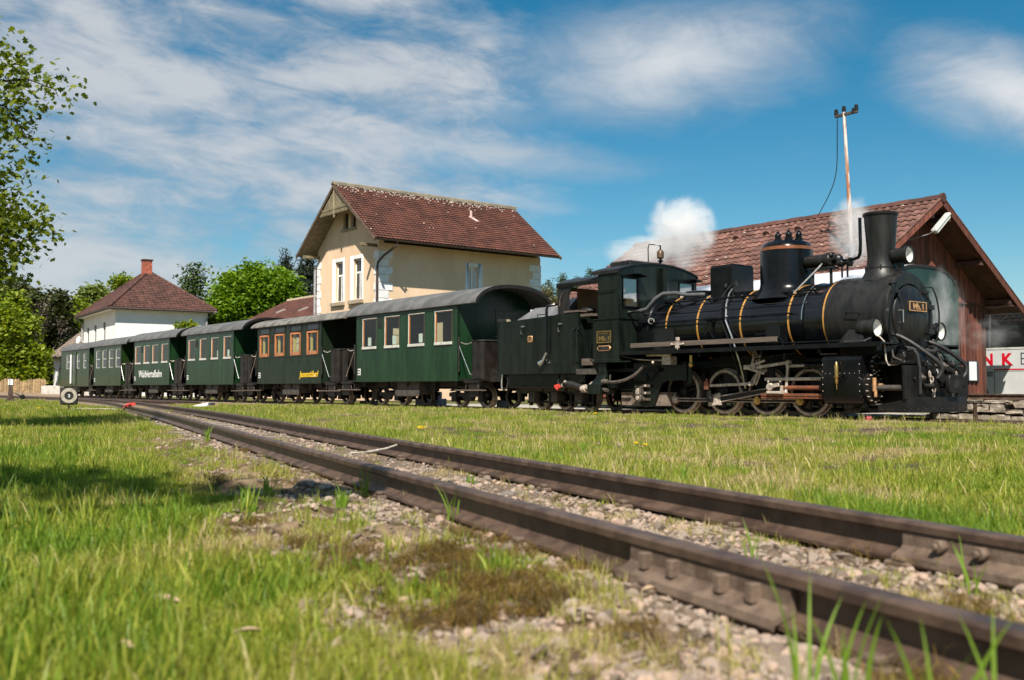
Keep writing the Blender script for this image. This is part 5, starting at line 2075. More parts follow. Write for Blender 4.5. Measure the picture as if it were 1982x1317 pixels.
coach('passenger_coach', 'green coach nearest the engine, with four wide windows and a balcony towards the tender', -16.60, -10.85,
      [(-16.17, -15.33), (-14.80, -13.97), (-13.43, -12.58), (-12.01, -11.16)], (1.80, 2.72), (-17.15, -9.93), 2.86, 3.40, .74, M['cgreen'], 'a', papers=(0, 1, 2))
buf, bcx = coach('buffet_coach', 'dark green coach with orange wooden windows and yellow lettering', -24.30, -19.0,
                 [(-24.05, -23.26), (-22.71, -21.94), (-21.40, -20.61), (-20.09, -19.28)], (1.71, 2.52), (-24.75, -17.25), 2.84, 3.20, .70, M['cgreen2'], 'b', rm=M['canvas2'])
text_mesh('lettering', 'Jausenstüberl', .30, M['yellow'], buf, (-20.68 - bcx, -HW - .004, .93), (1, 0, 0), (0, .0, 1), 1.45, .002, shear=.25, bold=.005)
coach('passenger_coach', 'green coach coupled behind the dark coach with orange windows, no lettering', -31.95, -26.6,
      [(-31.63, -30.91), (-30.27, -29.58), (-28.96, -28.25), (-27.62, -26.89)], (1.76, 2.62), (-32.45, -25.6), 2.86, 3.36, .68, M['cgreen'], 'a', papers=(2, 3))
wv, wcx = coach('passenger_coach', 'green coach with white lettering across its side', -39.3, -34.1,
                [(-39.04, -38.27), (-37.73, -36.95), (-36.46, -35.72), (-35.14, -34.39)], (1.74, 2.57), (-39.9, -33.05), 2.86, 3.36, .68, M['cgreen'], 'a')
text_mesh('lettering', 'Waldviertelbahn', .50, M['white'], wv, (-38.5 - wcx, -HW - .004, 1.05), (1, 0, 0), (0, 0, 1), 3.36, .002, bold=.003)
coach('passenger_coach', 'second-last green coach, with four divided windows and no lettering', -46.4, -41.4,
      [(-45.95, -45.2), (-44.75, -44.0), (-43.55, -42.8), (-42.35, -41.6)], (1.62, 2.58), (-46.95, -40.3), 2.80, 3.30, .66, M['cgreen3'], 'c')
rc, rcx = coach('railcar', 'green railcar with a driving cab at the far left end of the train', -53.5, -47.3,
                [(-52.2, -51.5), (-49.9, -49.3), (-48.5, -47.9)], (1.66, 2.50), (-53.4, -46.95), 2.76, 3.26, .62, M['cgreen3'], 'c', balc_l=False, balc_r=False, numbers=False)
m_ = MB()
m_.hexa([(-54.4 - rcx, -HW, .66), (-53.5 - rcx, -HW, .66), (-53.5 - rcx, HW, .66), (-54.4 - rcx, HW, .66), (-54.2 - rcx, -1.1, 1.7), (-53.5 - rcx, -HW, 1.7), (-53.5 - rcx, HW, 1.7), (-54.2 - rcx, 1.1, 1.7)])
m_.hexa([(-54.35 - rcx, -1.1, 1.7), (-53.5 - rcx, -HW, 1.7), (-53.5 - rcx, HW, 1.7), (-54.35 - rcx, 1.1, 1.7), (-53.9 - rcx, -1.0, 2.7), (-53.5 - rcx, -HW, 2.8), (-53.5 - rcx, HW, 2.8), (-53.9 - rcx, 1.0, 2.7)])
m_.build('driving_cab', M['cgreen3'], rc, bevel=.04)
m_ = MB()
m_.hexa([(-53.95 - rcx, -1.20, 1.78), (-53.56 - rcx, -HW - .01, 1.78), (-53.56 - rcx, -HW + .03, 1.78), (-53.95 - rcx, -1.16, 1.78), (-53.8 - rcx, -1.17, 2.5), (-53.56 - rcx, -HW - .01, 2.5), (-53.56 - rcx, -HW + .03, 2.5), (-53.8 - rcx, -1.13, 2.5)])
m_.build('cab_window', M['dglass'], rc)
m_ = MB()
m_.box(-50.85 - rcx, -50.80 - rcx, -HW - .03, -HW, .66, 2.66)
m_.box(-50.05 - rcx + .0, -50.0 - rcx, -HW - .03, -HW, .66, 2.66)
m_.box(-50.80 - rcx, -50.05 - rcx, -HW - .012, -HW, .66, 2.66)
do_ = m_.build('sliding_door', M['cgreen3'], rc)
m_ = MB()
m_.box(-50.7 - rcx, -50.15 - rcx, -HW - .02, -HW - .011, 1.6, 2.45)
m_.build('pane', M['dglass'], do_)
m_ = MB()
m_.cyl((-50.95 - rcx, -HW - .06, .8), (-50.95 - rcx, -HW - .06, 2.5), .05, n=8)
m_.build('door_post', M['white'], rc)


# ------------------------------------------------------------------ person in the buffet coach window
def person(name, label, loc, rotz):
    t = thing(name, label, 'person', loc, rotz)
    J = {'pel': (0, 0, .10, .15), 'bel': (0, 0, .28, .14), 'che': (-.02, 0, .46, .16), 'nek': (-.02, 0, .62, .065), 'hed': (-.05, 0, .70, .085), 'top': (-.05, 0, .83, .095),
         'shl': (-.02, .17, .55, .07), 'ell': (-.12, .24, .30, .05), 'hal': (-.33, .16, .28, .04), 'shr': (-.02, -.17, .55, .07), 'elr': (-.12, -.24, .30, .05), 'har': (-.33, -.16, .30, .04),
         'hil': (-.05, .10, .08, .10), 'knl': (-.45, .11, .10, .07), 'ftl': (-.45, .11, -.33, .05), 'tol': (-.60, .11, -.36, .04), 'hir': (-.05, -.10, .08, .10), 'knr': (-.45, -.11, .10, .07), 'ftr': (-.45, -.11, -.33, .05), 'tor': (-.60, -.11, -.36, .04)}
    ks = list(J)
    ed = [('pel', 'bel'), ('bel', 'che'), ('che', 'nek'), ('nek', 'hed'), ('hed', 'top'), ('che', 'shl'), ('shl', 'ell'), ('ell', 'hal'), ('che', 'shr'), ('shr', 'elr'), ('elr', 'har'),
          ('pel', 'hil'), ('hil', 'knl'), ('knl', 'ftl'), ('ftl', 'tol'), ('pel', 'hir'), ('hir', 'knr'), ('knr', 'ftr'), ('ftr', 'tor')]
    me = bpy.data.meshes.new('body')
    me.from_pydata([J[k][:3] for k in ks], [(ks.index(p), ks.index(q)) for p, q in ed], [])
    o = link('body', me, t, M['skin'])
    sk = o.modifiers.new('skin', 'SKIN')
    for i, k in enumerate(ks):
        me.skin_vertices[0].data[i].radius = (J[k][3], J[k][3])
    me.skin_vertices[0].data[0].use_root = True
    sb = o.modifiers.new('sub', 'SUBSURF')
    sb.levels = sb.render_levels = 2
    me.materials.append(M['skin'])
    m = MB()
    m.sphere((-.05, 0, .79), .125, 14, 10, (1, .9, 1.1))
    for y in (-.04, .04):
        m.sphere((-.17, y, .79), .014, 6, 5)
    m.sphere((-.185, 0, .765), .018, 6, 5)
    for y in (-.115, .115):
        m.sphere((-.05, y, .78), .025, 6, 5, (.8, .5, 1.2))
    m.build('head', M['skin'], t)
    m = MB()
    m.sphere((-.02, 0, .83), .13, 14, 10, (1, .95, .95))
    m.build('hair', M['hair'], t)
    m = MB()
    m.lathe([(.18, .1), (.19, .25), (.21, .45), (.19, .57), (.09, .63)], (-.02, 0, 0), n=20)
    for s_ in (-1, 1):
        m.tube([(-.02, s_ * .17, .56), (-.08, s_ * .23, .42), (-.13, s_ * .25, .30)], .075, n=10)
    m.build('shirt', M['blue'], t)
    return t


pl_ = TW(-19.55, -.72, 1.20)
person('person', 'fair-haired passenger in a blue shirt looking out of the last orange coach window', (pl_.x, pl_.y, pl_.z + .10), TROT + math.pi / 2 + .3)


# ------------------------------------------------------------------ parked green van behind the smokebox
def van():
    cy_, L = 3.56, 9.0
    t = thing('parked_railway_van', 'plain dark green van with a pale roof parked between smokebox and brown shed', 'railway van', TW(-4.6, cy_), TROT)
    B = lambda mb, n, mm, par=t, **k: mb.build(n, mm, par, **k)
    x0, x1 = -L / 2, 4.77
    hw = 1.34
    ys = [-hw + 2 * hw * i / 28 for i in range(29)]
    def rz(y):
        return 2.62 + .60 * (1 - (abs(y) / hw) ** 3.0) ** (1 / 2.0)
    m = MB()
    m.prism([(-hw, .72)] + [(-hw, 2.62)] + [(y, rz(y)) for y in ys[1:-1]] + [(hw, 2.62), (hw, .72)], 'x', x0, x1)
    bo = B(m, 'body', mat('van_green', (.012, .031, .025), .3, base2=(.020, .045, .037), scale=1.8, spec=.25, stretch=(1, 1, .4)), smooth=30)
    m = MB()
    o = [(y * 1.01, rz(y) + .035) for y in ys]
    i_ = [(y * 1.0, rz(y) + .002) for y in ys]
    m.prism(o + i_[::-1], 'x', x0 - .05, x1 - .02)
    B(m, 'roof', mat('van_roof_pale', (.50, .53, .58), .4, var=.1, scale=2), smooth=40)
    m = MB()
    m.prism([(y * 1.012, rz(y) + .03) for y in ys] + [(y * .985, rz(y) - .03) for y in ys[::-1]], 'x', x1 - .02, x1 + .02)
    B(m, 'roof_edge', M['under'], smooth=40)
    m = MB()
    m.box(x0 + .3, x1 - .3, -1.0, 1.0, .5, .72)
    B(m, 'underframe', M['under'])
    for x in (x0 + 1.6, x1 - 1.6):
        for s_ in (-1, 1):
            w = link('van_wheel', _ce, t)
            w.location = (x, s_ * .45, .31)
            if s_ > 0:
                w.rotation_euler = (0, 0, math.pi)
            link('tyre', _ty, w)
    return t


van()

# ------------------------------------------------------------------ buildings
def tile_field(mb, org, u, v, nrm, ulen, vlen, du, dv, inside=None, amp=.018, lip=.02, jit=.004, prof=None, skip=None):
    """rows of overlapping tiles; u along the eave, v up the slope"""
    org, u, v, nrm = Vector(org), Vector(u).normalized(), Vector(v).normalized(), Vector(nrm).normalized()
    nu, nv = int(round(ulen / du)), int(round(vlen / dv))
    du, dv = ulen / nu, vlen / nv
    prof = prof or [(0, .15), (.2, 1.0), (.45, .55), (.7, 0), (1.0, .15)]
    for j in range(nv):
        for i in range(nu):
            if skip and skip(i, j, nu, nv):
                continue
            if inside and not inside((i + .5) * du, (j + .5) * dv):
                continue
            k = random.uniform(-jit, jit)
            a = org + u * (i * du) + v * (j * dv) + nrm * k
            vs = []
            for w_, h in prof:
                vs.append(a + u * (w_ * du) + nrm * (h * amp + lip))
            for w_, h in prof:
                vs.append(a + u * (w_ * du) + v * (dv * 1.06) + nrm * (h * amp + .002))
            for w_, h in prof:
                vs.append(a + u * (w_ * du) + nrm * (h * amp * .5 - .004))
            n = len(prof)
            fs = [(q, q + 1, n + q + 1, n + q) for q in range(n - 1)] + [(2 * n + q, 2 * n + q + 1, q + 1, q) for q in range(n - 1)]
            mb.add(vs, fs)


def simple_mesh(mb, name, m, parent, kind=None, smooth=50):
    me = bpy.data.meshes.new(name)
    me.from_pydata(mb.v, [], mb.f)
    me.update()
    if smooth:
        me.shade_smooth()
        me.set_sharp_from_angle(angle=R(smooth))
    return link(name, me, parent, m, kind=kind)


def window(t, axis, c, out, a0, a1, z0, z1, rev=.16, transom=None, fm='white', mull=True, curtain=True, bottom=None):
    """a sash set back in the opening of a wall at axis=c; out=+-1 outward direction"""
    d = c - out * rev
    def bx(m, A0, A1, Z0, Z1, d0, d1):
        if axis == 'y':
            m.box(A0, A1, d0, d1, Z0, Z1)
        else:
            m.box(d0, d1, A0, A1, Z0, Z1)
    f = MB()
    k = .07
    for q in ((a0, a0 + k, z0, z1), (a1 - k, a1, z0, z1), (a0 + k, a1 - k, z1 - k, z1), (a0 + k, a1 - k, z0, z0 + k)):
        bx(f, *q, d - .03, d + .04)
    if transom:
        bx(f, a0 + k, a1 - k, transom - .05, transom + .05, d - .03, d + .05)
    if mull:
        bx(f, (a0 + a1) / 2 - .035, (a0 + a1) / 2 + .035, z0 + k, (transom or z1 - k), d - .03, d + .035)
    fo = f.build('window', M[fm], t, bevel=.006)
    p = MB()
    bx(p, a0 + .02, a1 - .02, z0 + .02, z1 - .02, d - .012, d - .004)
    p.build('pane', M['hglass'], fo)
    if curtain:
        p = MB()
        n = 10
        for h0, h1 in ((a0 + .06, a0 + (a1 - a0) * .42), (a1 - (a1 - a0) * .42, a1 - .06)):
            for i in range(n):
                q0, q1 = h0 + (h1 - h0) * i / n, h0 + (h1 - h0) * (i + .6) / n
                bx(p, q0, q1, z0 + .08, (transom or z1) - .06, d - .003, d + .004)
        p.build('curtain', M['paper'], fo)
    return fo


# --- station house
M['vergewood'] = mat('brown_verge_boards', (.06, .04, .025), .75, base2=(.12, .08, .05), scale=5)


def station():
    X0, X1, Y0, Y1 = -37.7, -31.14, 8.0, 18.4
    ZE = 7.78
    t = thing('station_house', 'tall cream station house with red-brown tiled gable roof and white corner blocks', 'house', TW(-34.4, 13.2), TROT)
    ox, oy = -34.4, 13.2
    x0, x1, y0, y1 = X0 - ox, X1 - ox, Y0 - oy, Y1 - oy
    rx = -34.05 - ox
    B = lambda mb, n, mm, par=t, **k: mb.build(n, mm, par, **k)
    Z0 = -.1
    gw = [(-35.62 - ox, -34.77 - ox, 5.05, 7.18), (-33.66 - ox, -32.80 - ox, 5.05, 7.16)]
    at = [(-34.82 - ox, -34.27 - ox, 8.84, 9.72), (-33.98 - ox, -33.46 - ox, 8.84, 9.72)]
    lw = [(13.44 - oy, 14.09 - oy, 5.60, 6.95)]
    low = [(-35.62 - ox, -34.77 - ox, 1.0, 3.2), (-33.66 - ox, -32.80 - ox, 1.0, 3.2)]
    hd = ZE
    slope = (11.02 - 7.80) / 4.2
    EW = 4.06
    w = MB()
    w.wall('y', y0, .3, x0, x1, Z0, hd, gw + low)
    # gable triangle with the attic openings
    def gz_(x):
        return 11.02 - .16 - slope * abs(x - rx)
    xs = sorted({x0, x1, rx} | {h[0] for h in at} | {h[1] for h in at})
    for a, b in zip(xs[:-1], xs[1:]):
        hs = [h for h in at if h[0] <= a + 1e-6 and h[1] >= b - 1e-6]
        if hs:
            w.prism([(a, hd), (b, hd), (b, hs[0][2]), (a, hs[0][2])], 'y', y0, y0 + .3)
            w.prism([(a, hs[0][3]), (b, hs[0][3]), (b, gz_(b)), (a, gz_(a))], 'y', y0, y0 + .3)
        else:
            w.prism([(a, hd), (b, hd), (b, max(gz_(b), hd)), (a, max(gz_(a), hd))], 'y', y0, y0 + .3)
    w.prism([(x0, Z0), (x1, Z0), (x1, hd), (rx, gz_(rx)), (x0, hd)], 'y', y1 - .3, y1)
    w.wall('x', x1, -.3, y0 + .3, y1 - .3, Z0, hd, lw)
    w.wall('x', x0, .3, y0 + .3, y1 - .3, Z0, hd, [])
    B(w, 'wall', M['cream'], smooth=0)
    for h in gw + low:
        window(t, 'y', y0, -1, h[0], h[1], h[2], h[3], transom=h[2] + 1.42)
        m = MB()
        for q in ((h[0] - .32, h[0], h[2], h[3] + .18), (h[1], h[1] + .14, h[2], h[3] + .18), (h[0], h[1], h[3], h[3] + .18)):
            m.box(q[0], q[1], y0 - .03, y0 + .01, q[2], q[3])
        B(m, 'window_surround', M['quoin'], bevel=.006)
        m = MB()
        m.box(h[0] - .40, h[1] + .20, y0 - .14, y0 + .1, h[2] - .20, h[2] - .001)
        B(m, 'window_sill', M['sill'], bevel=.01)
    for h in at:
        window(t, 'y', y0, -1, h[0], h[1], h[2], h[3], fm='oldwood', mull=False, curtain=False)
        m = MB()
        m.box(h[0] - .08, h[1] + .08, y0 - .10, y0 + .1, h[2] - .13, h[2] - .001)
        B(m, 'window_sill', M['sill'], bevel=.01)
    h = lw[0]
    window(t, 'x', x1, 1, h[0], h[1], h[2], h[3])
    m = MB()
    for q in ((h[0] - .18, h[0], h[2] - .2, h[3] + .2), (h[1], h[1] + .28, h[2] - .2, h[3] + .2), (h[0], h[1], h[3], h[3] + .2)):
        m.box(x1 - .01, x1 + .03, q[0], q[1], q[2], q[3])
    B(m, 'window_surround', M['quoin'], bevel=.006)
    # corner blocks
    for cx_, cy_, sx, sy in ((x1, y0, -1, 1), (x0, y0, 1, 1), (x1, y1, -1, -1)):
        for i in range(14):
            z = 2.2 + i * .40
            if z + .38 > ZE - .02:
                break
            lg = i % 2 == 0
            a, b = (.42, .80) if lg else (.30, .58)
            m = MB()
            e = .035
            px, py = cx_ - sx * e, cy_ - sy * e
            ax, by = cx_ + sx * a, cy_ + sy * b
            poly = [(px, py), (ax, py), (ax, cy_ + sy * .005), (cx_ + sx * .005, cy_ + sy * .005), (cx_ + sx * .005, by), (px, by)]
            m.prism(poly, 'z', z, z + .375)
            m.build('corner_block', M['quoin'], t, smooth=0, bevel=.012)
    # roof
    OV = 1.0
    ry0, ry1 = y0 - OV, y1 + .40
    for sgn in (1, -1):
        ex = rx + sgn * EW
        v = Vector((-sgn * EW, 0, 3.22))
        vl = v.length
        nrm = Vector((sgn * 3.22, 0, EW)).normalized()
        m = MB()
        a, b = Vector((ex, ry0, 7.80)), Vector((rx, ry0, 11.02))
        c, d = Vector((rx, ry1, 11.02)), Vector((ex, ry1, 7.80))
        off = nrm * -.10
        m.hexa([a + off, d + off, c + off, b + off, a, d, c, b])
        so = B(m, 'roof', M['oldwood'], smooth=0)
        m = MB()
        tile_field(m, Vector((ex, ry0 if sgn > 0 else ry1, 7.80)) + nrm * .004, (0, 1 if sgn > 0 else -1, 0), v, nrm, ry1 - ry0, vl, .215, .222, amp=.026, lip=.045)
        simple_mesh(m, 'roof_tiles', M['tile'], so, 'stuff')
    m = MB()
    m.prism([(rx - .17, 10.98), (rx, 11.10), (rx + .17, 10.98), (rx + .16, 11.12), (rx, 11.20), (rx - .16, 11.12)], 'y', ry0 - .05, ry1 + .1)
    B(m, 'ridge_cap', M['cap'])
    m = MB()
    for i in range(230):                                   # pale weathered chips below the ridge
        yy = ry0 + .1 + (ry1 - ry0 - .2) * random.random()
        tt = abs(random.gauss(0, .05)) + .03 if i < 215 else random.uniform(.1, .9)
        p = Vector((rx + 4.2 * tt, yy, 11.02 - 3.22 * tt)) + Vector((3.22, 0, 4.2)).normalized() * .055
        m.obox(p, (0, 1, 0), random.uniform(.010, .028), (4.2, 0, -3.22), random.uniform(.003, .007), (3.22, 0, 4.2), .003)
    B(m, 'lichen_patches', M['lichen'], kind='stuff', smooth=0)
    # verge boards, soffit, king post
    for yv in (ry0, ry1):
        for sgn in (1, -1):
            m = MB()
            a, b = Vector((rx + sgn * 4.25, yv, 7.66)), Vector((rx, yv, 10.92))
            d = (b - a).normalized()
            m.obox((a + b) / 2, d, (b - a).length / 2, (0, 1, 0), .03, d.cross(Vector((0, 1, 0))), .085)
            B(m, 'verge_board', M['vergewood'], bevel=.008)
    yk = ry0 + .06
    m = MB()
    m.box(rx - .07, rx + .07, yk - .05, yk + .05, 9.42, 10.95)
    m.hexa([(rx - .04, yk - .03, 9.28), (rx + .04, yk - .03, 9.28), (rx + .04, yk + .03, 9.28), (rx - .04, yk + .03, 9.28), (rx - .07, yk - .05, 9.42), (rx + .07, yk - .05, 9.42), (rx + .07, yk + .05, 9.42), (rx - .07, yk + .05, 9.42)])
    B(m, 'king_post', M['oldwood'], bevel=.01)
    m = MB()
    m.box(rx - 1.65, rx + 1.65, yk - .04, yk + .04, 9.70, 9.84)
    B(m, 'collar_beam', M['oldwood'], bevel=.01)
    for i in range(16):
        xa = rx - 1.5 + .1875 * i
        xb = xa + .18
        za, zb_ = 10.86 - slope * abs(xa - rx), 10.86 - slope * abs(xb - rx)
        if min(za, zb_) < 9.9 or (xa < rx < xb):
            continue
        m = MB()
        m.prism([(xa, 9.84), (xb, 9.84), (xb, zb_), (xa, za)], 'y', yk - .015, yk + .02)
        B(m, 'gable_board', M['oldwood'], smooth=0)
    for i in range(20):
        xa = rx - 1.62 + .162 * i
        m = MB()
        m.prism([(xa, 9.70), (xa, 9.58), (xa + .04, 9.50), (xa + .08, 9.47), (xa + .12, 9.50), (xa + .155, 9.58), (xa + .155, 9.70)], 'y', yk - .02, yk + .015)
        B(m, 'scallop_board', M['oldwood'], smooth=0)
    for sgn in (-1, 1):
        m = MB()
        m.box(x0 + .1 if sgn < 0 else x1 - .25, x0 + .25 if sgn < 0 else x1 - .1, ry0 + .05, y0, 7.55, 7.70)
        B(m, 'purlin_end', M['oldwood'], bevel=.01)
    # gutters and pipes
    for sgn in (1, -1):
        ex = rx + sgn * (EW + .04)
        m = MB()
        pr = [(ex + .075 * math.cos(R(a)), 7.76 + .075 * math.sin(R(a))) for a in range(180, 361, 20)]
        pr += [(ex + .06 * math.cos(R(a)), 7.76 + .06 * math.sin(R(a))) for a in range(360, 179, -20)]
        m.prism(pr, 'y', ry0 + .05, ry1 - .05)
        B(m, 'gutter', M['pipe'])
    m = MB()
    m.tube([(rx + 4.2, y0 + .32, 7.70), (rx + 4.15, y0 + .30, 7.5), (x1 + .35, y0 + .05, 7.05), (x1 + .10, y0 - .10, 6.75), (x1 + .06, y0 - .12, 6.4), (x1 + .06, y0 - .12, 0)], .06, n=10)
    B(m, 'down_pipe', M['pipe'])
    m = MB()
    m.tube([(x0 - .08, y0 - .1, 7.2), (x0 - .10, y0 - .12, 6.9), (x0 - .10, y0 - .12, 0)], .06, n=10)
    B(m, 'down_pipe', M['gpipe'])
    m = MB()
    vv = Vector((rx + 1.55, 14.6 - oy, 11.02 - 1.55 * slope))
    m.cyl(vv, vv + Vector((0, 0, .42)), .07, n=12)
    m.obox(vv + Vector((.12, .12, -.04)), (1, .6, -.77), .2, (0, 1, 0), .10, (.6, 0, .8), .02)
    B(m, 'vent_pipe', mat('pink_vent_pipe', (.55, .40, .35), .7, var=.1))
    m = MB()
    m.box(x1 + .0, x1 + .01, y0 + .3, y0 + .4, 6.9, 7.05)
    B(m, 'wall_box', M['gpipe'])
    # low wing on the far side of the gable
    a = thing('station_annex', 'low red-brown tiled wing joined to the left of the cream station house', 'building', TW(-43.4, 11.0), TROT)
    m = MB()
    m.box(-5.2, 5.55, -2.3, 2.3, -.1, 4.75)
    m.prism([(-2.3, 4.75), (2.3, 4.75), (0, 6.05)], 'x', -4.6, 5.55)
    m.build('wall', M['cream'], a, smooth=0)
    L = 11.0
    for sgn in (-1, 1):
        v = Vector((0, -sgn * 2.75, 1.60))
        nrm = Vector((0, sgn * 1.60, 2.75)).normalized()
        if sgn < 0:
            # hipped at the left end
            p = [(-6.0, -2.75, 4.55), (5.6, -2.75, 4.55), (5.6, 0, 6.15), (-4.3, 0, 6.15)]
            m = MB()
            m.hexa([Vector(q) - nrm * .08 for q in p] + [Vector(q) for q in p])
            ro = m.build('roof', M['tile3'], a, smooth=0)
            m = MB()
            tile_field(m, (-6.0, -2.75, 4.56), (1, 0, 0), v, nrm, 11.6, v.length, .22, .21, inside=lambda u, w: u > 1.7 * w / v.length)
            simple_mesh(m, 'roof_tiles', M['tile'], ro, 'stuff')
        else:
            p = [(5.6, 2.75, 4.55), (-6.0, 2.75, 4.55), (-4.3, 0, 6.15), (5.6, 0, 6.15)]
            m = MB()
            m.hexa([Vector(q) - nrm * .08 for q in p] + [Vector(q) for q in p])
            m.build('roof', M['tile'], a, smooth=0)
    m = MB()
    m.add([(-6.0, -2.75, 4.55), (-6.0, 2.75, 4.55), (-4.3, 0, 6.15)], [(0, 1, 2)])
    m.build('hip_end', M['tile'], a, smooth=0)
    m = MB()
    m.prism([(-.12, 6.12), (.12, 6.12), (.10, 6.24), (-.10, 6.24)], 'x', -4.35, 5.55)
    m.build('ridge_cap', mat('pale_ridge_cap', (.42, .34, .24), .8, var=.15), a)
    for x, tt in ((-1.8, .40), (1.6, .34)):
        p = Vector((x, -2.75 + 2.75 * tt, 4.55 + 1.6 * tt)) + Vector((0, -1.6, 2.75)).normalized() * .07
        m = MB()
        m.obox(p, (.75, .5, .29), .34, (0, -1.6, 2.75), .012, (.5, -.7, -.4), .035)
        m.build('snow_bar', M['concrete'], a)
    return t


station()


# --- goods shed
def shed():
    XV, XW, XL = -2.65, -3.5, -14.2
    YR, ZR, ZEV = 9.45, 5.84, 2.93
    YL, YRt = 5.6, 13.3
    YEL, YER = 5.0, 14.15
    oy, ox = 9.4, -8.8
    t = thing('goods_shed', 'brown wooden goods shed with a mossy tiled roof behind the engine', 'shed', TW(ox, oy), TROT)
    B = lambda mb, n, mm, par=t, **k: mb.build(n, mm, par, **k)
    xv, xw, xl = XV - ox, XW - ox, XL - ox
    yr, yl, yrt, yel, yer = YR - oy, YL - oy, YRt - oy, YEL - oy, YER - oy
    sl = (ZR - ZEV) / (yer - yr)
    def under(y):
        return ZR - .14 - sl * abs(y - yr)
    m = MB()
    m.prism([(yl + .06, .1), (yrt - .06, .1), (yrt - .06, under(yrt)), (yr, under(yr)), (yl + .06, under(yl))], 'x', xl + .1, xw - .06)
    B(m, 'core_wall', M['sheddark'], smooth=0)
    # gable boards: every board its own piece, plus cover strips
    n = 32
    bw = (yrt - yl) / n
    zb = 3.12
    for i in range(n):
        a, b = yl + i * bw + .006, yl + (i + 1) * bw - .006
        k = random.uniform(0, .012)
        m = MB()
        m.box(xw - .03 + k, xw + k, a, b, .25 + random.uniform(0, .04), zb - .03)
        B(m, 'board', M['shedwood'], smooth=0)
        zt0, zt1 = under(a), under(b)
        if min(zt0, zt1) > zb + .1:
            m = MB()
            k = .03 + random.uniform(0, .012)
            pts = [(a, zb), (b, zb), (b, zt1), (a, zt0)]
            if a < yr < b:
                pts = [(a, zb), (b, zb), (b, zt1), (yr, under(yr)), (a, zt0)]
            m.prism(pts, 'x', xw - .03 + k, xw + k)
            B(m, 'board', M['shedwood'], smooth=0)
        if i % 1 == 0 and i:
            m = MB()
            m.box(xw + .012, xw + .032, a - .03, a + .022, .25, zb - .03)
            B(m, 'cover_strip', M['shedwood'], smooth=0)
    m = MB()
    m.box(xw - .02, xw + .07, yl - .02, yrt + .02, zb - .05, zb + .0)
    m.box(xw - .02, xw + .045, yrt - .02, yrt + .05, .2, 3.4)
    B(m, 'girt_beam', M['sheddark'], bevel=.008)
    for y0_, y1_ in ((yl, yl),):
        m = MB()
        for i in range(60):
            a = xl + (xw - xl) * i / 60
            m.box(a + .005, a + (xw - xl) / 60 - .005, yl + .03 - random.uniform(0, .01), yl + .06, .25, under(yl))
        B(m, 'side_boarding', M['shedwood'], smooth=0, kind='stuff')
    # roof slabs
    for sgn, ye in ((-1, yel), (1, yer)):
        v = Vector((0, yr - ye, ZR - (ZR - sl * abs(ye - yr))))
        ze = ZR - sl * abs(ye - yr)
        nrm = Vector((0, sgn * sl, 1)).normalized()
        a, b, c, d = Vector((xl - .5, ye, ze)), Vector((xv, ye, ze)), Vector((xv, yr, ZR)), Vector((xl - .5, yr, ZR))
        m = MB()
        m.hexa([q - nrm * .09 for q in (a, b, c, d)] + [a, b, c, d])
        ro = B(m, 'roof', M['sheddark'], smooth=0)
        ul, vl = (xv - (xl - .5)), v.length
        du, dv = .235, .345
        nu, nv = int(round(ul / du)), int(round(vl / dv))
        if sgn < 0:
            du, dv = ul / nu, vl / nv
            one = MB()
            tile_field(one, (0, 0, 0), (1, 0, 0), (0, 1, 0), (0, 0, 1), du, dv, du, dv, amp=.038, lip=.035, jit=0)
            mt = bpy.data.meshes.new('roof_tile')
            mt.from_pydata(one.v, [], one.f)
            mt.shade_smooth()
            mt.set_sharp_from_angle(angle=R(50))
            mt.materials.append(M['tile2'])
            keep = 300 // nv
            vd = v.normalized()
            rot = Matrix((Vector((1, 0, 0)), vd, nrm)).transposed().to_euler()
            for i in range(nu - keep, nu):
                for j in range(nv):
                    o = link('roof_tile', mt, ro)
                    o.location = a + Vector((i * du, 0, 0)) + vd * (j * dv) + nrm * random.uniform(0, .008)
                    o.rotation_euler = (rot.x + random.uniform(-.012, .012), rot.y + random.uniform(-.015, .015), rot.z + random.uniform(-.012, .012))
            m = MB()
            tile_field(m, a, (1, 0, 0), v, nrm, ul, vl, du, dv, amp=.038, lip=.035, jit=.008, skip=lambda i, j, p, q: i >= nu - keep)
            simple_mesh(m, 'roof_tiles', M['tile2'], ro, 'stuff')
            m = MB()
            for i in range(120):
                u_, w_ = random.uniform(.1, ul - .1), random.uniform(.05, vl - .1)
                if fbm(np.array([u_ * .5]), np.array([w_ * .5]), 2)[0] < .48:
                    continue
                p = a + Vector((u_, 0, 0)) + vd * w_ + nrm * .075
                m.obox(p, (1, 0, 0), random.uniform(.015, .05), vd, random.uniform(.01, .03), nrm, .003)
            if m.v:
                m.build('lichen_patches', M['lichen'], ro, smooth=0, kind='stuff')
            for i in range(6):
                m = MB()
                p = a + Vector((ul * (.35 + .10 * i), 0, 0)) + vd * (vl * .86) + nrm * .05
                m.prism([(-.14, 0), (.14, 0), (.10, .09), (0, .12), (-.10, .09)], 'y', -.16, .12)
                o = m.build('vent_tile', M['tile2'], ro)
                o.location = p
                o.rotation_euler = rot
        else:
            m = MB()
            tile_field(m, b, (-1, 0, 0), v, nrm, ul, vl, du, dv, amp=.038, lip=.035)
            simple_mesh(m, 'roof_tiles', M['tile2'], ro, 'stuff')
        m = MB()
        p, q = Vector((xv, ye - sgn * .02 * 0, ze - .06)), Vector((xv, yr, ZR - .06))
        dd = (q - p).normalized()
        m.obox((p + q) / 2 + Vector((.012, 0, 0)), dd, (q - p).length / 2, (1, 0, 0), .022, dd.cross(Vector((1, 0, 0))), .11)
        B(m, 'verge_board', M['shedwood'], bevel=.006)
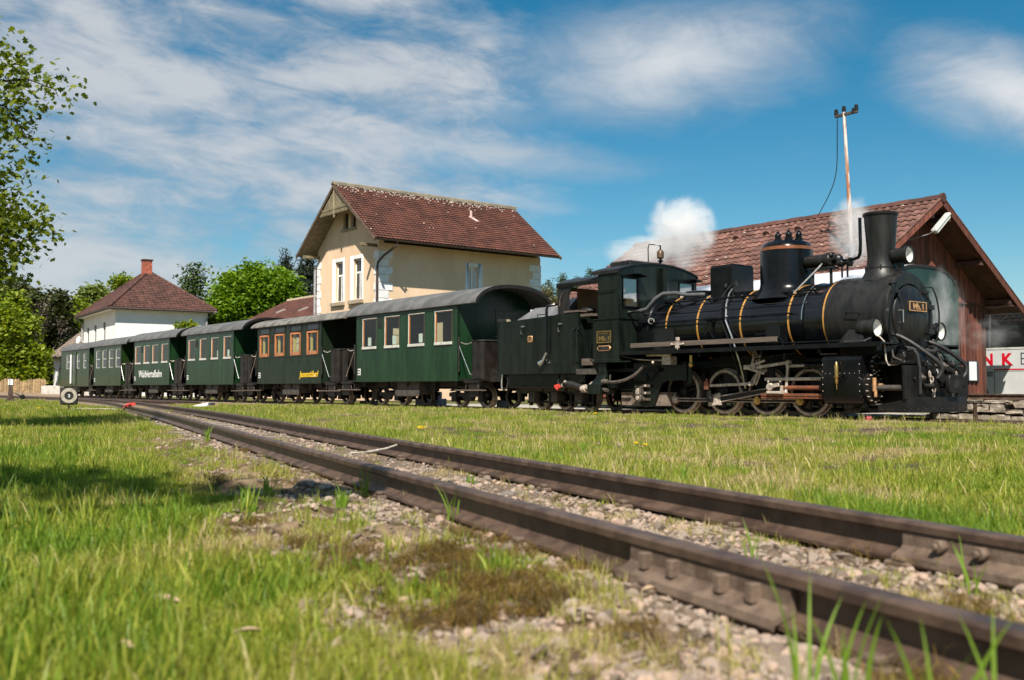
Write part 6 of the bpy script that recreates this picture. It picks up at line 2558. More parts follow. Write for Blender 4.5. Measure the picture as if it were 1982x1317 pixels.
        for k in range(14):
            e_ = MB()
            f_ = (k + .5) / 14
            pp = Vector((xv, ye, ze)).lerp(Vector((xv, yr, ZR)), f_) + nrm * .045
            e_.obox(pp, dd, (q - p).length / 28, (1, 0, 0), .05, nrm, .022)
            B(e_, 'verge_tile', M['tile2'], bevel=.01)
        for k in range(3):                                  # purlin ends and brackets under the overhang
            f_ = (.14, .5, .88)[k]
            pp = Vector((xw, ye, ze)).lerp(Vector((xw, yr, ZR)), f_) - nrm * .20
            e_ = MB()
            e_.box(pp.x - .1, xv - .03, pp.y - .07, pp.y + .07, pp.z - .08, pp.z + .08)
            B(e_, 'purlin_end', M['sheddark'], bevel=.01)
    m = MB()
    for i in range(26):
        xa = xl - .5 + (xv - xl + .5) * i / 26
        L = (xv - xl + .5) / 26
        m.prism([(yr - .15, ZR - .02), (yr - .1, ZR + .08), (yr, ZR + .12 + .01 * (i % 2)), (yr + .1, ZR + .08), (yr + .15, ZR - .02)], 'x', xa, xa + L * .97)
    B(m, 'ridge_tiles', M['tile3'], kind='stuff')
    m = MB()
    m.cyl((xv - .02, yr, ZR + .02), (xv + .06, yr, ZR + .02), .14, n=12)
    B(m, 'ridge_end_cap', M['tile3'])
    # bracket at the right side under the eave
    m = MB()
    m.obox((xv - .45, yrt + .55, 3.05), (1, 0, 0), .42, (0, 1, 0), .6, (0, -.45, 1), .02)
    B(m, 'soffit_board', M['sheddark'])
    m = MB()
    m.box(xw, xv - .1, yrt + .25, yrt + .40, 3.10, 3.26)
    B(m, 'eave_bracket', M['shedwood'], bevel=.01)
    # fluorescent lamp under the verge
    m = MB()
    p, q = Vector((xv + .10, yr + .14, ZR - .42)), Vector((xv + .10, yr - .66, ZR - 1.0))
    d = (q - p).normalized()
    u_ = Vector((1, 0, 0))
    up = d.cross(u_)
    m.obox((p + q) / 2, d, (q - p).length / 2, u_, .09, up, .05)
    lo = B(m, 'gable_lamp', M['lampgrey'], bevel=.03)
    m = MB()
    m.obox((p + q) / 2 + up * (-.07 if up.z > 0 else .07), d, (q - p).length / 2 - .05, u_, .075, up, .05)
    m.build('diffuser', M['diff'], lo, bevel=.03)
    m = MB()
    m.tube([q + Vector((0, 0, 0)), q + Vector((-.1, -.10, -.08)), (xw + .06, q.y - .22, q.z - .22), (xw + .06, q.y - .22, q.z - .95)], .016, n=6)
    m.build('lamp_cable', M['gpipe'], lo)
    # roof mast with insulators and a loose wire
    k = thing('roof_mast', 'rusty white pole with insulators standing on the brown shed roof', 'mast', TW(-3.65, 6.6, ZR - sl * abs(6.6 - YR) + .04), TROT)
    H = 3.95
    top = Vector((-.22, .05, H))
    m = MB()
    m.cyl((0, 0, -.15), top * .42, .062, .055, n=12)
    m.cyl(top * .42, top, .05, .045, n=12)
    m.build('pole', M['rust'], k)
    m = MB()
    m.cyl((0, 0, -.2), (0, 0, .3), .085, .078, n=14)
    m.obox((0, -.06, -.05), (1, 0, 0), .26, (0, .85, .52), .28, (0, -.52, .85), .02)
    m.build('pole_socket', M['gpipe'], k, bevel=.008)
    m = MB()
    m.box(top.x - .28, top.x + .42, top.y - .04, top.y + .04, H - .10, H - .02)
    ca = m.build('cross_arm', M['grime'], k, bevel=.01)
    for dx, dz in ((-.24, .02), (.0, .06), (.38, .02), (.30, -.06)):
        m = MB()
        m.lathe([(.02, -.04), (.055, -.03), (.06, .03), (.035, .045), (.05, .06), (.05, .10), (.02, .12), (0, .12)], (top.x + dx, top.y, H + dz), n=12)
        m.build('insulator', M['soot'], ca)
    m = MB()
    we = Vector((-6.4 + 3.65, 9.0 - 6.6, 5.80 - (ZR - sl * abs(6.6 - YR) + .04)))
    m.tube(bez(top + Vector((-.2, 0, .05)), top + Vector((-.35, .1, -1.6)), we + Vector((.9, 0, 1.2)), we, 18), .013, n=6)
    m.build('loose_wire', M['navy'], k)
    # notice board on the gable wall
    nb = thing('notice_board', 'white notice sheet with a dark blue edge on the brown shed wall', 'notice board', TW(XW + .06, 12.5, .75), TROT)
    m = MB()
    m.box(-.02, .02, -.30, .30, -.0, .62)
    m.build('board', M['navy'], nb, bevel=.006)
    m = MB()
    m.box(.021, .026, -.27, .16, .03, .59)
    m.build('sheet', M['paper'], nb)
    return t


shed()


# --- stone loading ramp with its rail coping
def ramp():
    t = thing('loading_ramp', 'dry stone loading ramp edged with a rail, right of the engine', 'ramp', TW(3.5, 2.0), TROT)
    ox = 3.5
    B = lambda mb, n, mm, par=t, **k: mb.build(n, mm, par, **k)
    m = MB()
    m.box(1.0 - ox, 9.0 - ox, .14, 6.0, -.25, .345)
    B(m, 'earth_fill', M['earth'], smooth=0)
    r = np.random.default_rng(3)
    S = [(1.02, 1.72, .275, .335), (1.75, 2.17, .27, .332), (2.2, 2.6, .262, .330), (2.62, 2.75, .24, .32), (2.76, 3.3, .17, .325), (3.32, 3.7, .15, .32), (3.72, 4.3, .2, .33),
         (1.05, 1.35, .08, .26), (1.37, 1.70, .07, .265), (1.73, 1.98, .085, .255), (2.0, 2.28, .085, .255), (2.31, 2.58, .08, .25), (2.62, 2.9, .06, .15), (2.93, 3.25, .0, .15), (3.28, 3.8, -.02, .14), (3.82, 4.4, .02, .18),
         (1.02, 1.3, -.1, .05), (1.33, 1.66, -.12, .05), (1.70, 2.0, -.12, .06), (2.02, 2.3, -.13, .05), (2.33, 2.7, -.12, .05), (2.72, 3.0, -.14, .03), (3.02, 3.5, -.15, -.03), (3.55, 4.1, -.15, -.02)]
    for (a, b, z0, z1) in S:
        bm = bmesh.new()
        bmesh.ops.create_cube(bm, size=1)
        bmesh.ops.subdivide_edges(bm, edges=bm.edges, cuts=2, use_grid_fill=True)
        dy = float(r.uniform(-.07, .0))
        for v in bm.verts:
            c = v.co.copy()
            q = Vector([(abs(x) * 2) ** 1.0 * .5 * (1 if x > 0 else -1) for x in c])
            sh = 1 - .10 * (abs(c.x) * 2) * (abs(c.z) * 2)
            j = r.normal(0, 1, 3)
            v.co = Vector(((a + b) / 2 - ox + q.x * (b - a) * (.97 + .03 * sh) + j[0] * .008, dy + .12 + q.y * .30 * sh + j[1] * .012, (z0 + z1) / 2 + q.z * (z1 - z0) * .94 * sh + j[2] * .006))
        me = bpy.data.meshes.new('stone')
        bm.to_mesh(me)
        bm.free()
        me.shade_smooth()
        me.set_sharp_from_angle(angle=R(38))
        link('stone', me, t, M['stone'])
    m = MB()
    sweep(m, RAILP, [Vector((x - ox, .02, .332)) for x in (1.0, 3, 5, 9)])
    B(m, 'coping_rail', M['rail'], smooth=28)
    for x in (1.15, 2.05, 3.2):
        m = MB()
        m.box(x - ox - .03, x - ox + .03, -.10, -.05, -.3, .25)
        B(m, 'retaining_stake', M['rail'])
    return t


ramp()


# --- coach bus behind the shed
def bus():
    t = thing('touring_bus', 'silver white touring bus with red letters partly hidden behind the brown shed', 'bus', TW(-8.5, 15.5 + 1.25), TROT)
    ox, oy = -8.5, 16.75
    g = -.45 - RAIL_Z
    B = lambda mb, n, mm, par=t, **k: mb.build(n, mm, par, **k)
    x0, x1 = -14.0 - ox, -1.9 - ox
    m = MB()
    m.hexa([(x0, -1.25, .05), (x1, -1.25, .05), (x1, 1.25, .05), (x0, 1.25, .05), (x0, -1.25, 1.86), (x1 - .0, -1.25, 1.86), (x1, 1.25, 1.86), (x0, 1.25, 1.86)])
    B(m, 'body', M['buswhite'], bevel=.05)
    m = MB()
    m.hexa([(x0 + .05, -1.24, 1.86), (x1 - .05, -1.24, 1.86), (x1 - .05, 1.24, 1.86), (x0 + .05, 1.24, 1.86), (x0 + .1, -1.17, 2.95), (x1 - .5, -1.17, 2.95), (x1 - .5, 1.17, 2.95), (x0 + .1, 1.17, 2.95)])
    B(m, 'glass_band', M['dglass'], bevel=.02)
    m = MB()
    m.box(x0 + .1, x1 - .45, -1.19, 1.19, 2.95, 3.2)
    B(m, 'roof', M['buswhite'], bevel=.10)
    for x in (-4.42, -6.2, -8.0):
        m = MB()
        m.hexa([(x - ox - .03, -1.265, 1.88), (x - ox + .03, -1.265, 1.88), (x - ox + .03, -1.22, 1.88), (x - ox - .03, -1.22, 1.88), (x - ox - .03, -1.19, 2.94), (x - ox + .03, -1.19, 2.94), (x - ox + .03, -1.15, 2.94), (x - ox - .03, -1.15, 2.94)])
        B(m, 'window_pillar', M['busgrey'])
    m = MB()
    m.box(x0, x1, -1.262, -1.25, 1.80, 1.86)
    B(m, 'belt_trim', M['wpale'])
    m = MB()
    m.box(-4.28 - ox, x1, -1.256, -1.25, 1.13, 1.17)
    B(m, 'red_stripe', M['busred'])
    m = MB()
    m.box(-4.29 - ox, -4.275 - ox, -1.256, -1.24, .1, 1.13)
    for z in (.93, .99, 1.05):
        m.box(-4.62 - ox, -4.33 - ox, -1.257, -1.25, z, z + .03)
    m.box(-4.28 - ox, x1, -1.256, -1.25, 1.09, 1.10)
    B(m, 'panel_joint', M['busgrey'])
    m = MB()
    an = [R(a) for a in range(0, 181, 15)]
    m.prism([(-4.98 - ox + .50 * math.cos(a), .30 + .50 * math.sin(a)) for a in an], 'y', -1.258, -1.2)
    B(m, 'wheel_arch', M['under'])
    for x in (-4.98, -11.2):
        m = MB()
        m.cyl((x - ox, -1.2, .05), (x - ox, -.9, .05), .46, n=28)
        m.cyl((x - ox, -1.22, .05), (x - ox, -1.19, .05), .26, n=20)
        m.cyl((x - ox, .9, .05), (x - ox, 1.2, .05), .46, n=28)
        B(m, 'wheel', M['under'])
    text_mesh('lettering', 'N', .52, M['busred'], t, (-4.66 - ox, -1.256, 1.30), (1, 0, 0), (0, 0, 1), .34, .002, bold=.022)
    text_mesh('lettering', 'K', .52, M['busred'], t, (-4.02 - ox, -1.256, 1.30), (1, 0, 0), (0, 0, 1), .36, .002, bold=.022)
    m = MB()
    zb, w = 1.30, .03
    for q in ((-3.42, -3.39, zb, zb + .38), (-3.39, -3.10, zb, zb + w), (-3.39, -3.12, zb + .175, zb + .205), (-3.39, -3.12, zb + .35, zb + .38), (-3.10, -3.07, zb + .02, zb + .18), (-3.12, -3.09, zb + .2, zb + .36)):
        m.box(q[0] - ox, q[1] - ox, -1.256, -1.25, q[2], q[3])
    B(m, 'lettering', M['navy'])
    return t


bus()


# --- white hipped house at the left, with its annex
def white_house():
    ang = math.atan2(.553, .833)
    # local x: along the right wall (b), local y: along the left wall (a)
    o = Vector((-26.3, 66, -.45))
    t = thing('white_house', 'white house with a hipped brown roof and a red brick chimney', 'house', o, ang)
    B = lambda mb, n, mm, par=t, **k: mb.build(n, mm, par, **k)
    w, l, ze, za = 6.1, 10.8, 6.3, 9.2
    m = MB()
    hol = [(3.05, 3.85, 3.85, 5.45), (6.1, 6.9, 3.85, 5.40), (8.75, 9.55, 3.9, 5.35)]
    m.wall('x', 0, .3, 0, l, 0, ze, hol)
    m.wall('y', 0, .3, .3, w, 0, ze, [])
    m.wall('x', w, -.3, .3, l, 0, ze, [])
    m.wall('y', l, -.3, .3, w - .3, 0, ze, [])
    B(m, 'wall', M['wrender'], smooth=0)
    for h in hol:
        window(t, 'x', 0, -1, h[0], h[1], h[2], h[3], fm='pipe', mull=False, curtain=False, rev=.12)
        m = MB()
        m.box(-.06, .1, h[0] - .05, h[1] + .05, h[2] - .08, h[2])
        B(m, 'window_sill', M['pipe'])
    ov = .5
    c = [Vector((-ov, -ov, ze - .05)), Vector((w + ov, -ov, ze - .05)), Vector((w + ov, l + ov, ze - .05)), Vector((-ov, l + ov, ze - .05))]
    r0, r1 = Vector((w / 2, 4.1, za)), Vector((w / 2, 5.6, za))
    faces = [(c[0], c[1], r0, None), (c[3], c[0], r0, r1), (c[1], c[2], r1, r0), (c[2], c[3], r1, None)]
    m = MB()
    m.add(c + [r0, r1], [(3, 2, 1, 0), (0, 1, 4), (0, 4, 5, 3), (1, 2, 5, 4), (2, 3, 5)])
    ro = B(m, 'roof', M['tile3'], smooth=0)
    for (p, q, ra, rb) in faces[:2]:
        u = (q - p)
        L = u.length
        u.normalize()
        nr = (q - p).cross(ra - p).normalized()
        if nr.z < 0:
            nr = -nr
        v = nr.cross(u)
        if v.z < 0:
            v = -v
        hgt = (ra - p).dot(v)
        ua, ub = (ra - p).dot(u), ((rb or ra) - p).dot(u)
        ulo, uhi = min(ua, ub), max(ua, ub)
        def ins(x, y, hgt=hgt, ulo=ulo, uhi=uhi, L=L):
            f = y / hgt
            return ulo * f - .05 < x < L - (L - uhi) * f + .05
        m = MB()
        tile_field(m, p + nr * .01, u, v, nr, L, hgt, .26, .26, inside=ins, amp=.02, lip=.03)
        simple_mesh(m, 'roof_tiles', M['tile3'], ro, 'stuff')
    m = MB()
    for p, q in ((c[0], r0), (c[1], r0), (c[3], r1), (r0, r1)):
        d = q - p
        n = max(2, int(d.length / .35))
        for i in range(n):
            a, b = p + d * (i / n), p + d * ((i + .93) / n)
            m.cyl(a + Vector((0, 0, .03)), b + Vector((0, 0, .05)), .11, .09, n=8)
    B(m, 'hip_tiles', M['tile3'], kind='stuff')
    m = MB()
    m.box(w / 2 - .45, w / 2 + .15, 3.7, 4.3, za - .9, za + .80)
    ch = B(m, 'chimney', M['brick'])
    m = MB()
    k = 0
    for z in range(14):
        zz = za - .35 + z * .08
        for i in range(3):
            off = .1 if z % 2 else 0
            a0 = w / 2 - .45 + i * .2 - off
            m.box(max(a0, w / 2 - .45), min(a0 + .19, w / 2 + .15), 3.685, 3.70, zz, zz + .068)
            b0 = 3.7 + i * .2 - off
            m.box(w / 2 - .465, w / 2 - .45, max(b0, 3.7), min(b0 + .19, 4.3), zz, zz + .068)
    m.build('bricks', M['brick'], ch, kind='stuff', smooth=0)
    m = MB()
    m.box(w / 2 - .52, w / 2 + .22, 3.63, 4.37, za + .78, za + .86)
    m.build('chimney_cap', M['pipe'], ch)
    m = MB()
    for (p, q) in ((c[0], c[1]), (c[0], c[3])):
        m.cyl(p + Vector((0, 0, -.08)), q + Vector((0, 0, -.08)), .09, n=8)
    B(m, 'gutter', M['pipe'])
    m = MB()
    m.box(-.3, w + .3, -.5, 0, ze - .2, ze - .1)
    m.box(-.5, 0, -.3, l, ze - .2, ze - .1)
    B(m, 'soffit', M['wrender'])
    for x, y in ((w - .1, -.12), (-.12, l - .15)):
        m = MB()
        m.tube([(x + (.5 if x > 0 else -.4), y - .5 if x > 0 else y + .3, ze - .12), (x, y, ze - .6), (x, y, 0)], .07, n=8)
        B(m, 'down_pipe', M['gpipe'])
    m = MB()
    m.lathe([(.28, .0), (.25, -.04), (.16, -.06), (0, -.07)], (-.45, l - .5, 4.5), (-.9, -.3, .2), 16)
    m.cyl((-.35, l - .5, 4.5), (0, l - .4, 4.3), .03, n=6)
    B(m, 'satellite_dish', M['white'])
    # annex that carries on along the left wall
    a = thing('white_outbuilding', 'low white outbuilding with a grey-brown tiled roof left of the white house', 'outbuilding', o + Matrix.Rotation(ang, 3, 'Z') @ Vector((0, l + .05, 0)), ang)
    L2, W2, z2, zr2 = 13.0, 6.2, 3.75, 6.55
    m = MB()
    h2 = [(5.6, 6.3, .3, 2.6), (9.4, 10.1, .3, 2.6)]
    m.wall('x', 0, .3, 0, L2, 0, z2, h2)
    m.prism([(0, 0), (W2, 0), (W2, z2), (W2 / 2, zr2 - .1), (0, z2)], 'y', L2 - .3, L2)
    m.prism([(0, z2), (W2, z2), (W2 / 2, zr2 - .1)], 'y', 0, .2)
    m.wall('x', W2, -.3, 0, L2, 0, z2, [])
    m.build('wall', M['wrender'], a, smooth=0)
    for h in h2:
        m = MB()
        m.box(.12, .18, h[0], h[1], h[2], h[3])
        m.build('door', M['pipe'], a)
    for sgn in (-1, 1):
        ex = W2 / 2 + sgn * (W2 / 2 + .6)
        v = Vector((-sgn * (W2 / 2 + .6), 0, zr2 - z2 + .35))
        nr = Vector((sgn * (zr2 - z2 + .35), 0, W2 / 2 + .6)).normalized()
        p = [Vector((ex, 0, z2 - .35)), Vector((ex, L2 + .5, z2 - .35)), Vector((W2 / 2, L2 + .5, zr2)), Vector((W2 / 2, 0, zr2))]
        m = MB()
        m.hexa([q - nr * .08 for q in p] + p)
        ro = m.build('roof', M['tile4'], a, smooth=0)
        if sgn < 0:
            m = MB()
            tile_field(m, p[1] + nr * .005, (0, -1, 0), v, nr, L2 + .5, v.length, .34, .34, amp=.012, lip=.035)
            simple_mesh(m, 'roof_tiles', M['tile4'], ro, 'stuff')
    return t


white_house()


# --- wooden garden fence and concrete blocks by the annex
def fence():
    t = thing('garden_fence', 'tan board fence in front of the bushes left of the white outbuilding', 'fence', (-33.5, 68, gz(-33.5, 68)), 0.06)
    n = 28
    for i in range(n):
        x = -3.2 + i * .175
        h = .85 + .2 * abs(math.sin(i * .33)) + random.uniform(-.06, .06)
        m = MB()
        m.prism([(x, -.05), (x + .16, -.05), (x + .16, h - .07), (x + .08, h), (x, h - .07)], 'y', 0, .025)
        m.build('board', M['fence'], t, smooth=0)
    m = MB()
    for z in (.25, .65):
        m.box(-3.3, 1.75, .025, .07, z, z + .09)
    m.build('fence_rail', M['fence'], t)
    for i, (x, y, w) in enumerate(((-30.6, 66.5, 1.2), (-27.8, 65.0, 1.5))):
        b = thing('concrete_block', ('pale concrete block lying below the end of the tan fence', 'pale concrete block at the foot of the white outbuilding, beside the railcar')[i], 'concrete block', (x, y, gz(x, y)), .1)
        m = MB()
        m.box(-w / 2, w / 2, -.4, .4, -.1, .52)
        m.box(-w / 2 + .1, w / 2 - .1, -.3, .3, .52, .56)
        m.build('block', M['concrete'], b, bevel=.05)


fence()

# ------------------------------------------------------------------ trees
def rand_unit(r, n):
    v = r.normal(size=(n, 3))
    return v / np.linalg.norm(v, axis=1, keepdims=True)


def leaves(r, centers, per, spread, size, up=.5, shape='rhomb', flat=.6):
    """leaf polygons scattered in clumps round the centres"""
    n = len(centers) * per
    c = np.repeat(centers, per, 0) + r.normal(size=(n, 3)) * np.array((1, 1, flat)) * spread
    nr = rand_unit(r, n)
    nr[:, 2] = np.abs(nr[:, 2]) + up
    nr /= np.linalg.norm(nr, axis=1, keepdims=True)
    t = rand_unit(r, n)
    t -= nr * (t * nr).sum(1, keepdims=True)
    t /= np.linalg.norm(t, axis=1, keepdims=True)
    b = np.cross(nr, t)
    s = size * r.uniform(.6, 1.25, size=(n, 1))
    if shape == 'maple':
        K = [(-.5, 0), (-.28, .42), (.0, .22), (.12, .52), (.22, .2), (.62, 0), (.22, -.2), (.12, -.52), (0, -.22), (-.28, -.42)]
    elif shape == 'long':
        K = [(-.5, .06), (.35, .10), (.6, 0), (.35, -.10), (-.5, -.06)]
    else:
        K = [(-.5, 0), (.05, .34), (.55, 0), (.05, -.34)]
    P = []
    for k, (a, w) in enumerate(K):
        P.append(c + t * s * a + b * s * w + nr * s * (-.18 * abs(w) - .1 * a * a))
    return np.stack(P, 1)


def blob_points(r, blobs, n):
    """points in a set of ellipsoids, crowding towards the outside"""
    w = np.array([b[3] * b[4] * b[5] for b in blobs]) ** .67
    k = r.choice(len(blobs), n, p=w / w.sum())
    B_ = np.array(blobs)[k]
    d = rand_unit(r, n)
    rad = r.uniform(.25, 1, n) ** .45
    return B_[:, :3] + d * B_[:, 3:6] * rad[:, None]


def limbs(mb, base, blobs, r0, seed, split=.35):
    r = random.Random(seed)
    base = Vector(base)
    topz = max(b[2] for b in blobs)
    cx = sum(b[0] for b in blobs) / len(blobs)
    cy_ = sum(b[1] for b in blobs) / len(blobs)
    fork = base.lerp(Vector((cx, cy_, topz)), split)
    fork.x = base.x + (cx - base.x) * split * .5
    fork.y = base.y + (cy_ - base.y) * split * .5
    mb.tube([base + Vector((0, 0, -.1)), base.lerp(fork, .15), base.lerp(fork, .6), fork], r0, n=10, r2=r0 * .72)
    for b in blobs:
        e = Vector(b[:3])
        mid = fork.lerp(e, .5) + Vector((r.uniform(-.3, .3), r.uniform(-.3, .3), r.uniform(0, .5)))
        pts = bez(fork, fork.lerp(mid, .6), mid, e, 6)
        mb.tube(pts, r0 * .5, n=6, r2=r0 * .12)
        for k in range(5):
            a = pts[3 + k % 3]
            d = Vector((r.uniform(-1, 1) * b[3], r.uniform(-1, 1) * b[4], r.uniform(-.5, 1) * b[5]))
            mb.tube([a, a.lerp(e + d * .8, .5) + Vector((0, 0, .15)), e + d * .8], r0 * .14, n=4, r2=r0 * .03)


def tree(name, label, base, blobs, nclump, per, spread, size, m, seed, group=None, shape='rhomb', r0=.2, bark='bark', cat='tree', up=.5, split=.35, extra=None):
    t = thing(name, label, cat, base, 0, group)
    r = np.random.default_rng(seed)
    b0 = Vector(base)
    loc = [(b[0] - b0.x, b[1] - b0.y, b[2] - b0.z) + tuple(b[3:]) for b in blobs]
    mb = MB()
    limbs(mb, (0, 0, 0), loc, r0, seed, split)
    mb.build('trunk', M[bark], t, smooth=60)
    C = blob_points(r, loc, nclump)
    if extra is not None:
        C = np.concatenate([C, extra - np.array(b0)])
    P = leaves(r, C, per, spread, size, up, shape)
    me = quads_mesh('crown', P, P.shape[1])
    link('crown', me, t, m, kind='stuff')
    return t


def px(u, v, Y):
    """world point seen at photo pixel (u,v) at depth Y: used only to measure sizes off the photograph"""
    th = math.atan(91.5 / 1930.0)
    x, up = (u - 991) / 1930, (658.5 - v) / 1930
    ry, rz = math.cos(th) - up * math.sin(th), math.sin(th) + up * math.cos(th)
    k = Y / ry
    return Vector((x * k, Y, rz * k + CAM_Z))


def bl(u, v, Y, ru, rv, ry=None):
    p = px(u, v, Y)
    k = Y / 1930
    return (p.x, p.y, p.z, ru * k, (ry or ru) * k, rv * k)


def bare_tree(name, label, u, vtop, Y, wpx, seed, group=None):
    p = px(u, vtop, Y)
    g = gz(p.x, Y)
    H = p.z - g
    t = thing(name, label, 'tree', (p.x, Y, g), 0, group)
    rr = random.Random(seed)
    mb = MB()
    tips = []
    def grow(a, d, L, r, k):
        b = a + d * L
        mid = a + d * L * .5 + Vector((rr.uniform(-1, 1), rr.uniform(-1, 1), 0)) * L * .06
        mb.tube([a, mid, b], r, n=5 if k < 2 else 3, r2=r * .6)
        if k >= 4:
            tips.append(b)
            return
        for i in range(3 if k < 3 else 3):
            nd = (d + Vector((rr.uniform(-1, 1), rr.uniform(-1, 1), rr.uniform(-.1, .7))) * .62).normalized()
            grow(a + d * L * rr.uniform(.55, 1), nd, L * rr.uniform(.6, .85), r * .58, k + 1)
    grow(Vector((0, 0, -.1)), Vector((0, 0, 1)), H * .30, H * .022, 0)
    mb.build('trunk', M['barkbare'], t, smooth=60)
    r = np.random.default_rng(seed)
    C = np.array([tuple(v) for v in tips])
    P = leaves(r, C, 9, H * .035, H * .022, .2)
    link('crown', quads_mesh('crown', P, 4), t, L_BROWN, kind='stuff')
    return t


# maple at the left edge; its trunk stands just outside the frame
Ym = 12.0
mb0 = px(-120, 760, Ym)
mblobs = [bl(-88, 390, Ym, 80, 110, 170), bl(-48, 500, Ym, 56, 70, 120), bl(-165, 190, Ym, 105, 140, 170), bl(-150, 480, Ym, 120, 160, 170), bl(-240, 330, Ym, 140, 220, 190), bl(-190, 0, Ym, 110, 110, 150)]
r_ = np.random.default_rng(77)


def spray(pts, n, sp):
    """clump centres along a hanging branch"""
    pts = [px(p[0] - (28 if p[0] > 20 else 0), p[1], p[2]) for p in pts]
    out = []
    for i in range(n):
        f = i / (n - 1) * (len(pts) - 1)
        k = min(int(f), len(pts) - 2)
        q = pts[k].lerp(pts[k + 1], f - k)
        out.append(tuple(q + Vector(r_.normal(size=3) * sp)))
    return out


sprays = []
for pts, n in (([(-40, 130, Ym), (40, 118, Ym), (62, 128, Ym)], 16), ([(-30, 165, Ym), (50, 150, Ym), (110, 160, Ym), (150, 178, Ym)], 26), ([(-20, 200, Ym), (60, 195, Ym), (95, 215, Ym)], 20),
               ([(-20, 230, Ym), (50, 250, Ym), (88, 285, Ym)], 22), ([(-40, 80, Ym), (8, 84, Ym)], 8), ([(0, 215, Ym), (40, 255, Ym), (50, 300, Ym)], 12), ([(-20, 330, Ym), (20, 335, Ym), (60, 345, Ym)], 14),
               ([(-20, 440, Ym), (60, 430, Ym), (105, 440, Ym)], 24), ([(-10, 470, Ym), (70, 450, Ym), (108, 455, Ym)], 20), ([(20, 400, Ym), (80, 415, Ym), (100, 412, Ym)], 12), ([(-20, 500, Ym), (40, 480, Ym), (60, 490, Ym)], 14),
               ([(-20, 545, Ym), (30, 540, Ym)], 10), ([(-20, 390, Ym), (45, 385, Ym)], 12)):
    sprays += spray(pts, n, .07)
mt_ = tree('maple_tree', 'maple tree with hanging leafy branches reaching in at the left edge', (mb0.x, Ym, gz(mb0.x, Ym)), mblobs, 1200, 9, .15, .078, L_MAPLE, 3, shape='maple', r0=.26, extra=np.array(sprays), up=.3)
mtw = MB()
for pts in ([(-60, 200, Ym), (20, 160, Ym), (80, 152, Ym), (140, 175, Ym)], [(-60, 470, Ym), (20, 455, Ym), (100, 435, Ym)], [(-60, 190, Ym), (40, 205, Ym), (85, 270, Ym)], [(-60, 160, Ym), (20, 140, Ym), (60, 122, Ym)], [(-60, 350, Ym), (0, 340, Ym), (55, 345, Ym)]):
    pp = [px(p[0] - 30, p[1], p[2]) - Vector((mb0.x, Ym, gz(mb0.x, Ym))) for p in pts]
    mtw.tube(pp, .022, n=6, r2=.005)
mtw.build('branch', M['bark'], mt_)

# a second tree behind the photographer's left shoulder throws the shade on the lawn
tree('lime_tree', 'leafy tree beside the camera whose shadow falls on the near lawn', (-5.6, -3.4, 0), [(-3.6, .2, 6.2, 1.15, .36, .4), (-2.2, -.25, 6.0, .8, .24, .3), (-5.2, -.4, 6.4, 1.3, .6, .6), (-5.5, -3, 7.2, 2.2, 2.2, 1.4), (-1.5, -.3, 5.9, .4, .15, .2)],
     900, 9, .16, .15, L_MAPLE, 8, shape='maple', r0=.25, split=.55)

# trees further along the same row, left of the frame: they are mirrored in the coach windows and boiler
for i, (x, y, h) in enumerate(((-24, 14, 9), (-31, 24, 11), (-18, 4, 10), (-40, 33, 12))):
    tree('row_tree', ('tall', 'taller', 'broad', 'tallest')[i] + ' leafy tree of the row left of the frame, mirrored in the coach windows', (x, y, gz(x, y)), [(x, y, h * .6, h * .3, h * .3, h * .3), (x + 1, y, h * .8, h * .2, h * .2, h * .22), (x - 1, y + 1, h * .45, h * .3, h * .3, h * .2)], 260, 9, .5, .55, L_BUSH, 500 + i, 'trees left of the frame', r0=.25)

# bright chestnut behind the coaches
Yc = 72
p_ = px(487, 750, Yc)
tree('chestnut_tree', 'bright green rounded chestnut tree between the white house and the station', (p_.x, Yc, gz(p_.x, Yc)),
     [bl(487, 585, Yc, 62, 72), bl(440, 610, Yc, 42, 50), bl(530, 600, Yc, 48, 60), bl(500, 545, Yc, 40, 38), bl(560, 620, Yc, 40, 55), bl(450, 570, Yc, 36, 42), bl(540, 560, Yc, 40, 38), bl(415, 640, Yc, 28, 40)], 1500, 16, .34, .34, L_CHEST, 21, r0=.35, shape='rhomb')
Yp = 92
p_ = px(372, 750, Yp)
tree('poplar_tree', 'slim pale poplar rising between the white house roof and the chestnut', (p_.x, Yp, gz(p_.x, Yp)),
     [bl(372, 540, Yp, 15, 30), bl(368, 560, Yp, 22, 30), bl(382, 530, Yp, 13, 22), bl(385, 580, Yp, 22, 26), bl(358, 590, Yp, 16, 26), bl(395, 600, Yp, 18, 20)], 230, 9, .42, .34, leaf_mat('poplar_leaf', (.05, .09, .03), (.11, .155, .05)), 22, r0=.2)
Yr = 110
p_ = px(240, 750, Yr)
tree('roof_top_tree', 'small dark green tree top peeping over the white house roof', (p_.x, Yr, gz(p_.x, Yr)), [bl(238, 545, Yr, 14, 12), bl(226, 552, Yr, 10, 10)], 120, 9, .4, .36, L_BUSH, 23, r0=.2)
p_ = px(358, 700, 60)
tree('sapling', 'small sapling standing up behind the coach with white lettering', (p_.x, 60, gz(p_.x, 60)), [bl(355, 632, 60, 12, 10), bl(368, 630, 60, 8, 9), bl(333, 643, 60, 5, 5)], 45, 7, .16, .26, L_BUSH, 24, r0=.05, split=.7)
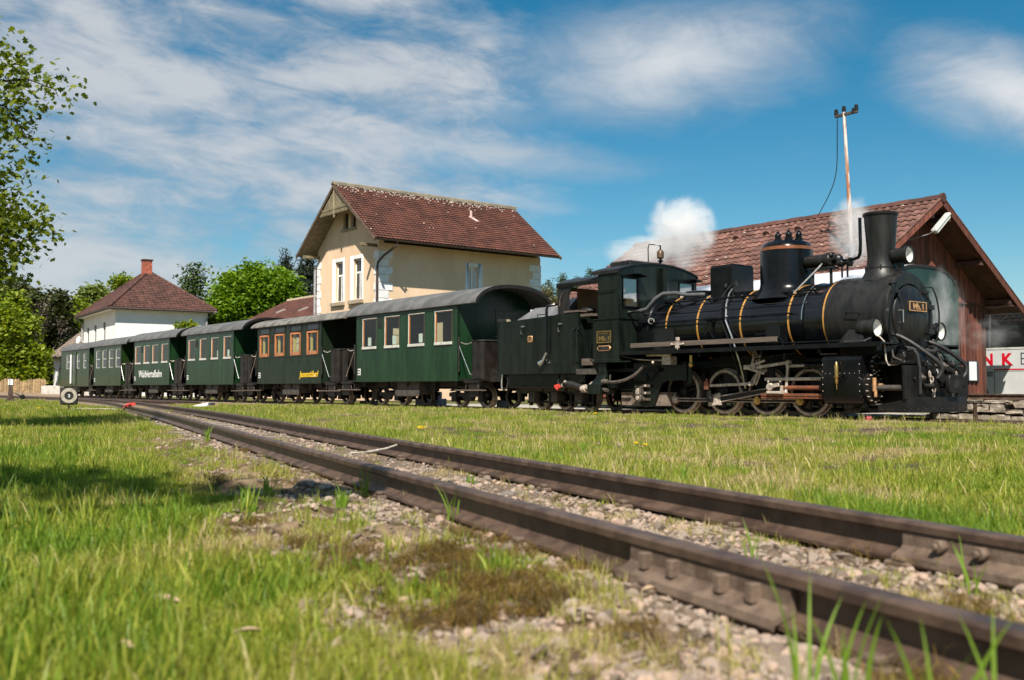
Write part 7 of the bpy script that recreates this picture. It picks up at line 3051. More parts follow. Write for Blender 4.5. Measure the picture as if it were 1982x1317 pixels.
for i, (u, v, Yk, k, lab) in enumerate(((553, 482, 84, 1.0, 'dark pointed spruce between the chestnut and the station gable'), (596, 468, 80, 1.35, 'broad dark spruce half hidden by the left edge of the station'))):
    q = px(u, 750, Yk)
    tree('spruce_tree', lab, (q.x, Yk, gz(q.x, Yk)), [bl(u, v + 8, Yk, 2.5 * k, 9), bl(u, v + 22, Yk, 7 * k, 11), bl(u - 1, v + 40, Yk, 12 * k, 13), bl(u + 1, v + 60, Yk, 17 * k, 16), bl(u, v + 90, Yk, 23 * k, 24), bl(u, v + 130, Yk, 28 * k, 34)], 620, 8, .2, .36, L_FIR, 31 + i, shape='long', r0=.18, up=.1)
for i, (u, v, w, lab) in enumerate(((1062, 538, 62, 'tall conifer right beside the station house'), (1090, 522, 62, 'taller conifer of the group behind the tender'), (1118, 528, 56, 'conifer behind the tender, right of the tallest one'), (1142, 520, 54, 'conifer above the engine cab roof'), (1048, 548, 46, 'low conifer touching the station corner'))):
    Yk = 118 + 3 * i
    q = px(u, 750, Yk)
    tree('pine_tree', lab, (q.x, Yk, gz(q.x, Yk)), [bl(u, v + 9, Yk, 3, 9), bl(u, v + 22, Yk, 7, 12), bl(u + 1, v + 40, Yk, 12, 16), bl(u, v + 66, Yk, 17, 24), bl(u, v + 100, Yk, 20, 34)], 420, 8, .26, .42, L_FIRL, 40 + i, 'conifers behind the tender', shape='long', r0=.2, up=.1)
p_ = px(1058, 640, 90)
tree('pale_shrub', 'pale twiggy shrub between the station corner and the tender', (p_.x, 90, gz(p_.x, 90)), [bl(1052, 585, 90, 18, 34), bl(1078, 600, 90, 20, 30), bl(1105, 600, 90, 20, 26)], 380, 7, .3, .24, leaf_mat('pale_leaf', (.10, .095, .045), (.19, .17, .085)), 50, r0=.08, cat='shrub')
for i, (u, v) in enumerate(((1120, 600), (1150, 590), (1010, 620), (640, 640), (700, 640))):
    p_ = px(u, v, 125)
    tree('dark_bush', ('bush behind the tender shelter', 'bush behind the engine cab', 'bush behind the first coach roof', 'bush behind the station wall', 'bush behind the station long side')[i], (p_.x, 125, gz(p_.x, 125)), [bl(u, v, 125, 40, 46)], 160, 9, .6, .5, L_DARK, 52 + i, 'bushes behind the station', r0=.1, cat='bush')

# left background wood
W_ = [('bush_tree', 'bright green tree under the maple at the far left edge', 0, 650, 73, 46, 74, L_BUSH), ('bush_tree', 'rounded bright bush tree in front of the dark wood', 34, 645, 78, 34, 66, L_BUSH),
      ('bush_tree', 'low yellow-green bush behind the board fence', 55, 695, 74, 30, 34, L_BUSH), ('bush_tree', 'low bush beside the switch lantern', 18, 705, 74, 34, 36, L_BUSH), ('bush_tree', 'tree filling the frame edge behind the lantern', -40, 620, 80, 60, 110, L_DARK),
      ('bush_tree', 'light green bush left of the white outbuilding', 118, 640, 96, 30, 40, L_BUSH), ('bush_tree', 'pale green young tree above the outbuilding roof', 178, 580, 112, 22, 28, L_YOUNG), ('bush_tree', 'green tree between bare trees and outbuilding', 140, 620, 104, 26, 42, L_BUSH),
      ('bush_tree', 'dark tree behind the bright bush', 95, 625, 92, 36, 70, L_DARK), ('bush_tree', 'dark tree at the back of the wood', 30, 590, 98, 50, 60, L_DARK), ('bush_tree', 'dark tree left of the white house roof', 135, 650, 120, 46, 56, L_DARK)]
for i, (nm, lab, u, v, Y, ru, rv, m_l) in enumerate(W_):
    g = px(u, 750, Y)
    rq = random.Random(900 + i)
    sub = [bl(u, v, Y, ru * .5, rv * .6)]
    for k in range(11):
        a, q = rq.uniform(0, 6.28), rq.uniform(.35, .95)
        sub.append(bl(u + ru * q * math.cos(a), v + rv * q * math.sin(a), Y, ru * rq.uniform(.18, .42), rv * rq.uniform(.14, .30)))
    for k in range(3):
        sub.append(bl(u + ru * rq.uniform(-.8, .8), 728, Y, ru * .35, 18))
    tree(nm, lab, (g.x, Y, gz(g.x, Y)), sub, 640, 11, .0052 * Y, .0047 * Y, m_l, 60 + i, 'trees of the left background', r0=.15)
for i, (u, v, lab) in enumerate(((92, 545, 'bare brown tree, leftmost of the leafless ones'), (118, 556, 'bare brown tree in the middle of the leafless ones'), (146, 568, 'bare brown tree next to the outbuilding roof'), (108, 600, 'small bare tree in front of the leafless ones'))):
    bare_tree('bare_tree', lab, u, v, 90 + 4 * i, 30, 80 + i, 'leafless trees left of the white house')
# far wooded ridge behind everything
r = np.random.default_rng(9)
cs = []
for X in np.linspace(-260, 260, 900):
    Yb = 300 + 30 * math.sin(X * .03)
    h = 9 + 5 * fbm(np.array([X * .06]), np.array([3.0]), 3)[0] + 2 * r.random()
    for k in range(4):
        cs.append((X + r.normal() * .6, Yb + r.uniform(-8, 8), h * r.uniform(.15, 1)))
P = leaves(r, np.array(cs), 6, 1.1, 2.0, .3)
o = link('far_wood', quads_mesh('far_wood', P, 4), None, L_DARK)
tag(o, 'distant dark wooded ridge behind the houses', 'wood', kind='stuff')


# ------------------------------------------------------------------ instanced ground cover
def scatter(name, protos, pts, rots, scl, idx, tint, label, cat):
    c = bpy.data.collections.new(name + '_pieces')
    for o in protos:
        c.objects.link(o)
    n = len(pts)
    me = bpy.data.meshes.new(name)
    me.vertices.add(n)
    me.vertices.foreach_set('co', np.asarray(pts, np.float32).reshape(-1))
    for nm, ty, data, key in (('rot', 'FLOAT_VECTOR', rots, 'vector'), ('scl', 'FLOAT', scl, 'value'), ('idx', 'INT', idx, 'value'), ('tint', 'FLOAT', tint, 'value')):
        a = me.attributes.new(nm, ty, 'POINT')
        a.data.foreach_set(key, np.asarray(data, np.int32 if ty == 'INT' else np.float32).reshape(-1))
    me.update()
    o = link(name, me)
    ng = bpy.data.node_groups.new(name, 'GeometryNodeTree')
    ng.interface.new_socket('Geometry', in_out='INPUT', socket_type='NodeSocketGeometry')
    ng.interface.new_socket('Geometry', in_out='OUTPUT', socket_type='NodeSocketGeometry')
    N = ng.nodes
    gi, go = N.new('NodeGroupInput'), N.new('NodeGroupOutput')
    ci = N.new('GeometryNodeCollectionInfo')
    ci.inputs['Collection'].default_value = c
    ci.inputs['Separate Children'].default_value = True
    ci.inputs['Reset Children'].default_value = True
    ip = N.new('GeometryNodeInstanceOnPoints')
    m2p = N.new('GeometryNodeMeshToPoints')
    ng.links.new(gi.outputs[0], m2p.inputs['Mesh'])
    ng.links.new(m2p.outputs[0], ip.inputs['Points'])
    ng.links.new(ci.outputs[0], ip.inputs['Instance'])
    ip.inputs['Pick Instance'].default_value = True
    def na(nm, ty):
        a = N.new('GeometryNodeInputNamedAttribute')
        a.data_type = ty
        a.inputs['Name'].default_value = nm
        return [s_ for s_ in a.outputs if s_.enabled and s_.name == 'Attribute'][0]
    ng.links.new(na('idx', 'INT'), ip.inputs['Instance Index'])
    e2r = N.new('FunctionNodeEulerToRotation')
    ng.links.new(na('rot', 'FLOAT_VECTOR'), e2r.inputs[0])
    ng.links.new(e2r.outputs[0], ip.inputs['Rotation'])
    ng.links.new(na('scl', 'FLOAT'), ip.inputs['Scale'])
    ng.links.new(ip.outputs[0], go.inputs[0])
    md = o.modifiers.new('scatter', 'NODES')
    md.node_group = ng
    tag(o, label, cat, kind='stuff')
    return o


def inst_attr(t, nm='tint'):
    a = t.nodes.new('ShaderNodeAttribute')
    a.attribute_type = 'INSTANCER'
    a.attribute_name = nm
    return E(t, a.outputs['Fac'])


def grass_mat(name, fresh, yellow, dry):
    m = bpy.data.materials.new(name)
    m.use_nodes = True
    t = m.node_tree
    p = t.nodes['Principled BSDF']
    out = t.nodes['Material Output']
    g = t.nodes.new('ShaderNodeNewGeometry')
    rnd = E(t, g.outputs['Random Per Island'])
    ti = inst_attr(t)
    v = (ti + (rnd - .5) * .55)
    c = mixc(t, v.ss(.0, .55), fresh, yellow)
    c = mixc(t, v.ss(.58, .98), c, dry)
    hs = t.nodes.new('ShaderNodeHueSaturation')
    t.links.new(c, hs.inputs['Color'])
    t.links.new((rnd * 7.3).f('FRACT').__mul__(.6).__add__(.7).v, hs.inputs['Value'])
    t.links.new(hs.outputs[0], p.inputs['Base Color'])
    p.inputs['Roughness'].default_value = .5
    p.inputs['Specular IOR Level'].default_value = .35
    tr = t.nodes.new('ShaderNodeBsdfTranslucent')
    t.links.new(mixc(t, 1.0, hs.outputs[0], (1.25, 1.2, .6), 'MULTIPLY'), tr.inputs[0])
    mx = t.nodes.new('ShaderNodeMixShader')
    mx.inputs[0].default_value = .38
    t.links.new(p.outputs[0], mx.inputs[1])
    t.links.new(tr.outputs[0], mx.inputs[2])
    t.links.new(mx.outputs[0], out.inputs[0])
    return m


GRASS = grass_mat('grass_blades', (.135, .235, .017), (.31, .325, .044), (.48, .38, .21))


def tuft(name, seed, nb, rad, h, w, lean=.5, m=GRASS):
    r = np.random.default_rng(seed)
    V, F = [], []
    for i in range(nb):
        a = r.uniform(0, 2 * math.pi)
        q = rad * math.sqrt(r.random())
        b = np.array((q * math.cos(a), q * math.sin(a), -.01))
        L = h * r.uniform(.35, 1.15)
        d = r.uniform(0, 2 * math.pi)
        ln = L * lean * r.uniform(.1, 1.1)
        dv = np.array((math.cos(d), math.sin(d), 0))
        f = r.uniform(0, math.pi)
        sv = np.array((math.cos(f), math.sin(f), 0)) * w * r.uniform(.6, 1.2)
        p = [b, b + dv * ln * .25 + np.array((0, 0, L * .5)), b + dv * ln * .65 + np.array((0, 0, L * .85)), b + dv * ln * 1.1 + np.array((0, 0, L * (1.05 - .25 * (ln / L) ** 2)))]
        o = len(V)
        V += [p[0] - sv * .5, p[0] + sv * .5, p[1] - sv * .5, p[1] + sv * .5, p[2] - sv * .32, p[2] + sv * .32, p[3]]
        F += [(o, o + 1, o + 3, o + 2), (o + 2, o + 3, o + 5, o + 4), (o + 4, o + 5, o + 6)]
    me = bpy.data.meshes.new(name)
    me.from_pydata([tuple(v) for v in V], [], F)
    me.materials.append(m)
    me.shade_smooth()
    return bpy.data.objects.new(name, me)


def sample_view(r, n, y0, y1, pw=1.0, margin=.05):
    """ground points roughly even in angle, thinning with distance"""
    q = r.random(n)
    Y = 1 / (1 / y0 + (1 / y1 - 1 / y0) * q ** pw)
    X = (r.random(n) * 2 - 1) * (.515 * Y + margin)
    return X, Y


def grow_grass():
    r = np.random.default_rng(101)
    protos = [tuft('tuft_fine.%d' % i, 200 + i, 30, .05, .046, .0034, .6) for i in range(5)]
    protos += [tuft('tuft_tall.%d' % i, 220 + i, 12, .035, .10, .0042, .45) for i in range(3)]
    protos += [tuft('tuft_short.%d' % i, 240 + i, 38, .08, .030, .0036, .8) for i in range(3)]
    protos += [tuft('tuft_far.%d' % i, 260 + i, 40, .15, .07, .009, .6) for i in range(3)]
    # order of a collection's children is alphabetical
    names = sorted(o.name for o in protos)
    ix = {n: i for i, n in enumerate(names)}
    kinds = {k: [ix[n] for n in names if n.startswith(k)] for k in ('tuft_fine', 'tuft_tall', 'tuft_short', 'tuft_far')}
    Xs, Ys = [], []
    for n, y0, y1, pw, mg in ((26000, .95, 3.0, 1.0, .05), (34000, 2.2, 8, .9, .05), (42000, 5, 20, .8, .1), (26000, 14, 60, .8, .5), (34000, 1.0, 24, .7, 4.0)):
        X, Y = sample_view(r, n, y0, y1, pw, mg)
        if mg > 2:
            o_ = np.abs(X) > .515 * Y + .05
            X, Y = X[o_], Y[o_]
        Xs.append(X); Ys.append(Y)
    X, Y = np.concatenate(Xs), np.concatenate(Ys)
    g, b, sh, pave, soil = masks(X, Y)
    dt, sg = dist_poly(X, Y, trk)
    xt = (X - T0.x) * TF.x + (Y - T0.y) * TF.y
    yt = (X - T0.x) * TL.x + (Y - T0.y) * TL.y
    n = -yt
    patch = fbm(X * 1.1 + 9, Y * 1.1, 4)
    fine = fbm(X * 5, Y * 5, 3)
    ok = (1 - g) * (1 - b) * (1 - pave)
    ok = ok * (1 - sh * (.985 - .26 * sst(.55, .66, fine)))
    ok = ok * (1 - soil * .85)
    ok = np.where(b > .5, .11 * sst(.50, .60, fine), ok)
    ok = ok * np.where((sg > 0) & (n > 1.5) & (Y < 40), .30 + .70 * sst(.38, .58, patch), 1)
    ok = np.where((n < -1.8) & (pave < .3), 1.0 - g, ok)
    inside = (yt > 5) & (xt < 1) & (xt > -50)
    ok = np.where(inside, 0, ok)
    keep = r.random(len(X)) < ok
    X, Y, dt, sg, n, patch, fine, sh, b, soil = (a[keep] for a in (X, Y, dt, sg, n, patch, fine, sh, b, soil))
    Z = ground_z(X, Y)
    N = len(X)
    kind = np.empty(N, int)
    u = r.random(N)
    right = (sg > 0)
    dist = np.hypot(X, Y)
    def pick(k):
        return np.array(kinds[k])[r.integers(0, len(kinds[k]), N)]
    kf, kt, ks, kr = pick('tuft_fine'), pick('tuft_tall'), pick('tuft_short'), pick('tuft_far')
    kind = np.where(u < .72, kf, np.where(u < .80, kt, ks))
    edge = right & (dt < 1.35) & (dt > .5)
    kind = np.where(edge & (u > .45), kt, kind)
    kind = np.where(right & (n < 5.5) & (u < .75), ks, kind)
    kind = np.where(dist > 22, kr, kind)
    scl = r.uniform(.7, 1.3, N) * np.where(right & (n < 4.5), .9, 1)
    scl = scl * np.where(dist < 22, 1 + dist * .02, 1.0)
    scl = scl * np.where(~right, .8 + .35 * sst(.4, .6, patch), 1)
    scl = np.where(b > .5, r.uniform(.4, .9, N), scl)
    scl = scl * np.where((sg < 0) & (dist < 12), .75 + .25 * sst(1.1, 1.6, dt), 1)
    tint = .31 + (fbm(X * 2.3, Y * 2.3 + 5, 4) - .5) * 1.5 + r.normal(size=N) * .09
    tint = tint + np.where(right, .20, .0) + .12 * sst(7, 3.5, n) * right + .22 * sh + .30 * sst(.52, .66, fbm(X * .8 + 3, Y * 2.0 + 70, 4)) * right
    tint = tint - .14 * edge + .2 * (b > .5)
    tint = tint + .16 * sst(4, 12, dist) * (~right)
    rots = np.stack([r.normal(size=N) * .12, r.normal(size=N) * .12, r.uniform(0, 6.28, N)], -1)
    scatter('grass', protos, np.stack([X, Y, Z], -1), rots, scl, kind, np.clip(tint, 0, 1), 'fresh and dry grass of the lawns on both sides of the foreground track', 'grass')


grow_grass()


def stone_mat(name):
    m = bpy.data.materials.new(name)
    m.use_nodes = True
    t = m.node_tree
    p = t.nodes['Principled BSDF']
    ti = inst_attr(t)
    tc = t.nodes.new('ShaderNodeTexCoord')
    n = tnoise(t, tc.outputs['Object'], 30, 4)
    c = mixc(t, ti.ss(0, .5), (.13, .095, .07), (.31, .245, .195))
    c = mixc(t, ti.ss(.55, 1.0), c, (.43, .30, .225))
    c = mixc(t, (n.ss(.35, .7) * .5).v, c, (.13, .10, .08))
    t.links.new(c, p.inputs['Base Color'])
    p.inputs['Roughness'].default_value = .85
    return m


STONE = stone_mat('ballast_stone')


def scatter_stones():
    r = np.random.default_rng(55)
    protos = []
    for i in range(9):
        bm = bmesh.new()
        bmesh.ops.create_icosphere(bm, subdivisions=2, radius=1)
        ax = r.uniform(.55, 1.1, 3) * np.array((1.1, .9, .65))
        cuts = [(rand_unit(r, 1)[0], r.uniform(.42, .75)) for _ in range(10)]
        for v in bm.verts:
            c = np.array(v.co)
            for d, h in cuts:
                k = c @ d
                if k > h:
                    c = c - d * (k - h)
            v.co = Vector(c * ax)
        me = bpy.data.meshes.new('pebble.%d' % i)
        bm.to_mesh(me)
        bm.free()
        me.materials.append(STONE)
        me.shade_smooth()
        me.set_sharp_from_angle(angle=R(18))
        protos.append(bpy.data.objects.new('pebble.%d' % i, me))
    Xs, Ys, Ss = [], [], []
    for n, y0, y1, s0, s1 in ((30000, 1.1, 6, .006, .020), (16000, 2.5, 14, .008, .024), (9000, 8, 40, .012, .034), (2600, 1.2, 8, .018, .042)):
        X, Y = sample_view(r, n, y0, y1)
        Xs.append(X); Ys.append(Y); Ss.append(r.uniform(s0, s1, n))
    # extra heap where the shoulder is bare, left of the rail joint
    hx, hy = r.normal(.02, .16, 500), r.normal(2.15, .13, 500)
    Xs.append(hx); Ys.append(hy); Ss.append(r.uniform(.008, .022, 500))
    X, Y, S = map(np.concatenate, (Xs, Ys, Ss))
    g, b, sh, pave, soil = masks(X, Y)
    dt, sg = dist_poly(X, Y, trk)
    w = fbm(X * 2.4, Y * 2.4, 3)
    pr = b * (.35 + .65 * sst(.36, .5, w)) + g * .35 + sh * (.20 + .62 * sst(.47, .58, w)) + soil * .06
    pr = np.maximum(pr, np.exp(-(((X - .02) / .3) ** 2 + ((Y - 2.15) / .25) ** 2)) * .9)
    pr = np.where(np.abs(dt - .405) < .06, 0, pr)
    keep = r.random(len(X)) < pr
    X, Y, S = X[keep], Y[keep], S[keep]
    Z = ground_z(X, Y) + S * .12
    N = len(X)
    rots = r.uniform(-.6, .6, (N, 3))
    rots[:, 2] = r.uniform(0, 6.28, N)
    scatter('gravel', protos, np.stack([X, Y, Z], -1), rots, S, r.integers(0, 9, N), r.random(N), 'pale crushed stone between and beside the foreground rails', 'gravel')


scatter_stones()


def moss_mat(name):
    return grass_mat(name, (.10, .075, .018), (.24, .155, .035), (.11, .07, .04))


def scatter_moss():
    r = np.random.default_rng(66)
    mm = moss_mat('dry_moss')
    protos = [tuft('moss.%d' % i, 300 + i, 90, .055, .024, .0017, 1.5, mm) for i in range(4)]
    X, Y = sample_view(r, 34000, 1.15, 9)
    g, b, sh, pave, soil = masks(X, Y)
    dt, sg = dist_poly(X, Y, trk)
    w = fbm(X * 2.4, Y * 2.4, 3)
    w2 = fbm(X * 3.1 + 20, Y * 3.1, 3)
    pr = sh * sst(.58, .46, w) * sst(.46, .56, fbm(X * 7, Y * 7, 3)) * sst(.47, .58, w2) * .7 * (sg < 0) * (dt > .47) + b * .06 * sst(.5, .6, w2)
    keep = r.random(len(X)) < pr * .9
    X, Y = X[keep], Y[keep]
    N = len(X)
    Z = ground_z(X, Y) + sst(.45, .60, fbm(X * 6, Y * 6, 2)) * .02
    rots = np.stack([r.normal(size=N) * .3, r.normal(size=N) * .3, r.uniform(0, 6.28, N)], -1)
    scatter('moss', protos, np.stack([X, Y, Z], -1), rots, r.uniform(.6, 1.3, N), r.integers(0, 4, N), r.random(N), 'golden brown moss and dry roots along the near rail', 'moss')


scatter_moss()


# tall out-of-focus blades right in front of the camera and weeds beside the rails: single plants
def weed(label, x, y, blades, h, w, seed, m=GRASS, lean=.35, name='grass_plant', group='single grass plants by the rails', z=None):
    r = np.random.default_rng(seed)
    t = thing(name, label, 'plant', (x, y, gz(x, y) if z is None else z), 0, group)
    for i in range(blades):
        a = r.uniform(0, 6.28)
        L = h * r.uniform(.55, 1.05)
        d = np.array((math.cos(a), math.sin(a), 0)) * L * lean * r.uniform(.3, 1.2)
        b = np.array((r.normal() * .012, r.normal() * .012, -.005))
        f = r.uniform(-.5, .5)
        s_ = np.array((math.cos(f), math.sin(f), 0)) * w * r.uniform(.7, 1.1)
        V, F = [], []
        for k in range(7):
            q = k / 6
            c = b + d * q ** 1.7 + np.array((0, 0, L * q * (1 - .12 * q)))
            ww = s_ * .5 * (1 - q ** 2.5) * (.7 + .6 * min(q * 3, 1))
            fold = np.array((-s_[1], s_[0], 0)) * .25
            V += [c - ww, c + fold * (1 - q), c + ww]
        for k in range(6):
            o = k * 3
            F += [(o, o + 1, o + 4, o + 3), (o + 1, o + 2, o + 5, o + 4)]
        me = bpy.data.meshes.new('leaf_blade')
        me.from_pydata([tuple(v) for v in V], [], F)
        me.shade_smooth()
        link('leaf_blade', me, t, m)
    return t


BLADE = leaf_mat('broad_grass_blade', (.10, .21, .015), (.20, .30, .03), trans=.4)


def wpx(u, v, z=.0):
    th = math.atan(91.5 / 1930.0)
    x, up = (u - 991) / 1930, (658.5 - v) / 1930
    ry, rz = math.cos(th) - up * math.sin(th), math.sin(th) + up * math.cos(th)
    k = (z - CAM_Z) / rz
    return x * k, ry * k


for i, (u, v, n, h, w, lab) in enumerate((
        (1560, 1380, 5, .24, .0055, 'tall blurred blades standing before the near rail, left of the big clump'),
        (1650, 1420, 6, .22, .006, 'blurred blade clump before the near rail at the bottom edge'),
        (1790, 1480, 7, .23, .0065, 'widest blurred blade clump near the bottom right corner'),
        (1930, 1460, 4, .22, .0055, 'few blurred blades in the bottom right corner'),
        (1450, 1090, 5, .15, .006, 'thin seedling blades between the rails, right of centre'),
        (1880, 1150, 5, .16, .006, 'bent grass blades under the far rail bolts'),
        (912, 935, 14, .075, .005, 'small dense tuft leaning on the far rail'),
        (870, 905, 7, .13, .005, 'upright blades by the far rail, left of the small tuft'),
        (700, 960, 8, .17, .006, 'upright blades crossing the near rail beside the bare stick'),
        (660, 985, 12, .12, .007, 'leafy weed on the gravel left of the near rail'),
        (880, 1010, 5, .17, .005, 'thin blades in front of the near rail middle'),
        (400, 855, 9, .20, .008, 'tall grass tuft touching the near rail far left'),
        (480, 985, 16, .16, .006, 'dark tall tuft at the lawn edge by the gravel'),
        (520, 960, 14, .15, .006, 'yellowish tuft at the lawn edge'),
        (1130, 880, 20, .16, .008, 'broad leafed clump behind the far rail'),
        (1320, 930, 18, .15, .008, 'broad leafed clump close to the far rail, right half'),
        (1240, 900, 12, .14, .007, 'clump beside the two small dandelions'),
        (820, 875, 10, .12, .006, 'clump below the two tall dandelions'))):
    x, y = wpx(u, v, .01)
    weed(lab, x, y, n, h, w, 400 + i, BLADE)


def dandelion(label, x, y, h, n=1, seed=0, s=1.0):
    r = random.Random(seed)
    t = thing('dandelion', label, 'flower', (x, y, gz(x, y)), 0, 'yellow dandelions in the lawns')
    for i in range(n):
        d = Vector((r.uniform(-.02, .02), r.uniform(-.02, .02), 0)) + Vector((.045 * (i - (n - 1) / 2), 0, 0))
        m = MB()
        tip = d * 1.2 + Vector((0, 0, h * r.uniform(.85, 1.05)))
        m.tube([(d.x * .3, d.y * .3, 0), (d.x * .8, d.y * .8, h * .5), tip], .0022, n=6)
        so = m.build('stem', M['stem'], t)
        m = MB()
        for k in range(26):
            a, e = k * 2.4, .15 + .85 * (k / 26)
            dv = Vector((math.cos(a) * math.cos(1.35 - e), math.sin(a) * math.cos(1.35 - e), math.sin(1.35 - e) * .6)).normalized()
            sd_ = Vector((-math.sin(a), math.cos(a), 0))
            m.add([tip, tip + dv * .017 * s + sd_ * .003, tip + dv * .021 * s, tip + dv * .017 * s - sd_ * .003], [(0, 1, 2, 3)])
        fl = m.build('flower_head', M['dand'], so, smooth=0)
    m = MB()
    for k in range(7):
        a = k * .9 + r.random()
        dv, sd_ = Vector((math.cos(a), math.sin(a), 0)), Vector((-math.sin(a), math.cos(a), 0))
        L = h * .7
        m.add([Vector((0, 0, .004)), dv * L * .5 + sd_ * .010 + Vector((0, 0, .03)), dv * L + Vector((0, 0, .02)), dv * L * .5 - sd_ * .010 + Vector((0, 0, .03))], [(0, 1, 2, 3)])
    m.build('leaf_rosette', M['stem'], t, smooth=0)
    return t


for i, (u, v, h, n, lab, s) in enumerate(((815, 866, .17, 2, 'pair of tall dandelions behind the far rail, left of centre', 1.7), (1245, 900, .15, 2, 'pair of dandelions close to the far rail, right of centre', 1.1), (1152, 812, .10, 2, 'two dandelions under the engine cab', 1.5),
                                           (662, 803, .08, 1, 'single dandelion far off in the lawn before the first coach', 1.5), (78, 795, .07, 3, 'yellow dandelions in the grass left of the signal disc', 2.2), (545, 812, .08, 1, 'dandelion before the dark coach', 1.3))):
    x, y = wpx(u, v, -.01)
    dandelion(lab, x, y, h, n, i, s)

# dead leaves on the near lawn
for i, (u, v, L, lab) in enumerate(((312, 1130, .085, 'long curled tan leaf lying on the near lawn'), (482, 1196, .06, 'round tan leaf on the near lawn, right of the long one'), (243, 1218, .05, 'upright dry leaf near the bottom left'), (150, 1150, .035, 'small dry leaf left of the long curled one'), (1160, 1010, .06, 'dry leaf on the rail foot'), (1255, 1120, .04, 'dry leaf below the rail joint'))):
    x, y = wpx(u, v, .055)
    r = random.Random(i)
    V, F = [], []
    for a in range(7):
        q = a / 6
        w = L * .26 * math.sin(math.pi * min(1, q * .95 + .04)) ** .7
        for b in (-1, 0, 1):
            V.append((L * (q - .5), b * w * .7, .006 * abs(b) + .010 * math.sin(q * 2.5)))
    for a in range(6):
        for b in range(2):
            o_ = a * 3 + b
            F.append((o_, o_ + 3, o_ + 4, o_ + 1))
    me = bpy.data.meshes.new('dead_leaf')
    me.from_pydata(V, [], F)
    me.shade_smooth()
    o = link('dead_leaf', me, None, M['deadleaf'])
    o.location = (x, y, gz(x, y) + (.030 if i < 4 else .012))
    o.rotation_euler = (r.uniform(-.1, .3), r.uniform(-.3, .3), r.uniform(-.4, .7))
    tag(o, lab, 'dead leaf', 'dry leaves on the ground')

# bleached stick between the rails
a_, b_ = Vector((-1.04, 6.45, .075)), Vector((-.78, 6.78, .11))
m = MB()
m.tube([a_, a_.lerp(b_, .35) + Vector((.02, 0, -.01)), a_.lerp(b_, .75) + Vector((.0, 0, -.012)), b_], .012, n=8, r2=.006)
o = m.build('stick', M['stick'], None)
tag(o, 'bleached bare stick lying between the foreground rails', 'stick')


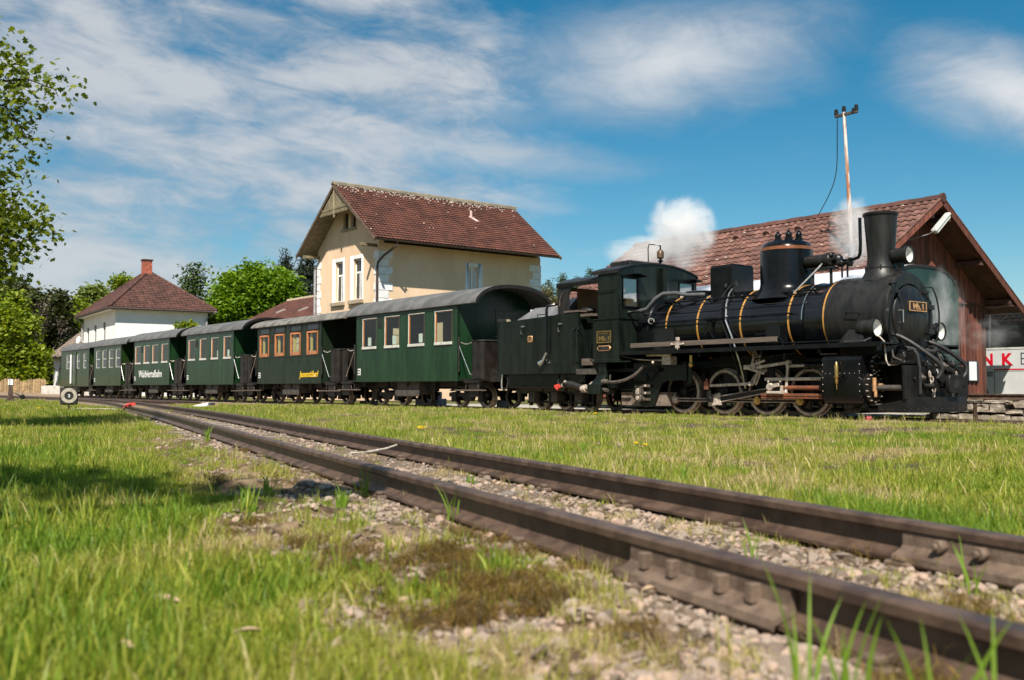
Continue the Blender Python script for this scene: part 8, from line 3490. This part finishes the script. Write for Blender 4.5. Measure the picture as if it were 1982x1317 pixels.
# ------------------------------------------------------------------ track side pieces at the left
def track_bits():
    x, y = wpx(133, 797, -.02)
    z = gz(x, y)
    t = thing('signal_disc', 'black square signal with a pale ring and the number 2 on a short post', 'signal', (x, y, z), math.atan2(-x, y))
    m = MB()
    m.cyl((0, 0, -.05), (0, 0, .20), .016, n=10)
    m.cyl((-.10, 0, .05), (.10, 0, .05), .022, n=8)
    m.build('post', M['under'], t)
    m = MB()
    m.box(-.175, .175, -.04, .06, .16, .53)
    bo = m.build('box', M['under'], t, bevel=.02)
    m = MB()
    m.lathe([(.09, .041), (.092, .055), (.158, .055), (.162, .041)], (0, 0, .355), (0, -1, 0), 40, cap=False)
    m.build('ring', mat('signal_ring', (.30, .255, .19), .6, base2=(.42, .38, .31), scale=14), bo)
    text_mesh('number', '2', .085, M['white'], bo, (-.022, -.0415, .325), (1, 0, 0), (0, 0, 1), .045, .004, bold=.002)
    a = thing('ground_rod', 'pale thin rod lying in the grass right of the signal disc', 'rod', (x, y, z), 0)
    m = MB()
    m.tube([(.18, -.25, .07), (.26, -.05, .085), (.95, 0, .07), (1.08, -.05, .03)], .012, n=6)
    m.build('rod', M['stick'], a)
    # derail block
    x, y = -8.10, 21.3
    p = np.array((x, y))
    t = thing('derail_block', 'red derail block clamped over the near rail right of the signal disc', 'derail block', (x, y, .035), math.atan2(ND[1], ND[0]) - math.pi / 2)
    m = MB()
    m.prism([(q[0] * .55 - .02, .02 + q[1] * .55) for q in [(-.26, .0), (-.30, -.02), (-.20, .14), (-.10, .20), (.12, .21), (.16, .19), (.14, .10), (-.02, .08), (-.14, .02)]], 'y', -.14, .16)
    bo = m.build('shoe', M['red'], t, bevel=.012)
    m = MB()
    m.tube([(-.04, -.17, .10), (-.14, -.18, .07), (-.18, -.18, -.04)], .02, n=8)
    m.build('hinge', M['under'], bo)
    # white marker
    x, y = -8.3, 27.2
    t = thing('clearance_marker', 'white painted beam with a dark end lying where the siding stops', 'marker', (x, y, gz(x, y)), math.atan2(D_.y, D_.x) + .95)
    m = MB()
    m.prism([(-.05, 0), (.55, 0), (-.05, .13)], 'y', -.10, .10)
    m.build('beam', M['white'], t, bevel=.02)
    m = MB()
    m.box(-.19, -.055, -.11, .11, 0, .12)
    m.build('dark_end', M['navy'], t, bevel=.02)
    # point lantern with lever weight
    x, y = wpx(20, 776, -.02)
    t = thing('point_lantern', 'point lever with a white lantern and a round weight at the left edge', 'point lever', (x, y, gz(x, y)), math.atan2(-x, y))
    k = y / 1930
    m = MB()
    m.prism([(-12 * k, 0), (12 * k, 0), (5 * k, 8 * k), (3.5 * k, 30 * k), (-3.5 * k, 30 * k), (-5 * k, 8 * k)], 'y', -.10, .10)
    m.build('stand', M['rail'], t, bevel=.02)
    m = MB()
    m.box(-5 * k, 5 * k, -.10, .10, 30 * k, 44 * k)
    lo = m.build('lantern', M['under'], t, bevel=.01)
    m = MB()
    m.box(-4.6 * k, -2.2 * k, -.112, -.10, 32 * k, 43 * k)
    m.box(-.8 * k, 4.0 * k, -.112, -.10, 32 * k, 43 * k)
    m.build('pane', M['paper'], lo)
    m = MB()
    m.tube([(2 * k, 0, 20 * k), (10 * k, -.05, 15 * k), (18 * k, -.1, 11 * k)], 1.2 * k, n=8)
    m.cyl((21 * k, -.1, 12 * k), (22 * k, -.1, 22 * k), .6 * k, n=6)
    le = m.build('lever', M['under'], t)
    m = MB()
    m.cyl((21 * k, -.22, 9 * k), (21 * k, .05, 9 * k), 4.6 * k, n=20)
    m.build('weight', M['frameblk'], le, bevel=.02)
    # pale slabs and stones on the platform behind the coaches
    for i, (xx, yy, w, h, lab) in enumerate(((-14.6, -0, 0, 0, ''),)):
        pass
    for i, (u, v, w, h, lab, Y_) in enumerate(((822, 772, .45, .34, 'square concrete block seen under the first coach', 34.5), (852, 772, .8, .10, 'pale slab seen under the balcony end of the first coach', 33.5), (975, 780, .5, .10, 'pale slab behind the tender wheels', 30.0), (715, 774, .6, .20, 'ochre stone kerb seen between the coaches', 37.5))):
        xx = (u - 991) / 1930 * Y_
        zz = gz(xx, Y_)
        b = thing('platform_block', lab, 'kerb block', (xx, Y_, zz), TROT, 'stone blocks on the platform behind the train')
        m = MB()
        m.box(-w / 2, w / 2, -.25, .25, -.05, h)
        if i in (1, 2):
            m.box(-w / 4, w / 6, -.2, .2, h, h + .22)
            m.box(-.08, .0, -.1, .1, h + .22, h + .45)
        m.build('block', M['concrete'] if i != 3 else M['fence'], b, bevel=.03)
    # red-white post head in front of the engine's plough
    p0 = TW(1.95, -1.55)
    t = thing('marker_stake', 'short red and white stake in the grass below the snow plough', 'stake', (p0.x, p0.y, gz(p0.x, p0.y)), 0)
    m = MB()
    m.cyl((0, 0, -.05), (0, 0, .07), .055, n=12)
    m.build('white_band', M['white'], t)
    m = MB()
    m.cyl((0, 0, .07), (0, 0, .17), .055, n=12)
    m.sphere((0, 0, .17), .055, 12, 8, (1, 1, .6))
    m.build('red_cap', mat('crimson_paint', (.35, .015, .05), .5), t)


track_bits()


# ------------------------------------------------------------------ steam
def steam(name, label, loc, rad, dens, seed, scale=1.6, soft=.9, col=.995, cut=.42, rot=(0, 0, 0)):
    m = bpy.data.materials.new(name)
    m.use_nodes = True
    t = m.node_tree
    t.nodes.remove(t.nodes['Principled BSDF'])
    out = t.nodes['Material Output']
    pv = t.nodes.new('ShaderNodeVolumePrincipled')
    pv.inputs['Color'].default_value = (col, col, col, 1)
    pv.inputs['Anisotropy'].default_value = .0
    tc = t.nodes.new('ShaderNodeTexCoord')
    v = tc.outputs['Object']
    ln = t.nodes.new('ShaderNodeVectorMath')
    ln.operation = 'LENGTH'
    t.links.new(v, ln.inputs[0])
    mp = t.nodes.new('ShaderNodeMapping')
    mp.inputs['Location'].default_value = (seed, seed * .7, seed * 1.3)
    t.links.new(v, mp.inputs[0])
    n = tnoise(t, mp.outputs[0], scale, 5, .6, .3)
    r = E(t, ln.outputs['Value'])
    f = (r * -1.0 + 1.0) * soft + (n - cut) * 2.3
    d = f.ss(.12, .75) * r.ss(1.0, .75)
    t.links.new((d * dens).v, pv.inputs['Density'])
    t.links.new(pv.outputs[0], out.inputs['Volume'])
    bm = bmesh.new()
    bmesh.ops.create_icosphere(bm, subdivisions=3, radius=1)
    me = bpy.data.meshes.new(name)
    bm.to_mesh(me)
    bm.free()
    o = link(name, me, None, m)
    o.location = loc
    o.scale = rad
    o.rotation_euler = rot
    tag(o, label, 'steam', kind='stuff')
    return o


steam('steam_cloud', 'dense white steam cloud rising behind the engine cab', px(1318, 452, 24.6), (1.0, .85, 1.15), 2.5, 1.0, 1.9, 1.0, .93, cut=.46)
steam('steam_cloud', 'thin steam drifting left from the dense cloud', px(1245, 490, 25.0), (1.2, .8, .5), 1.0, 4.0, 1.7, .9)
steam('steam_cloud', 'thin grey smoke around the roof mast behind the chimney', px(1655, 450, 20.8), (.62, .5, .85), 2.0, 7.0, 1.9, .9, .9)
steam('steam_cloud', 'wisps of steam in front of the green van end', px(1825, 615, 19.6), (.50, .35, 1.15), 1.5, 9.0, 2.2, .6, cut=.47)
steam('steam_cloud', 'faint steam wisp crossing the shed corner and bus', px(1915, 650, 21.2), (.8, .4, .45), .5, 12.0, 2.2, .6, cut=.47)
